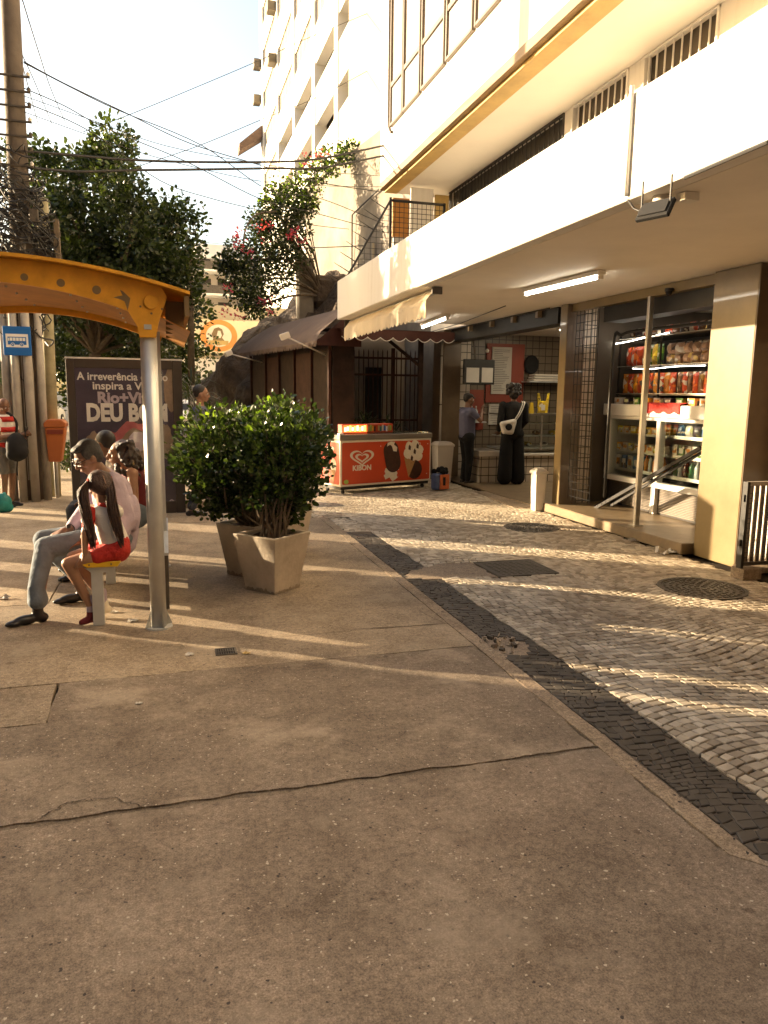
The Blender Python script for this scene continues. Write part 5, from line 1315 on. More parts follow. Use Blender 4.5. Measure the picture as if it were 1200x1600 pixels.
# ================================================================ SHOP CONTENTS
rs = random.Random(31)
def fridge():
    t = thing('display_fridge', 'white-framed glass display fridge of drinks and food across the shop front', 'fridge', (6.3,8.2,.12))
    X = 5.9; y0, y1 = 6.3, 9.10
    MB().box((X+.08,y0,.121),(6.85,y1,.46)).build('base', M['dark'], t)
    mb = MB()
    for i in range(15): mb.box((X+.062,y0+.05,.15+i*.02),(X+.078,y1-.05,.162+i*.02))
    mb.build('grille', M['steel2'], t)
    MB().box((X,y0,.462),(X+.10,y1,.535)).build('rail', M['whites'], t, bevel=.006)
    MB().box((X,y0,1.30),(X+.10,y1,1.345)).build('rail', M['whites'], t, bevel=.006)
    for y in (y0+.001, 7.92, y1-.071): MB().box((X+.002,y,.536),(X+.09,y+.07,1.2995)).build('frame', M['whites'], t)
    MB().box((X+.01,7.95,.05+.08),(X+.07,8.03,.461)).build('frame', M['whites'], t)
    MB().box((6.78,y0,.461),(6.85,y1,1.345)).box((X+.1001,y0,.461),(6.779,y0+.04,1.345)).box((X+.1001,y1-.04,.461),(6.779,y1,1.345)).build('back_panel', M['whites'], t)
    for z in (.60,.86,1.10):
        MB().box((X+.16,y0+.05,z),(6.70,y1-.05,z+.014)).build('shelf', M['whites'], t)
        MB().box((X+.15,y0+.05,z-.012),(X+.158,y1-.05,z+.03)).build('price_rail', M['alum'], t)
    MB().box((X+.03,y0+.07,.54),(X+.036,7.92,1.298)).box((X+.03,7.99,.54),(X+.036,y1-.07,1.298)).build('glass', M['glassd'], t)
    MB().box((X-.05,y0-.02,1.347),(6.9,y1+.02,1.50)).build('counter_top', M['whites'], t, bevel=.008)
fridge()
def proto_packet(m, w_, h_, d_):
    mb = MB(); n = 6; vs = []; fs = []
    for s_ in (-1, 1):
        for i in range(n+1):
            for j in range(n+1):
                u, v = i/n, j/n; p = (math.sin(math.pi*u)*math.sin(math.pi*v))**.5 if 0 < u < 1 and 0 < v < 1 else 0
                vs.append((s_*d_/2*p, (u-.5)*w_, v*h_))
    k = (n+1)**2
    for s_ in (0, 1):
        for i in range(n):
            for j in range(n):
                a = s_*k+i*(n+1)+j; q = (a, a+1, a+n+2, a+n+1); fs.append(q if s_ else q[::-1])
    mb.add(vs, fs); return mb
def bottle_mb(r_, h):
    return MB().lathe((0,0,0), [(r_*.85,0),(r_,h*.04),(r_,h*.28),(r_*.9,h*.34),(r_,h*.42),(r_,h*.62),(r_*.35,h*.84),(r_*.32,h*.90)], 12)
def cap_mb(r_, h): return MB().lathe((0,0,0), [(r_*.38,h*.9),(r_*.38,h)], 10)
def packmat(name, c):
    m, n, b = new_mat(name); L = n.links.new
    oi = n.nodes.new('ShaderNodeObjectInfo'); tc = n.nodes.new('ShaderNodeTexCoord')
    ml = n.nodes.new('ShaderNodeMath'); ml.operation = 'MULTIPLY'; ml.inputs[1].default_value = 37; L(oi.outputs['Random'], ml.inputs[0])
    va = n.nodes.new('ShaderNodeVectorMath'); L(tc.outputs['Object'], va.inputs[0]); L(ml.outputs[0], va.inputs[1])
    vo = n.nodes.new('ShaderNodeTexVoronoi'); vo.inputs['Scale'].default_value = 17; L(va.outputs[0], vo.inputs['Vector'])
    sp = n.nodes.new('ShaderNodeSeparateColor'); L(vo.outputs['Color'], sp.inputs[0])
    rp = n.nodes.new('ShaderNodeValToRGB'); rp.color_ramp.interpolation = 'CONSTANT'; e = rp.color_ramp.elements
    e[0].color = (*c, 1); e[1].position = .55; e[1].color = (*[k*.55 for k in c], 1)
    q = e.new(.74); q.color = (.62, .56, .46, 1); q = e.new(.86); q.color = (min(1, c[0]*1.3+.1), min(1, c[1]*1.5+.08), c[2], 1); q = e.new(.95); q.color = (.06, .05, .05, 1)
    L(sp.outputs[0], rp.inputs[0]); L(rp.outputs[0], b.inputs['Base Color']); b.inputs['Roughness'].default_value = .3
    return m
pc = {k: packmat('pack_'+k, c) for k, c in dict(red=(.55,.07,.02), orange=(.65,.24,.03), yellow=(.62,.42,.04), green=(.06,.16,.03), lime=(.33,.45,.04), pink=(.60,.16,.13), blue=(.05,.16,.36), brown=(.16,.07,.03), white=(.62,.56,.48), egg=(.42,.26,.17), dark=(.06,.04,.05)).items()}
bp_ = {k: mat('drink_'+k, c, .15, 0, .1, 10, coat=.6) for k, c in dict(green=(.02,.14,.05), clear=(.45,.48,.46), cola=(.05,.015,.01), orange=(.6,.22,.03)).items()}
pmesh = {}
def put_packet(k, w_, h_, d_, x, y, z, label, group, name='packet', cat='packet'):
    key = (k, round(w_,3), round(h_,3), name)
    if key not in pmesh:
        o = proto_packet(pc[k], w_, h_, d_).build(name, pc[k], smooth=False); pmesh[key] = o.data; bpy.data.objects.remove(o)
    o = bpy.data.objects.new(name, pmesh[key]); col.objects.link(o); o.location = (x,y,z); o.rotation_euler = (0, 0, rs.uniform(-.25,.25))
    tag(o, label, cat, group); return o
def put_box(k, w_, h_, d_, x, y, z, label, group, name='carton', cat='carton'):
    key = (k, round(w_,3), round(h_,3), name)
    if key not in pmesh:
        mb = MB().box((-d_/2,-w_/2,0),(d_/2,w_/2,h_)); mb.box((-d_/2-.002,-w_*.36,h_*.3),(-d_/2-.0005,w_*.36,h_*.75), 1)
        o = mb.build(name, [pc[k], pc['white' if k != 'white' else 'orange']]); pmesh[key] = o.data; bpy.data.objects.remove(o)
    o = bpy.data.objects.new(name, pmesh[key]); col.objects.link(o); o.location = (x,y,z); o.rotation_euler = (0,0,rs.uniform(-.06,.06)); tag(o, label, cat, group)
def put_bottle(k, ck, r_, h, x, y, z, label, group):
    t = thing('bottle', label, 'bottle', (x,y,z), group)
    for nm, mk, m_ in (('body', bottle_mb, bp_[k]), ('cap', cap_mb, pc[ck])):
        key = (nm, k if nm == 'body' else ck, r_, h)
        if key not in pmesh:
            o = mk(r_, h).build(nm, m_, smooth=True); pmesh[key] = o.data; bpy.data.objects.remove(o)
        o = bpy.data.objects.new(nm, pmesh[key]); col.objects.link(o); o.parent = t
# bottom shelf of the fridge: milk-white and blue packs left, bottles right
y = 9.0
for i in range(4): put_box('blue' if i % 2 else 'white', .11,.19,.12, 6.12, 9.0-i*.135, .615, 'blue and white carton on the fridge\'s bottom shelf, left door', 'cartons at the bottom left of the fridge')
for i in range(5): put_bottle('clear' if i % 2 else 'orange', 'red', .035,.22, 6.12, 8.44-i*.09, .615, 'small bottle with red cap beside the cartons at the bottom of the fridge', 'small bottles at the bottom of the fridge')
for i in range(12): put_bottle(('green','clear','cola')[i%3], ('red','green','white')[i%3], .042,.235, 6.12, 7.84-i*.10, .615, ('green','clear','dark')[i%3]+' bottle on the bottom shelf behind the right fridge door', ('green','clear','dark')[i%3]+' bottles behind the right fridge door')
for i in range(8): put_box(('orange','white','yellow','white')[i%4], .12,.10,.14, 6.12, 8.98-i*.135, .875, ('orange','white','yellow','white')[i%4]+' box on the middle shelf of the left fridge door', ('orange','white','yellow','white')[i%4]+' boxes on the middle shelf, left door')
for i in range(11): put_box(('white','green','white')[i%3], .10,.14,.12, 6.12, 7.82-i*.125, .875, ('white','green','white')[i%3]+' pack on the middle shelf of the right fridge door', ('white','green','white')[i%3]+' packs on the middle shelf, right door')
for i in range(7): put_box(('yellow','orange')[i%2], .14,.09,.16, 6.12, 8.96-i*.15, 1.115, ('yellow','orange')[i%2]+' box on the top shelf of the left fridge door', ('yellow','orange')[i%2]+' boxes on the top shelf, left door')
for i in range(9): put_packet(('blue','white','dark')[i%3], .14,.15,.08, 6.12, 7.80-i*.155, 1.115, ('blue','white','dark')[i%3]+' packet on the top shelf of the right fridge door', ('blue','white','dark')[i%3]+' packets on the top shelf, right door')
# cloth on the counter
mb = MB(); vs = []; n = 14
for i in range(n+1):
    for j in range(7):
        yy = 8.25-.75*i/n; xx = 5.80+.09*j-.0; zz = 1.505+.03*abs(math.sin(i*1.3+j))+(.0 if j else -.02)
        if j == 0: xx = 5.835; zz = 1.41+.02*math.sin(i*1.7)
        if j == 1: xx = 5.84
        vs.append((xx,yy,zz))
mb.add(vs, [(i*7+j,i*7+j+1,(i+1)*7+j+1,(i+1)*7+j) for i in range(n) for j in range(6)])
o = mb.build('cloth', M['orange2'] if 'orange2' in M else M['redcl'], smooth=True, origin=(5.9,7.9,1.5), label='crumpled orange-red cloth lying over the edge of the shop counter', cat='cloth')
# rack over the counter
RK = thing('shelf_rack', 'tall dark wire rack of snacks standing over the shop counter', 'shelf', (6.35,8.1,1.5))
for z in (1.62,1.985,2.36): MB().box((6.02,6.3,z),(6.6,9.05,z+.015)).build('shelf', M['steel2'], RK)
for y in (6.31,7.25,8.15,9.03): MB().box((6.0,y,1.502),(6.02,y+.02,2.45)).build('upright', M['black'], RK)
MB().box((6.62,6.3,1.502),(6.66,9.08,2.5)).build('back_panel', M['dark'], RK)
for z in (1.64,2.0,2.37): MB().tube([(5.995,9.05,z),(5.995,6.3,z+.0)], .006, 5).build('price_rail', M['alum'], RK)
def row(z, y0, y1, kinds, w_, h_, group, lab, fn=put_packet):
    y = y0; i = 0
    while y > y1:
        for dx in (0.0,):
            fn(kinds[i % len(kinds)], w_, h_*(.92+.16*rs.random() if False else 1), .07, 6.10+dx, y, z, lab % kinds[i % len(kinds)].replace('egg','mottled brown'), group+', '+kinds[i % len(kinds)].replace('egg','mottled'))
        y -= w_*.95; i += 1
row(1.636, 8.98, 7.95, ['orange','red'], .115,.27, 'snack bags on the lower rack shelf', '%s snack bag on the rack\'s lowest shelf towards the bar')
row(1.636, 7.85, 7.3, ['brown','red'], .10,.27, 'tall packets on the lower rack shelf', '%s tall packet on the lowest rack shelf just right of the aluminium post')
row(1.636, 7.28, 6.85, ['yellow'], .10,.28, 'yellow packets on the lower rack shelf', '%s packet standing on the lowest shelf of the rack')
row(1.636, 6.80, 6.35, ['lime','pink'], .13,.30, 'large packets at the right end of the lower rack shelf', '%s large packet at the right end of the rack')
row(2.0, 8.95, 8.5, ['red'], .13,.26, 'bags at the left end of the middle rack shelf', '%s bag hanging at the left end of the middle rack shelf')
row(2.0, 8.50, 8.2, ['green','yellow'], .12,.27, 'packets near the left end of the middle rack shelf', '%s packet near the left end of the middle rack shelf')
y = 8.1
for i in range(6):
    for k in range(2): put_packet('egg', .15,.14,.12, 6.12, 8.08-i*.155, 2.0+k*.13, 'mottled brown bag of snacks stacked in the middle of the upper rack', 'stacked mottled snack bags')
row(2.0, 7.1, 6.75, ['red','brown'], .09,.29, 'narrow packets on the middle rack shelf', '%s narrow packet right of the mottled bags')
row(2.0, 6.72, 6.35, ['blue','orange'], .10,.30, 'packets at the right end of the middle rack shelf', '%s packet at the right end of the rack\'s middle shelf')
row(2.376, 8.9, 7.3, ['brown','dark','red'], .16,.12, 'flat bags on top of the rack', '%s flat bag lying on top of the snack rack')
row(2.376, 7.2, 6.4, ['white','yellow'], .17,.13, 'bags on the top right of the rack', '%s bag on top of the rack towards the wide pillar')
for i in range(12): put_box(('white','dark','green','orange')[i%4], .13,.085,.10, 6.0, 8.95-i*.215, 1.502, ('white','dark','green','orange')[i%4]+' small carton on the counter under the snack rack', ('white','dark','green','orange')[i%4]+' small cartons on the shop counter')
# grid and pipes at the shop's left wall
G1 = thing('wire_grid', 'black wire display grid fixed before the tiled wall of the shop', 'grid', (5.28,8.7,.2))
mb = MB()
for i in range(7): mb.tube([(5.27,8.42+i*.09,.2),(5.27,8.42+i*.09,2.7)], .005, 4, cap=False)
for i in range(25): mb.tube([(5.27,8.42,.25+i*.1),(5.27,8.96,.25+i*.1)], .004, 4, cap=False)
mb.build('mesh', M['black'], G1)
MB().tube(smooth_pts([(5.45,8.35,.3),(5.45,8.35,2.2),(5.5,8.25,2.36),(5.6,7.9,2.40),(5.75,6.3,2.40)]), .02, 8).build('frame_tube', M['black'], G1, True)
o = MB().tube(smooth_pts([P(0,6.0,938,540),P(0,6.0,975,535),P(0,6.0,1010,527),P(0,6.0,1045,520)]), .006, 6).build('light_strip', M['tube2'] if 'tube2' in M else M['tube'], smooth=True, origin=(6,8,2.5), label='thin wavy light strip along the top of the snack rack', cat='light strip')
o = MB().tube(smooth_pts([(5.99,8.7,1.97),(5.99,8.3,1.955),(5.99,7.8,1.97),(5.99,7.3,1.965)]), .0045, 6).build('light_strip', M['tube2'] if 'tube2' in M else M['tube'], smooth=True, origin=(6,8,2), label='thin wavy light strip under the middle shelf of the snack rack', cat='light strip')
t = thing('ceiling_lamp', 'square lit lamp in the shop ceiling by the wide pillar', 'lamp', (6.6,7.6,2.79))
MB().box((6.5,7.1,2.755),(7.1,7.7,2.799)).build('housing', M['whites'], t); MB().box((6.53,7.13,2.747),(7.07,7.67,2.754)).build('diffuser', M['lampgl'], t)
t = thing('dome_camera', 'small dark dome camera under the lintel of the shop front', 'camera', (5.17,7.0,2.7)); MB().lathe((5.17,6.95,2.74), [(.045,-.03),(.045,0)], 14).build('body', M['black'], t); MB().ball((5.17,6.95,2.70), .036, 12, 8).build('dome', M['matte'], t, True)

# ================================================================ BAR CONTENTS
CT = thing('bar_counter', 'tiled bar counter with glass display cases on top', 'counter', (6.5,12.6,0))
MB().box((5.42,12.32,.022),(5.80,12.95,.50)).box((5.8003,12.45,.022),(6.25,12.95,.50)).box((6.2503,12.32,.022),(9.0,12.95,.50)).build('base', M['tilesy'], CT)
MB().box((5.38,12.26,.5005),(5.84,13.0,.60)).box((6.24,12.26,.5005),(9.0,13.0,.545)).build('slab', M['plastic'], CT, bevel=.008)
MB().box((5.84,12.4,.62),(9.0,12.98,.65)).build('shelf', M['steel'], CT)
for z in (.85,1.08): MB().box((5.9,12.42,z),(9.0,12.9,z+.015)).build('shelf', M['steel'], CT)
MB().box((5.86,12.30,1.24),(9.0,12.95,1.27)).build('top', M['steel2'], CT)
for x in (5.88,6.62,7.6): MB().box((x,12.31,.6),(x+.025,12.335,1.24)).build('frame', M['alum'], CT)
MB().box((5.9,12.345,.6),(9.0,12.35,1.24)).build('glass', M['glassd'], CT)
for i in range(11):
    k = ('yellow','brown','white')[i%3]
    o = MB().ball((6.0+i*.17,12.62,.70 if i%2 else .91), (.07,.12,.045), 10, 6).build('tray_food', pc[k], smooth=True, origin=(6.0+i*.17,12.6,.66), label=('yellow','brown','white')[i%3]+' food lying in the glass display case of the bar', cat='food', group=('yellow','brown','white')[i%3]+' food in the bar\'s display case')
def wallbox(name, x0, x1, z0, z1, m_, label, cat, y=13.98, d_=.03, extra=None):
    t = thing(name, label, cat, ((x0+x1)/2, y, z0)); MB().box((x0,y-d_,z0),(x1,y,z1)).build('board', m_, t)
    if extra: extra(t, x0, x1, z0, z1, y-d_)
    return t
def lines(t, x0, x1, z0, z1, y):
    mb = MB(); z = z1-.06; r_ = random.Random(2)
    while z > z0+.05: mb.box((x0+.04,y-.003,z),(x0+.04+(x1-x0-.08)*r_.uniform(.5,1),y-.001,z+.008)); z -= .035
    mb.build('printed_lines', M['iron'], t)
wallbox('menu_board', 6.22, 7.05, 1.45, 2.62, M['redwall'], 'tall red board on the tiled back wall of the bar', 'board')
wallbox('price_list', 6.32, 6.75, 1.62, 2.55, M['paper'], 'long white price list on the red board', 'notice', y=13.945, extra=lines)
wallbox('price_list', 6.30, 6.62, 1.0, 1.42, M['paper'], 'smaller white notice under the red board', 'notice', extra=lines)
wallbox('red_panel', 5.72, 6.18, .9, 1.7, M['redwall'], 'low red panel behind the blue-shirted man', 'board')
t = thing('wall_fan', 'round dark fan on the back wall of the bar', 'fan', (6.98,13.9,2.25))
MB().extr([(.16*math.cos(k*math.pi/12),.19*math.sin(k*math.pi/12)) for k in range(24)], (7.2,13.97,2.22), (1,0,0),(0,0,1),(0,-1,0), .08).build('housing', M['matte'], t, bevel=.02)
t = thing('tv_screen', 'dark hanging screen with two pale menu sheets above the blue-shirted man', 'screen', (5.65,13,2.0))
MB().obox((5.64,13.0,2.02), (.66,.06,.46), (1,.12,0), (-.12,1,0)).build('screen', M['black'], t, bevel=.01)
for cx_, zz, w_ in ((5.50,1.96,.27),(5.81,1.965,.24)):
    MB().obox((cx_,12.955+(cx_-5.5)*.12,zz), (w_,.008,.27), (1,.12,0), (-.12,1,0)).build('menu_sheet', M['sheet'] if 'sheet' in M else M['paper'], t)
MB().tube([(5.6,13.05,2.2),(5.6,13.2,2.6),(5.6,13.3,2.79)], .015, 6).build('bracket', M['steel2'], t)
MB().lathe((5.93,13.3,2.44), [(.03,-.04),(.04,0),(.01,.03)], 10).build('security_camera', M['plastic'], smooth=True, origin=(5.93,13.3,2.44), label='little white camera hanging above the right end of the menu screen', cat='camera')
for x, y, lb in ((6.62,12.55,'yellow plastic bag hanging over the bar counter'),):
    t = thing('carrier_bag', lb, 'bag', (x+.12,y,1.28)); MB().extr([(0,0),(.21,0),(.22,.18),(.24,.36),(.20,.36),(.17,.22),(.06,.22),(.03,.36),(-.01,.36),(0,.18)], (x+.02,y,1.28), (1,0,0),(0,0,1),(0,-1,0), .03).build('bag', pc['yellow'], t, bevel=.004)
    MB().box((x+.09,y-.034,1.33),(x+.17,y-.031,1.43)).build('label', M['paper'], t)
MB().extr([(0,0),(.09,0),(.07,.2),(.02,.2)], (6.44,12.5,1.27), (1,0,0),(0,0,1),(0,-1,0), .05).build('sauce_bottle', pc['yellow'], origin=(6.44,12.5,1.27), label='small yellow pyramid-shaped pack on the bar case', cat='pack')
for i in range(5):
    put_bottle('clear','white',.04,.30, 5.55+i*.09, 13.7, 1.08, 'clear bottle on the shelf behind the blue-shirted man', 'bottles on the bar\'s back shelf')
MB().box((5.45,13.6,1.05),(6.1,13.95,1.075)).build('wall_shelf', M['steel'], origin=(5.8,13.8,1.05), label='steel shelf with bottles on the back wall behind the blue-shirted man', cat='shelf')
MB().box((7.0,13.6,1.86),(8.4,13.95,1.885)).build('wall_shelf', M['steel'], origin=(7.7,13.8,1.86), label='steel wall shelf with stacked trays at the right of the bar', cat='shelf')
for i in range(3): MB().box((7.1+.02*i,13.62,1.89+i*.05),(7.75+.01*i,13.9,1.925+i*.05)).build('tray', M['plastic'], bevel=.006, origin=(7.4,13.8,1.89), label=('lowest','middle','topmost')[i]+' white tray in the stack on the bar\'s right wall shelf', cat='tray', group='trays on the wall shelf')
for c in ((7.0,12.3),(6.35,11.4),(7.9,11.2)):
    k = ((7.0,12.3),(6.35,11.4),(7.9,11.2)).index(c)
    t = thing('ceiling_spot', ('round recessed lamp in the bar ceiling above the counter','nearest round recessed lamp in the bar ceiling','rightmost round recessed lamp in the bar ceiling')[k], 'lamp', (c[0],c[1],2.8), 'recessed lamps in the bar ceiling')
    MB().lathe((c[0],c[1],2.8), [(.11,-.018),(.11,-.001)], 20).build('rim', M['whites'], t); MB().lathe((c[0],c[1],2.78), [(.09,-.006),(.09,-.0)], 20).build('bulb', M['spot'], t)
t = thing('double_spot', 'twin spotlight hanging from the bar ceiling', 'lamp', (6.7,10.6,2.7))
MB().box((6.6,10.58,2.74),(6.84,10.64,2.799)).build('base', M['plastic'], t)
for x in (6.64,6.80):
    k_ = MB().lathe((x,10.61,2.74), [(.035,-.09),(.03,0)], 14).build('spot', M['plastic'], t, True); MB().lathe((x,10.61,2.65), [(.03,-.006),(.03,0)], 14).build('bulb', M['spot'], k_)

# ================================================================ TREES
def limb_tree(x, y, h, label, crown, nleaf, size, seed, trunk_r=.16, name='leafy_tree', m_=None, group=None, nclump=70, lean=0):
    t = thing(name, label, 'tree', (x,y,0), group); r_ = random.Random(seed)
    (kx,ky,kz,rx,ry,rz) = crown
    fork = Vector((x+lean*.4, y, h*.38)); MB().tube(smooth_pts([(x,y,-.1),(x+lean*.15,y,h*.2),fork],4), [trunk_r*1.15]*4+[trunk_r]*4+[trunk_r*.8], 10).build('trunk', M['bark'], t, True)
    mb = MB(); cl = []
    for i in range(nclump):
        v = Vector((r_.gauss(0,1), r_.gauss(0,1), r_.gauss(0,1))).normalized(); q = r_.random()**.42
        b_ = 1+.25*noise.noise(v*1.9+Vector((seed,0,0)))
        cl.append(Vector((kx+rx*v.x*q*b_, ky+ry*v.y*q*b_, kz+rz*v.z*q*b_)))
    for i in range(0, nclump, 4):
        e = cl[i]; m = fork.lerp(e,.5)+Vector((r_.uniform(-.3,.3),r_.uniform(-.3,.3),r_.uniform(-.1,.4)))
        mb.tube(smooth_pts([fork,m,e],3), [trunk_r*.28]*3+[trunk_r*.16]*3+[.012], 5)
    mb.build('limbs', M['bark'], t)
    R0 = (rx+ry+rz)/3*.22
    def samp(rr):
        c = cl[rr.randrange(nclump)]; v = Vector((rr.gauss(0,1), rr.gauss(0,1), rr.gauss(0,.8))).normalized(); q = rr.random()**.5
        return c+v*q*R0*(.7+.6*((hash((round(c.x,3),seed)) % 100)/100)), v
    leaf_cloud(nleaf, samp, size, m_ or M['leaf'], t, name='crown', seed=seed, up=.1)
    return t
limb_tree(-1.6,19.5,6.5, 'big broad-crowned street tree behind the pole and the advertising panel', (-1.35,19.8,4.75,2.3,2.2,2.75), 42000, .115, 101, .17, nclump=135)
limb_tree(-.6,25.5,5.5, 'second dense tree close behind the big street tree', (-1.5,25.5,3.4,3.2,2.0,2.4), 16000, .14, 102, .15, nclump=110)
limb_tree(-9.6,42,5.5, 'far pale green tree at the left edge beyond the parked cars', (-9.2,42,3.4,3.2,2.4,2.3), 3500, .26, 103, .2, m_=M['leafd'], group='far trees along the road', nclump=40)
limb_tree(-5.2,50,6.5, 'far tree seen between the posts and the advertising panel', (-5.2,50,4.0,3.2,2.4,2.6), 3500, .28, 104, .2, m_=M['leafd'], group='far trees along the road', nclump=40)
limb_tree(-11.5,60,8, 'tallest far tree closing the road at the left edge', (-11.5,60,4.6,4.0,3,3.6), 3500, .34, 105, .25, m_=M['leafd'], group='far trees along the road', nclump=40)
limb_tree(-1.0,58,8, 'far tree right of the panel below the signboard', (-.9,58,3.0,3.0,3,2.8), 2500, .34, 106, .25, m_=M['leafd'], group='far trees along the road', nclump=30)
def shrub(x, y, rx, rz, label, n, seed, size=.07):
    t = thing('shrub', label, 'shrub', (x,y,0), 'low shrubs behind the bus stop')
    mb = MB(); r_ = random.Random(seed)
    for i in range(9): mb.tube([(x,y,0),(x+r_.uniform(-rx,rx)*.6,y+r_.uniform(-.2,.2),rz*r_.uniform(.6,1.6))], .012, 5)
    mb.build('stems', M['bark'], t)
    def samp(rr):
        v = Vector((rr.gauss(0,1), rr.gauss(0,1), rr.gauss(0,1))).normalized(); q = rr.random()**.4
        return Vector((x+rx*v.x*q, y+rx*.8*v.y*q, rz+rz*.85*v.z*q)), v
    leaf_cloud(n, samp, size, M['leaf'], t, seed=seed)
shrub(-1.75,15.4,.5,.34,'low green shrub behind the orange litter bin',900,71)
shrub(-.4,14.5,.9,.5,'wide low shrub hidden behind the advertising panel',900,72)
strap_plant(.55,16.5,1.7,90,.85,'palm-like plant with long leaves right of the advertising panel', M['leaf'], 9, 'yucca', .22)
strap_plant(1.0,18.5,1.1,70,.7,'lower palm-like plant at the foot of the rock', M['leaf'], 10, 'yucca', .22)

# climbing plant with pink flowers over the wall and rock
CP = thing('bougainvillea', 'climbing plant with pink flowers spilling over the old plaster wall and rock', 'climbing plant', (3.2,19.5,4.3))
r_ = random.Random(55); cl = []
pathpts = [P(1,20.2,px,py) for px, py in ((545,238),(520,250),(500,262),(485,282),(470,300),(455,320),(445,345),(430,365),(415,390),(395,405),(372,395),(352,410),(400,440),(425,430),(455,400),(465,360),(440,415),(385,440),(395,480),(375,460),(408,365),(430,330),(478,320),(360,425),(412,470),(445,385),(420,410),(405,345),(440,300),(425,312))]
rad = [.30,.35,.34,.42,.45,.5,.5,.6,.6,.5,.35,.25,.55,.6,.5,.35,.6,.45,.28,.35,.35,.45,.3,.3,.4,.6,.7,.35,.35,.3]
mb = MB()
root = Vector((4.2,20.4,4.2))
for i, q in enumerate(pathpts):
    m = root.lerp(q,.5)+Vector(((-1.0 if q.x > 3.6 else 0)+r_.uniform(-.2,.2),r_.uniform(-.3,.3),r_.uniform(0,.5))); mb.tube(smooth_pts([root,m,q],4), .028 if i % 3 == 0 else .015, 5, cap=False)
arc = [P(1,19.8,px,py) for px, py in ((404,372),(396,345),(400,325),(415,318))]
mb.tube(smooth_pts([P(1,19.8,*q) for q in ((380,395),(383,360),(400,336),(432,330))]), .02, 5)
mb.build('stems', M['bark'], CP)
def samp(rr):
    i = rr.randrange(len(pathpts)); v = Vector((rr.gauss(0,1), rr.gauss(0,.8), rr.gauss(0,1))).normalized(); q = rr.random()**.55
    return pathpts[i]+v*q*rad[i]*1.15, v
leaf_cloud(11000, samp, .085, [M['leafm'], M['leafy']], CP, seed=56, up=0, young=lambda c, rr: c.z > 6.4 and rr.random() < .35)
fl = [P(1,19.5,px,py) for px, py in ((375,367),(455,370),(462,362),(405,355),(414,380),(455,365),(355,450),(352,487),(374,495),(493,245),(500,240),(476,252),(410,470),(425,488),(388,393),(372,385),(368,372),(418,352),(470,380),(425,470))]
def samp(rr):
    q = fl[rr.randrange(len(fl))]; v = Vector((rr.gauss(0,1), rr.gauss(0,1), rr.gauss(0,1))).normalized(); return q+v*rr.random()*.17, v
leaf_cloud(420, samp, .07, M['flower'], CP, name='flowers', seed=57)
# twig reaching out of the big tree
# ================================================================ CARS
def car(x, y, rz, label, body_m):
    t = thing('parked_car', label, 'car', (0,0,0), 'cars on the road beyond the bus stop')
    prof = [(-2.05,.35),(-2.1,.7),(-1.95,.92),(-1.45,.98),(-1.0,1.38),(.55,1.42),(1.15,.98),(1.9,.86),(2.1,.62),(2.08,.35)]
    mb = MB().extr(prof, (0,.82,0), (1,0,0),(0,0,1),(0,-1,0), 1.64); mb.build('body', body_m, t, bevel=.08, segs=3)
    for s_ in (-1, 1):
        MB().extr([(-1.35,1.0),(-.95,1.32),(-.25,1.35),(-.25,1.0)], (0,s_*.824,0), (1,0,0),(0,0,1),(0,s_,0), .006).build('window', M['black'], t)
        MB().extr([(-.18,1.0),(-.18,1.35),(.5,1.35),(.98,1.0)], (0,s_*.824,0), (1,0,0),(0,0,1),(0,s_,0), .006).build('window', M['black'], t)
        for xx in (-1.3,1.3):
            w_ = MB().tube([(xx,s_*.66,.32),(xx,s_*.85,.32)], .32, 18).build('wheel', M['matte'], t); MB().tube([(xx,s_*.851,.32),(xx,s_*.86,.32)], .19, 14).build('rim', M['steel'], w_)
        MB().box((2.08,s_*.5-.15,.62),(2.115,s_*.5+.15,.74)).build('headlight', M['whites'], t)
        MB().box((-2.12,s_*.6-.13,.68),(-2.07,s_*.6+.13,.82)).build('tail_light', M['redcl'], t)
    MB().extr([(-.68,0),(.68,0),(.58,.34),(-.58,.34)], (-1.47,0,1.01), (0,-1,0),(.72,0,.70),(-.70,0,.72), .01).build('rear_window', M['black'], t)
    MB().extr([(-.70,0),(.70,0),(.6,.34),(-.6,.34)], (1.12,0,1.02), (0,1,0),(-.8,0,.6),(.6,0,.8), .01).build('windscreen', M['black'], t)
    t.location = (x,y,-.16); t.rotation_euler = (0,0,rz); return t
M['cardark'] = mat('car_dark', (.03,.03,.035), .25, .3, .05, 3, coat=.8); M['carsil'] = mat('car_silver', (.45,.45,.44), .3, .5, .05, 3, coat=.8); M['carwh'] = mat('car_white', (.75,.73,.7), .3, 0, .03, 3, coat=.8)
car(-5.3,29.5,R(85),'dark parked car with its rear between the posts and the panel',M['cardark'])
car(-5.6,36.5,R(85),'silver car parked beyond the dark one',M['carsil'])
car(-8.3,33,R(88),'white car on the road at the far left edge',M['carwh'])
car(.75,33.5,R(80),'white car glimpsed right of the panel behind the slim pole',M['carwh'])

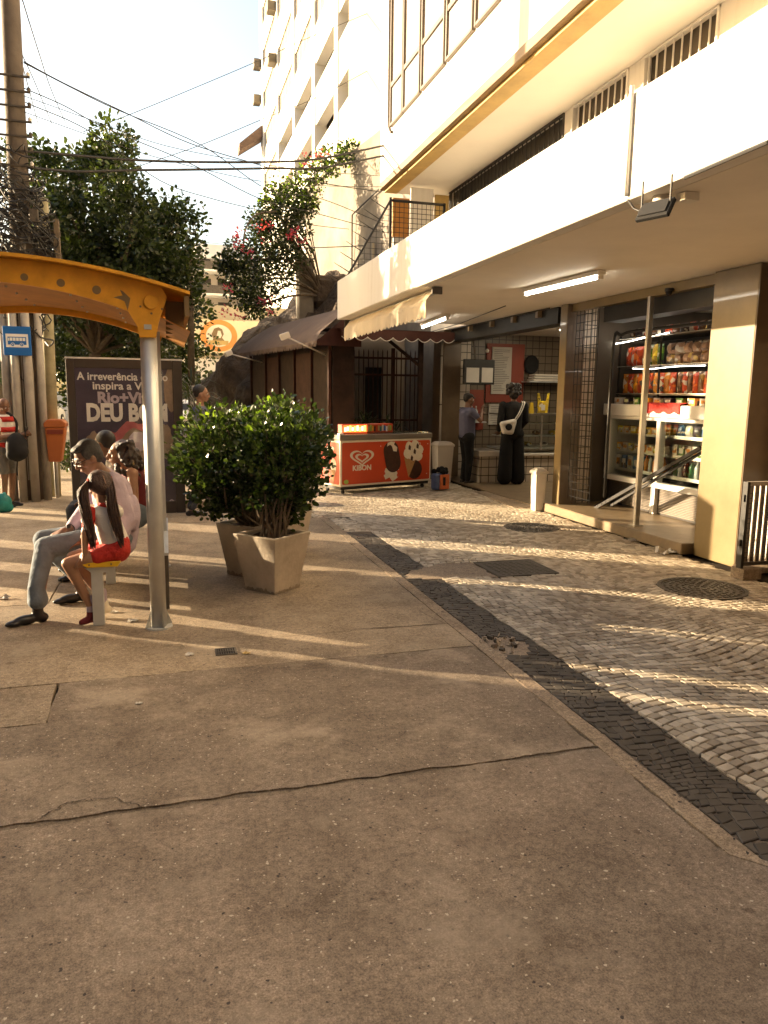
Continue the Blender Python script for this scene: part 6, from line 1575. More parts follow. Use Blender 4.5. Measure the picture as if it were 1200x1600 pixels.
# ================================================================ UNSEEN BESIDE THE ROAD, MOST OF IT ADDED TO CAST SHADE
def big_bus():  # invented bus out of view; its shadow covers the foreground
    t = thing('shadow_bus', 'long city bus waiting at the kerb left of the shelter', 'bus', (-8.0,4.2,-.16))
    y0, y1 = -3.5, 9.2
    MB().box((-9.3,y0,.25),(-6.8,y1,3.0)).build('body', M['carwh'], t, bevel=.12, segs=3)
    MB().box((-6.795,y0+.6,1.35),(-6.78,y1-.5,2.3)).build('window', M['black'], t)
    for y in (y0+2.2, y1-2.8): MB().tube([(-7.1,y,.32),(-6.76,y,.32)], .48, 20).build('wheel', M['matte'], t)
    MB().box((-6.798,y0+.02,.75),(-6.77,y1-.02,.95)).build('stripe', M['bluesign'], t)
    for y in (y1-1.7,y1-6): MB().box((-6.79,y,.35),(-6.765,y+1.1,2.35)).build('door', M['black'], t)
big_bus()
def occl(s, w_, x, z0, z1, label, name, cat, m1, m2):  # panels added out of view, placed by the shade stripes they cast
    y = (s-x*.545)/.839; u = Vector((.545,.839,0)); v = Vector((-.839,.545,0)); c = Vector((x,y,0))
    t = thing(name, label, cat, (x,y,0))
    MB().obox(c+Vector((0,0,(z0+z1)/2)), (w_,.16,z1-z0), u, v).build('panel', m1, t, bevel=.01)
    for k in (-1,1): MB().obox(c+u*(w_/2-.1)*k+Vector((0,0,z0/2)), (.08,.08,z0), u, v).build('leg', m2, t)
    return t
occl(5.00,.38,-3.6,.10,2.35,'narrow upright sign nearest the bus','shade_panel','sign',M['adframe'],M['black'])  # made-up pair of panels, a sunlit gap left between their shadows
occl(5.72,.52,-3.6,.10,2.35,'wider upright sign between the narrow sign and the street cabinet','shade_panel','sign',M['adframe'],M['black'])
occl(6.86,1.16,-4.0,.06,2.25,'grey street cabinet standing at the kerb','shade_panel_wide','cabinet',M['greypaint'],M['black'])  # invented for the broad dark stripe it throws over the paving
occl(8.53,.70,-3.9,.05,2.35,'narrow newspaper box standing by the kerb tree','shade_panel_far','cabinet',M['greypaint'],M['black'])  # made up to throw the far dark stripe on the ground
limb_tree(-7.2,17.8,6.5,'street tree at the kerb left of the bus stop', (-7.2,18.0,5.3,2.3,2.0,1.9), 8000, .17, 201, .15, group='kerb trees', nclump=40)
limb_tree(-7.6,22.8,6.5,'dense street tree further along the kerb on the left', (-7.6,22.8,4.6,2.4,2.6,2.9), 9000, .17, 202, .15, group='kerb trees', nclump=60)  # crown put in out of view to keep sun off the kiosk
def shade_block(name, a, b_, h, label):
    t = thing(name, label, 'building', ((a[0]+b_[0])/2,(a[1]+b_[1])/2,0))
    MB().box((a[0],a[1],-.16),(b_[0],b_[1],h)).build('wall', M['blockw'], t)
    face_x = max(a[0],b_[0]); y = min(a[1],b_[1])+1.5; k = MB(); k2 = MB()
    while y < max(a[1],b_[1])-2:
        z = 4
        while z < h-2: k.box((face_x-.02,y,z),(face_x+.03,y+1.5,z+1.4)); z += 3.1
        y += 3.4
    k.build('window', M['black'], t, kind='stuff')
    return t
shade_block('shade_building', (-40,-60), (-24,17), 32, 'tall block of flats across the road, behind the waiting bus')  # added to block skylight from the left
shade_block('shade_building', (-26,32), (-24,43), 9.6, 'low row of shops across the road to the left')  # added thin, its height set to shade the kiosk front
shade_block('shade_building', (-22,-40), (24,-16), 30, 'block of flats closing the street behind the photographer')  # added to block skylight from behind the camera

# ================================================================ PEOPLE
def soft(name, prims, m, parent, voxel=.010, sm=3, sub=None):
    bm = bmesh.new()
    for p in prims:
        if p[0] == 'c':
            _, a, ra, b_, rb = p; a = Vector(a); b_ = Vector(b_)
            ax = b_-a; L = ax.length; ax = ax/L if L > 1e-6 else Vector((0,0,1))
            sx = ax.orthogonal().normalized(); sy = ax.cross(sx); rings = []; n_ = 14
            for q in range(-5, 1): th = q*math.pi/10; rings.append((a+ax*ra*math.sin(th), ra*math.cos(th)))
            for q in range(0, 6): th = q*math.pi/10; rings.append((b_+ax*rb*math.sin(th), rb*math.cos(th)))
            prev = None
            for ri, (c_, r_) in enumerate(rings):
                if ri in (0, len(rings)-1): cur = [bm.verts.new(c_)]
                else: cur = [bm.verts.new(c_+(sx*math.cos(2*math.pi*k/n_)+sy*math.sin(2*math.pi*k/n_))*r_) for k in range(n_)]
                if prev:
                    for k in range(n_):
                        k2 = (k+1) % n_
                        if len(prev) == 1: bm.faces.new((prev[0], cur[k2], cur[k]))
                        elif len(cur) == 1: bm.faces.new((prev[k], prev[k2], cur[0]))
                        else: bm.faces.new((prev[k], prev[k2], cur[k2], cur[k]))
                prev = cur
        else:
            _, c, rr, f, u = p; f = Vector(f).normalized(); u = Vector(u); rt = f.cross(u).normalized(); u = rt.cross(f)
            mt = Matrix(((rt.x*rr[0], f.x*rr[1], u.x*rr[2], c[0]), (rt.y*rr[0], f.y*rr[1], u.y*rr[2], c[1]), (rt.z*rr[0], f.z*rr[1], u.z*rr[2], c[2]), (0,0,0,1)))
            bmesh.ops.create_icosphere(bm, subdivisions=3, radius=1, matrix=mt)
    org = wpos(parent)
    for v in bm.verts: v.co -= org
    me = bpy.data.meshes.new(name); bm.to_mesh(me); bm.free()
    o = bpy.data.objects.new('tmp', me); col.objects.link(o)
    rm = o.modifiers.new('r', 'REMESH'); rm.mode = 'VOXEL'; rm.voxel_size = voxel; rm.use_smooth_shade = True
    s = o.modifiers.new('s', 'SMOOTH'); s.factor = .5; s.iterations = sm
    bpy.context.view_layer.update()
    m2 = bpy.data.meshes.new_from_object(o.evaluated_get(bpy.context.evaluated_depsgraph_get())); bpy.data.objects.remove(o)
    m2.name = name; m2.materials.clear(); m2.materials.append(m)
    m2.polygons.foreach_set('use_smooth', [True]*len(m2.polygons))
    o = bpy.data.objects.new(name, m2); col.objects.link(o); o.parent = parent
    return o
def C(a, ra, b_, rb): return ('c', a, ra, b_, rb)
class Head:
    def __init__(s, c, f, up=(0,0,1), k=1.0):
        s.c = Vector(c); s.f = Vector(f).normalized(); u = Vector(up); s.r = s.f.cross(u).normalized(); s.u = s.r.cross(s.f); s.k = k
    def p(s, x, y, z): return s.c+(s.r*x+s.f*y+s.u*z)*s.k
    def e(s, x, y, z, rx, ry, rz): return ('e', s.p(x,y,z), (rx*s.k,ry*s.k,rz*s.k), s.f, s.u)
    def prims(s, neck=None):
        k = s.k
        out = [s.e(0,-.012,.025,.074,.094,.098), s.e(0,.022,-.045,.055,.062,.062), s.e(0,.045,-.088,.026,.026,.018), s.e(0,.07,.030,.058,.022,.014),
               C(s.p(0,.088,.018),.008*k,s.p(0,.106,-.022),.012*k), s.e(-.012,.092,-.026,.009,.011,.008), s.e(.012,.092,-.026,.009,.011,.008),
               s.e(0,.080,-.052,.024,.012,.007), s.e(0,.077,-.064,.021,.013,.008), s.e(-.045,.055,-.018,.02,.02,.02), s.e(.045,.055,-.018,.02,.02,.02)]
        for q in (-1, 1): out += [s.e(q*.075,-.008,-.004,.010,.020,.030)]
        if neck is not None: out.append(C(s.p(0,-.02,-.05),.048*k,neck,.055*k))
        return out
    def eyes(s, parent):
        for q in (-1, 1):
            MB().ball(s.p(q*.031,.076,.014), .0125*s.k, 10, 8).build('eye', M['eyew'], parent, True)
            MB().ball(s.p(q*.031,.0835,.013), .0065*s.k, 8, 6).build('pupil', M['shoe'], parent, True)
            b0 = s.p(q*.018,.093,.038); b1 = s.p(q*.048,.078,.040); MB().tube([b0,(b0+b1)/2+s.u*.004,b1], .0038*s.k, 5).build('eyebrow', M['hair'], parent)
        MB().tube([s.p(-.022,.084,-.058),s.p(0,.094,-.057),s.p(.022,.084,-.058)], .0022*s.k, 5).build('mouth', M['redwall'], parent)
def hand(w, d, n_, k=1.0, curl=.5, side=1):
    """wrist w, fingers along d, palm faces n_, thumb on side"""
    w = Vector(w); d = Vector(d).normalized(); n_ = Vector(n_); n_ = (n_-d*n_.dot(d)).normalized(); s_ = d.cross(n_)*side
    out = [C(w,.024*k,w+d*.045*k,.022*k), ('e', w+d*.052*k, (.036*k,.046*k,.016*k), d, n_)]
    for i, (off, L) in enumerate(((-.028,.062),(-.0095,.074),(.0095,.078),(.028,.070))):
        a = w+d*.088*k+s_*off*k; dd = d; r_ = .0088*k; prev = a-d*.02*k
        out.append(C(prev,r_*1.1,a,r_*1.05)); cur = a
        for j, fr in enumerate((.45,.32,.23)):
            ang = curl*(.5+.45*j); dd = (dd*math.cos(ang)+n_*math.sin(ang)).normalized(); perp = (n_*math.cos(ang)-dd*0)
            nx = cur+dd*L*fr*k; out.append(C(cur,r_*(1-.08*j),nx,r_*(.92-.08*j))); cur = nx
    a = w+d*.03*k+s_*.032*k; b_ = a+(s_*.75+d*.6+n_*.25).normalized()*.036*k; c = b_+(s_*.2+d*.85+n_*.4).normalized()*.032*k
    out += [C(w+d*.02*k+s_*.015*k,.014*k,a,.0125*k), C(a,.0125*k,b_,.0105*k), C(b_,.0105*k,c,.0088*k)]
    return out
def shoe(heel, toe, k=1.0, h=.05, name='shoe', m=None, parent=None, ankle=None):
    heel = Vector(heel); toe = Vector(toe); d = (toe-heel).normalized()
    pr = [('e', heel+d*.03*k+Vector((0,0,.03*k)), (.034*k,.045*k,.036*k), d, (0,0,1)), ('e', heel.lerp(toe,.5)+Vector((0,0,.032*k)), (.036*k,.085*k,.034*k), d, (0,0,1)), ('e', toe-d*.055*k+Vector((0,0,.022*k)), (.036*k,.06*k,.022*k), d, (0,0,1))]
    if ankle is not None: pr.append(C(Vector(ankle),.036*k,heel+d*.05*k+Vector((0,0,.045*k)),.038*k))
    o = soft(name, pr, m or M['shoe'], parent, .008, 2)
    return o

# ---- seated man in lilac shirt
t = thing('person', 'seated grey-haired man in lilac shirt, glasses and pale jeans on the bench end', 'person', (-.45,5.72,0))
H = Head((-.550,5.70,1.112), (-.78,-.42,-.46), (-.25,-.10,1), .98)
neck = Vector((-.455,5.745,.990))
ns, fs_ = Vector((-.375,5.545,.955)), Vector((-.455,5.93,.955))      # near and far shoulder
hipn, hipf = Vector((-.37,5.64,.54)), Vector((-.38,5.84,.54))
kn, kf = Vector((-.845,5.57,.50)), Vector((-.90,5.88,.495))
an, af = Vector((-.90,5.43,.13)), Vector((-.66,5.90,.13))
en, wn = Vector((-.29,5.56,.70)), Vector((-.335,5.53,.52))
ef, wf = Vector((-.60,6.00,.715)), Vector((-.70,5.73,.60))
body = H.prims(neck)+[C(neck,.06,Vector((-.42,5.74,.90)),.10), C(ns,.055,en,.043), C(en,.042,wn,.028), C(fs_,.055,ef,.043), C(ef,.042,wf,.028),
  C(Vector((-.40,5.74,.88)),.12,Vector((-.36,5.74,.58)),.125), C(hipn,.09,kn,.06), C(hipf,.09,kf,.06), C(kn,.055,an,.038), C(kf,.055,af,.038)]
body += hand(wf, (-.92,-.30,-.28), (.1,.2,-1), 1.02, .45, -1)+hand(wn, (-.3,-.1,-.9), (-1,0,.2), 1.0, .35, 1)
soft('body', body, M['skin'], t, .0062, 2)
H.eyes(t)
hp = [H.e(0,-.030,.048,.082,.094,.092), H.e(0,-.055,.0,.076,.062,.07), H.e(0,.035,.098,.056,.045,.026), H.e(.068,.008,.045,.014,.04,.045), H.e(-.068,.008,.045,.014,.04,.045)]
soft('hair', hp, M['hairg'], t, .008, 1)
for q in (-1, 1):
    pts = [H.p(q*.032+.025*math.cos(a), .098-.006*abs(math.cos(a)), .012+.018*math.sin(a)) for a in [k*math.pi/7 for k in range(15)]]
    MB().tube(pts, .003, 5).build('glasses', M['black'], t)
    MB().tube([H.p(q*.057,.092,.016),H.p(q*.076,.04,.018),H.p(q*.078,-.01,.012)], .0028, 5).build('glasses', M['black'], t)
MB().tube([H.p(-.008,.106,.014),H.p(.008,.106,.014)], .003, 5).build('glasses', M['black'], t)
sh = [C(neck+Vector((.01,0,-.035)),.070,Vector((-.42,5.74,.90)),.125), C(Vector((-.425,5.63,.90)),.095,Vector((-.43,5.85,.90)),.095), C(Vector((-.40,5.74,.86)),.145,Vector((-.37,5.74,.62)),.150), C(Vector((-.37,5.68,.60)),.135,Vector((-.37,5.80,.60)),.135), C(Vector((-.36,5.74,.58)),.14,Vector((-.37,5.74,.50)),.135),
  C(ns,.076,en,.062), C(en,.060,wn+Vector((0,0,.03)),.044), C(fs_,.076,ef,.062), C(ef,.060,wf.lerp(ef,.12),.044), ('e', Vector((-.25,5.60,.72)), (.05,.06,.14), (0,1,0), (0,0,1)), ('e', Vector((-.47,5.66,.60)), (.07,.06,.07), (0,1,0), (0,0,1))]
soft('shirt', sh, M['lilac'], t, .009, 4)
MB().tube(smooth_pts([neck+Vector((.055,.02,-.01)),neck+Vector((.02,-.06,-.015)),neck+Vector((-.05,-.06,-.05)),neck+Vector((-.075,0,-.07))],4), .014, 8).build('collar', M['lilac'], t, True)
pn = [C(hipn,.105,kn,.078), C(hipf,.105,kf,.078), C(hipn,.11,hipf,.11), C(kn,.074,an+Vector((.0,0,.12)),.056), C(an+Vector((0,0,.12)),.054,an+Vector((0.005,0,.03)),.070), C(kf,.078,af+Vector((0,0,.06)),.066)]
soft('jeans', pn, M['denim'], t, .009, 3)
shoe((-.85,5.45,0),(-1.09,5.33,0), 1.05, m=M['shoe'], parent=t, ankle=an+Vector((0,0,-.02)))
shoe((-.615,5.93,0),(-.86,5.85,0), 1.05, m=M['shoe'], parent=t, ankle=af+Vector((0,0,-.02)))
MB().tube([wf.lerp(ef,.02)+Vector((0,0,0)),wf.lerp(ef,.09)], .034, 14).build('watch_strap', M['shoe'], t)
MB().obox(wf.lerp(ef,.055)+Vector((-.012,-.03,.012)), (.03,.03,.012), (1,0,0), (0,.4,.9)).build('watch', M['black'], t, bevel=.003)

# ---- girl
t = thing('person', 'small girl with two long ponytails and red shorts sitting on the bench end', 'person', (-.4,5.32,0))
H = Head((-.452,5.33,.952), (-.42,.80,-.42), (-.12,.1,1), .84)
neck = Vector((-.425,5.31,.85)); sn, sf = Vector((-.335,5.285,.785)), Vector((-.515,5.36,.785))
hn, hf = Vector((-.335,5.285,.515)), Vector((-.40,5.40,.515))
kn, kf = Vector((-.665,5.255,.445)), Vector((-.655,5.42,.45)); an, af = Vector((-.545,5.30,.135)), Vector((-.47,5.44,.14))
el, wl = Vector((-.545,5.225,.66)), Vector((-.555,5.235,.515))
er, wr = Vector((-.56,5.48,.64)), Vector((-.60,5.52,.54))
body = H.prims(neck)+[C(neck,.036,Vector((-.42,5.32,.74)),.07), C(Vector((-.42,5.32,.74)),.075,Vector((-.37,5.33,.54)),.085), C(Vector((-.50,5.27,.785)),.034,el,.028), C(el,.027,wl,.019), C(sf,.034,er,.028), C(er,.027,wr,.019),
 C(hn,.068,kn,.044), C(hf,.068,kf,.044), C(kn,.043,an,.027), C(kf,.043,af,.027)]+hand(wl,(-.45,-.1,-.55),(.3,0,-1),.70,.25,1)+hand(wr,(-.8,.1,-.4),(.2,0,-1),.7,.3,-1)
soft('body', body, M['skinl'], t, .0062, 2)
H.eyes(t)
hp = [H.e(0,-.020,.035,.086,.106,.100), H.e(0,-.055,-.01,.080,.070,.082), H.e(-.05,-.05,.03,.048,.06,.08), H.e(.05,-.05,.03,.048,.06,.08)]
soft('hair', hp, M['hairgirl'], t, .008, 1)
r_ = random.Random(6)
def pony(pts, w0, n=80, seed=1):
    rr = random.Random(seed); mb = MB()
    for i in range(n):
        o_ = Vector((rr.uniform(-1,1), rr.uniform(-1,1), 0))*w0; q = []
        for j, p_ in enumerate(pts):
            s_ = (.45, 1.0, 1.15, 1.0, .5)[min(j, 4)]; q.append(Vector(p_)+o_*s_+Vector((rr.gauss(0,.004),rr.gauss(0,.004),0)))
        q = q[:len(pts) if rr.random() < .6 else len(pts)]; q[-1] = q[-1]+Vector((0,0,rr.uniform(-.03,.06)))
        mb.tube(smooth_pts(q,3), [.0055]*(len(smooth_pts(q,3))-1)+[.001], 4, cap=False)
    return mb
pony([H.p(-.078,-.045,.045),(-.548,5.27,.93),(-.535,5.235,.80),(-.515,5.225,.68),(-.50,5.22,.56)], .026, seed=2).build('ponytail', M['hairgirl'], t, True)
pony([H.p(.078,-.045,.045),(-.375,5.25,.93),(-.36,5.215,.80),(-.335,5.20,.68),(-.315,5.195,.575)], .026, seed=3).build('ponytail', M['hairgirl'], t, True)
for q in (-1, 1): MB().ball(H.p(q*.086,-.050,.050), .016, 8, 6).build('hair_tie', M['redcl'], t, True)
MB().tube([H.p(0,-.060,.128),H.p(0,-.105,.09),H.p(0,-.128,.035),H.p(0,-.130,-.02)], .0025, 5).build('parting', M['skinl'], t)
sh = [C(neck+Vector((0,0,-.05)),.062,Vector((-.42,5.32,.74)),.085), C(Vector((-.42,5.315,.74)),.090,Vector((-.365,5.33,.55)),.100), C(Vector((-.47,5.29,.775)),.052,Vector((-.355,5.30,.780)),.056), C(sf,.046,(-.55,5.42,.71),.040)]
soft('top', sh, M['whitecl'], t, .0075, 3)
sh = [C(Vector((-.505,5.27,.785)),.042,(-.53,5.24,.70),.038), ('e', neck+Vector((.012,-.01,-.018)), (.060,.052,.030), (0,1,0), (0,0,1))]
soft('sleeves', sh, M['redcl'], t, .0075, 3)
soft('shorts', [C(hn+Vector((-.01,0,.01)),.080,hn.lerp(kn,.42),.070), C(hf,.085,hf.lerp(kf,.42),.070), C(hn+Vector((-.01,0,0)),.082,hf,.084), C(Vector((-.355,5.32,.56)),.088,hn+Vector((-.01,0,0)),.083)], M['redcl'], t, .0075, 3)
soft('sock', [C(an+Vector((0,0,.05)),.026,an+Vector((0,0,-.04)),.027)], M['lilac'], t, .006, 2); soft('sock', [C(af+Vector((0,0,.05)),.026,af+Vector((0,0,-.04)),.027)], M['lilac'], t, .006, 2)
shoe((-.515,5.31,.015),(-.62,5.27,.0), .72, m=M['maroon'], parent=t, ankle=an+Vector((.0,0,-.04)))
shoe((-.425,5.45,.04),(-.53,5.43,.0), .72, m=M['creamf'], parent=t, ankle=af+Vector((.01,0,-.03)))

# ---- woman behind them
t = thing('person', 'woman with big curly dark hair, maroon top and jeans, sitting further along the bench', 'person', (-.3,6.75,0))
H = Head((-.395,6.75,1.055), (-.98,-.12,.02), (0,0,1), .94)
neck = Vector((-.335,6.76,.930)); sn, sf = Vector((-.29,6.60,.90)), Vector((-.31,6.93,.90)); hn, hf = Vector((-.30,6.66,.53)), Vector((-.30,6.85,.53))
kn, kf = Vector((-.74,6.62,.50)), Vector((-.74,6.90,.50)); an, af = Vector((-.72,6.60,.1)), Vector((-.76,6.92,.1)); el, wl = Vector((-.28,6.53,.68)), Vector((-.48,6.58,.58)); er, wr = Vector((-.42,7.0,.70)), Vector((-.62,6.88,.60))
body = H.prims(neck)+[C(neck,.05,(-.30,6.76,.85),.09), C(sn,.045,el,.036), C(el,.036,wl,.024), C(sf,.045,er,.036), C(er,.036,wr,.024), C((-.30,6.76,.85),.10,(-.28,6.76,.56),.11), C(hn,.08,kn,.055), C(hf,.08,kf,.055), C(kn,.05,an,.034), C(kf,.05,af,.034), C(sn,.05,sf,.05)]+hand(wl,(-.9,.2,-.3),(0,0,-1),.9,.4,-1)+hand(wr,(-.9,-.2,-.3),(0,0,-1),.9,.4,1)
soft('body', body, M['skinl'], t, .008, 2); H.eyes(t)
hp = [H.e(0,-.035,.045,.088,.098,.092)]; r_ = random.Random(12)
for i in range(150):
    a = r_.uniform(0,6.28); z = r_.uniform(-.23,.12); w_ = .072+.085*max(0,min(1,(.12-z)/.22)); c = (w_*math.cos(a), -.065+w_*.82*math.sin(a), z)
    if c[1] > .035 and z < .06: continue
    hp.append(H.e(*c, r_.uniform(.016,.030), r_.uniform(.016,.030), r_.uniform(.016,.032)))
soft('hair', hp, M['hairb'], t, .009, 1)
soft('top', [C((-.30,6.65,.845),.075,(-.31,6.88,.845),.075), C((-.295,6.76,.84),.112,(-.28,6.76,.60),.118), C((-.28,6.76,.62),.122,(-.28,6.76,.55),.124)], M['maroon'], t, .010, 3)
soft('jeans', [C(hn,.10,kn,.070), C(hf,.10,kf,.070), C(hn+Vector((.02,0,0)),.115,hf+Vector((.02,0,0)),.115), C(kn,.068,an,.05), C(kf,.068,af,.05)], M['denim'], t, .010, 3)
shoe((-.68,6.6,0),(-.92,6.57,0), 1, m=M['shoe'], parent=t, ankle=an); shoe((-.72,6.93,0),(-.96,6.93,0), 1, m=M['shoe'], parent=t, ankle=af)

# ---- man whose head shows between them
t = thing('person', 'short-haired man on the bench, his head showing beside the curly-haired woman', 'person', (-.4,7.35,0))
H = Head((-.56,7.32,1.10), (-.80,.5,-.15), (0,0,1), .98); neck = Vector((-.49,7.33,.965))
hn, hf = Vector((-.40,7.25,.53)), Vector((-.40,7.43,.53)); kn, kf = Vector((-.84,7.25,.50)), Vector((-.84,7.48,.50)); an, af = Vector((-.84,7.25,.1)), Vector((-.86,7.48,.1))
sn, sf = Vector((-.45,7.15,.90)), Vector((-.45,7.53,.90)); el, er = Vector((-.46,7.10,.73)), Vector((-.46,7.60,.73)); wl, wr = Vector((-.70,7.18,.62)), Vector((-.70,7.50,.62))
soft('body', H.prims(neck)+[C(neck,.055,(-.43,7.34,.84),.10), C(sn,.052,el,.04), C(el,.04,wl,.027), C(sf,.052,er,.04), C(er,.04,wr,.027), C((-.43,7.34,.84),.12,(-.39,7.34,.58),.12), C(hn,.09,kn,.06), C(hf,.09,kf,.06), C(kn,.055,an,.038), C(kf,.055,af,.038)]+hand(wl,(-.9,.2,-.3),(0,0,-1),1,.4,-1)+hand(wr,(-.9,-.2,-.3),(0,0,-1),1,.4,1), M['skin'], t, .009, 2); H.eyes(t)
soft('hair', [H.e(0,-.030,.048,.081,.094,.090), H.e(0,-.05,.01,.074,.062,.06)], M['hair'], t, .009, 1)
soft('shirt', [C((-.44,7.22,.87),.085,(-.44,7.46,.87),.085), C((-.43,7.34,.82),.14,(-.39,7.34,.56),.14), C(sn,.07,sn.lerp(el,.6),.06), C(sf,.07,sf.lerp(er,.6),.06), C(neck+Vector((0,0,-.04)),.068,(-.44,7.34,.87),.09)], M['whitecl'], t, .010, 3)
soft('trousers', [C(hn,.105,kn,.075), C(hf,.105,kf,.075), C(hn,.115,hf,.115), C(kn,.073,an,.055), C(kf,.073,af,.055)], M['denimd'], t, .010, 3)
shoe((-.80,7.25,0),(-1.06,7.22,0), 1, m=M['shoe'], parent=t, ankle=an); shoe((-.82,7.48,0),(-1.08,7.48,0), 1, m=M['shoe'], parent=t, ankle=af)

# ---- generic standing figure
def standing(label, x, y, face, H_=1.70, skin='skin', shirt=('shirt','bluecl'), legs=('trousers','denimd'), lm=1.0, arms=None, head=None, hairk='hair', stride=.0, shoes='shoe', sleeve=.55, z0=0, hair=True, wide=1.0, body_voxel=.010):
    t = thing('person', label, 'person', (x,y,z0)); a = math.radians(face); f = Vector((math.cos(a), math.sin(a), 0)); r = f.cross(Vector((0,0,1))); k = H_/1.72
    def W(rr, ff, zz): return Vector((x,y,z0))+(r*rr+f*ff+Vector((0,0,zz)))*k
    neck = W(0,.0,1.47); hd = Head(W(0,.03,1.605), head or f, (0,0,1), k*.98)
    sh_ = [W(-.175*wide,0,1.40), W(.175*wide,0,1.40)]; hip = [W(-.085,0,.90), W(.085,0,.90)]
    kn = [W(-.09,.04+stride*.5,.49), W(.09,.03-stride*.3,.49)]; an = [W(-.09,stride,.09), W(.09,-stride,.09)]
    if arms is None: arms = [((-.23,-.02,1.13),(-.22,.08,.90)), ((.23,-.02,1.13),(.22,.08,.90))]
    E_ = [W(*q[0]) for q in arms]; Wr = [W(*q[1]) for q in arms]
    b = hd.prims(neck)+[C(neck,.055*k,W(0,0,1.34),.10*k), C(W(0,0,1.32),.115*k*wide,W(0,0,.98),.115*k*wide), C(sh_[0],.052*k,sh_[1],.052*k)]
    for i in (0, 1):
        b += [C(sh_[i],.052*k,E_[i],.040*k), C(E_[i],.040*k,Wr[i],.027*k), C(hip[i],.095*k,kn[i],.06*k), C(kn[i],.056*k,an[i],.036*k)]
        b += hand(Wr[i], (Wr[i]-E_[i]), f if i else f, k, .5, 1 if i else -1)
    soft('body', b, M[skin], t, body_voxel*.8, 2); hd.eyes(t)
    if hair: soft('hair', [hd.e(0,-.030,.048,.081,.094,.090), hd.e(0,-.05,.01,.074,.062,.06)], M[hairk], t, .010, 1)
    s_ = [C(neck+Vector((0,0,-.05)),.07*k,W(0,0,1.36),.105*k), C(W(-.10*wide,0,1.36),.095*k,W(.10*wide,0,1.36),.095*k), C(W(0,0,1.32),.145*k*wide,W(0,0.01,.95),.145*k*wide)]
    for i in (0, 1): s_ += [C(sh_[i],.072*k,sh_[i].lerp(E_[i],min(1,sleeve*1.0)),.060*k)]+([C(E_[i],.058*k,E_[i].lerp(Wr[i],sleeve-1 if sleeve > 1 else 0.01),.045*k)] if sleeve > 1 else [])
    soft(shirt[0], s_, M[shirt[1]], t, .011, 3)
    pnt = [C(hip[0],.112*k*wide,hip[1],.112*k*wide), C(W(0,0,.98),.125*k*wide,W(0,0,.92),.13*k*wide)]
    for i in (0, 1):
        pnt += [C(hip[i],.11*k,hip[i].lerp(kn[i],min(1,lm)),.078*k)]
        if lm > 1: pnt += [C(kn[i],.075*k,kn[i].lerp(an[i],min(1,lm-1)),.062*k)]
    soft(legs[0], pnt, M[legs[1]], t, .011, 3)
    for i in (0, 1): shoe(an[i]-f*.06*k+Vector((0,0,-.09*k)), an[i]+f*.20*k+Vector((0,0,-.09*k)), k, m=M[shoes], parent=t, ankle=an[i]+Vector((0,0,-.03)))
    return t, W, f, r, hd
# bald man with phone
t, W, f, r, hd = standing('bald man in a red and white striped polo and grey shorts looking at his phone', -2.13, 11.15, -25, 1.47, 'skin', ('polo_shirt','whitecl'), ('shorts','greycl'), .80, [((-.24,.10,1.12),(-.06,.32,1.18)), ((.25,.10,1.12),(.06,.34,1.16))], (.72,-.45,-.55), hair=False, sleeve=.55, wide=1.12)
kz = 1.0
for z, m_ in ((1.40,'redcl'),(1.24,'redcl'),(1.08,'greycl'),(1.00,'redcl')):
    MB().lathe(tuple(W(0,0.005,z)), [(.130,-.035),(.153 if z < 1.3 else .140,-.03),(.153 if z < 1.3 else .128,.03),(.120,.035)], 24).build('shirt_stripe', M[m_], t, True)
MB().obox(W(0,.40,1.20), (.07,.012,.14), r, f).build('phone', M['black'], t, bevel=.003)
bk = thing('backpack', 'black backpack hanging on the bald man\'s chest', 'bag', tuple(W(.06,.26,.95)))
soft('bag', [('e', W(.10,.29,.97), (.17,.12,.20), f, (0,0,1)), ('e', W(.11,.34,.90), (.13,.10,.12), f, (0,0,1)), C(W(.02,.27,1.08),.07,W(.18,.27,1.08),.07), C(W(.0,.27,.86),.08,W(.20,.27,.86),.08), C(W(.04,.40,.93),.03,W(.17,.40,.93),.03), C(W(.08,.28,1.17),.012,W(.13,.28,1.17),.012)], M['matte'], bk, .012, 3)
MB().tube(smooth_pts([W(-.05,.19,1.16),W(-.10,.16,1.36),W(-.10,.0,1.50),W(.02,-.13,1.40)]), .018, 8).build('strap', M['matte'], bk, True)
MB().tube(smooth_pts([W(.12,.30,.80),W(.13,.28,.6),W(.12,.27,.52)]), .010, 6).build('strap', M['matte'], bk, True)
o = soft('bag', [('e', Vector((-2.10,10.62,.12)), (.12,.09,.13), (0,1,0), (0,0,1)), C(Vector((-2.18,10.62,.06)),.062,Vector((-2.03,10.62,.06)),.062), C(Vector((-2.15,10.62,.20)),.02,Vector((-2.06,10.62,.25)),.018)], M['teal'], thing('shopping_bag', 'teal cloth bag on the ground by the bald man\'s feet', 'bag', (-2.06,10.7,0)), .012, 2)
# man walking behind the bushes
standing('dark-haired man in profile walking behind the planter bushes', .42, 9.88, -8, 1.67, 'skinl', ('shirt','bluecl'), ('trousers','denimd'), 1.9, None, (1,-.1,-.05), stride=.14)
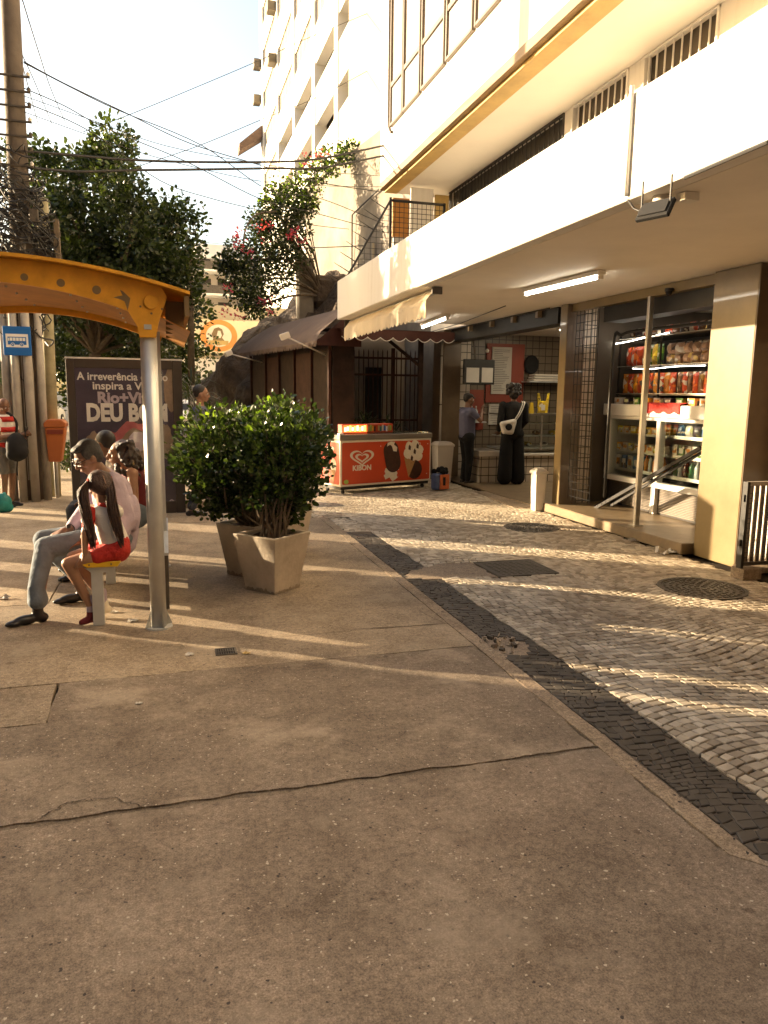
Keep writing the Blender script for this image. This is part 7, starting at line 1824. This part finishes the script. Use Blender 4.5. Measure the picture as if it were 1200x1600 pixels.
# man in blue shirt at the bar
t, W, f, r, hd = standing('man in a blue-grey polo at the left end of the bar with his arm raised', 5.19, 12.42, 5, 1.61, 'skin', ('polo_shirt','bluecl'), ('trousers','blackcl'), 1.95, [((-.24,.12,1.14),(-.10,.28,1.30)), ((.24,.16,1.22),(.10,.26,1.42))], (.95,-.15,-.1), z0=0, wide=1.1)
soft('cap', [hd.e(0,-.02,.085,.084,.100,.050), hd.e(0,.08,.055,.055,.05,.012)], M['hair'], t, .009, 1)
# person in black at the bar
t, W, f, r, hd = standing('person in loose black clothes seen from behind at the bar counter', 5.90, 12.02, 83, 1.72, 'skin', ('jacket','blackcl'), ('trousers','blackcl'), 1.95, [((-.24,-.02,1.13),(-.20,.16,.95)), ((.24,.02,1.13),(.20,.20,.98))], (.3,1,-.1), sleeve=1.9, wide=1.12, z0=.022)
_rh = random.Random(77)
soft('hair', [hd.e(0,-.03,.07,.105,.105,.085), hd.e(0,-.06,-.02,.09,.08,.09)]+[hd.e(.115*math.cos(a_), -.03+.10*math.sin(a_), _rh.uniform(.0,.15), .03,.03,.035) for a_ in [_rh.uniform(0,6.28) for _ in range(46)]]+[hd.e(_rh.uniform(-.08,.08), _rh.uniform(-.1,.05), _rh.uniform(.12,.17), .03,.03,.03) for _ in range(14)], M['hair'], t, .009, 1)
soft('trouser_leg', [C(W(-.10,0,.80),.11,W(-.12,0,.12),.135)], M['blackcl'], t, .011, 2); soft('trouser_leg', [C(W(.10,0,.80),.11,W(.13,.02,.12),.135)], M['blackcl'], t, .011, 2)
bg = thing('shoulder_bag', 'white and black patterned shoulder bag worn across the back of the person in black', 'bag', tuple(W(-.14,-.18,1.0)))
soft('bag', [C(W(-.26,-.19,1.08),.045,W(-.05,-.19,1.12),.05), C(W(-.26,-.19,1.08),.045,W(-.22,-.19,.95),.045), C(W(-.22,-.19,.95),.045,W(-.09,-.19,.94),.045), C(W(-.05,-.19,1.12),.05,W(-.09,-.19,.94),.045), ('e', W(-.15,-.19,1.03), (.10,.045,.09), f, (0,0,1))], M['whitecl'], bg, .009, 2)
soft('pattern', [('e', W(-.15,-.232,1.03), (.065,.012,.062), f, (0,0,1))], M['matte'], bg, .007, 1)
for dx in (0,.035): MB().tube(smooth_pts([W(-.06+dx,-.19,1.12),W(.05+dx,-.165,1.28),W(.13+dx,-.10,1.44),W(.14+dx,0,1.475)]), .009, 6).build('strap', M['whitecl'], bg, True)
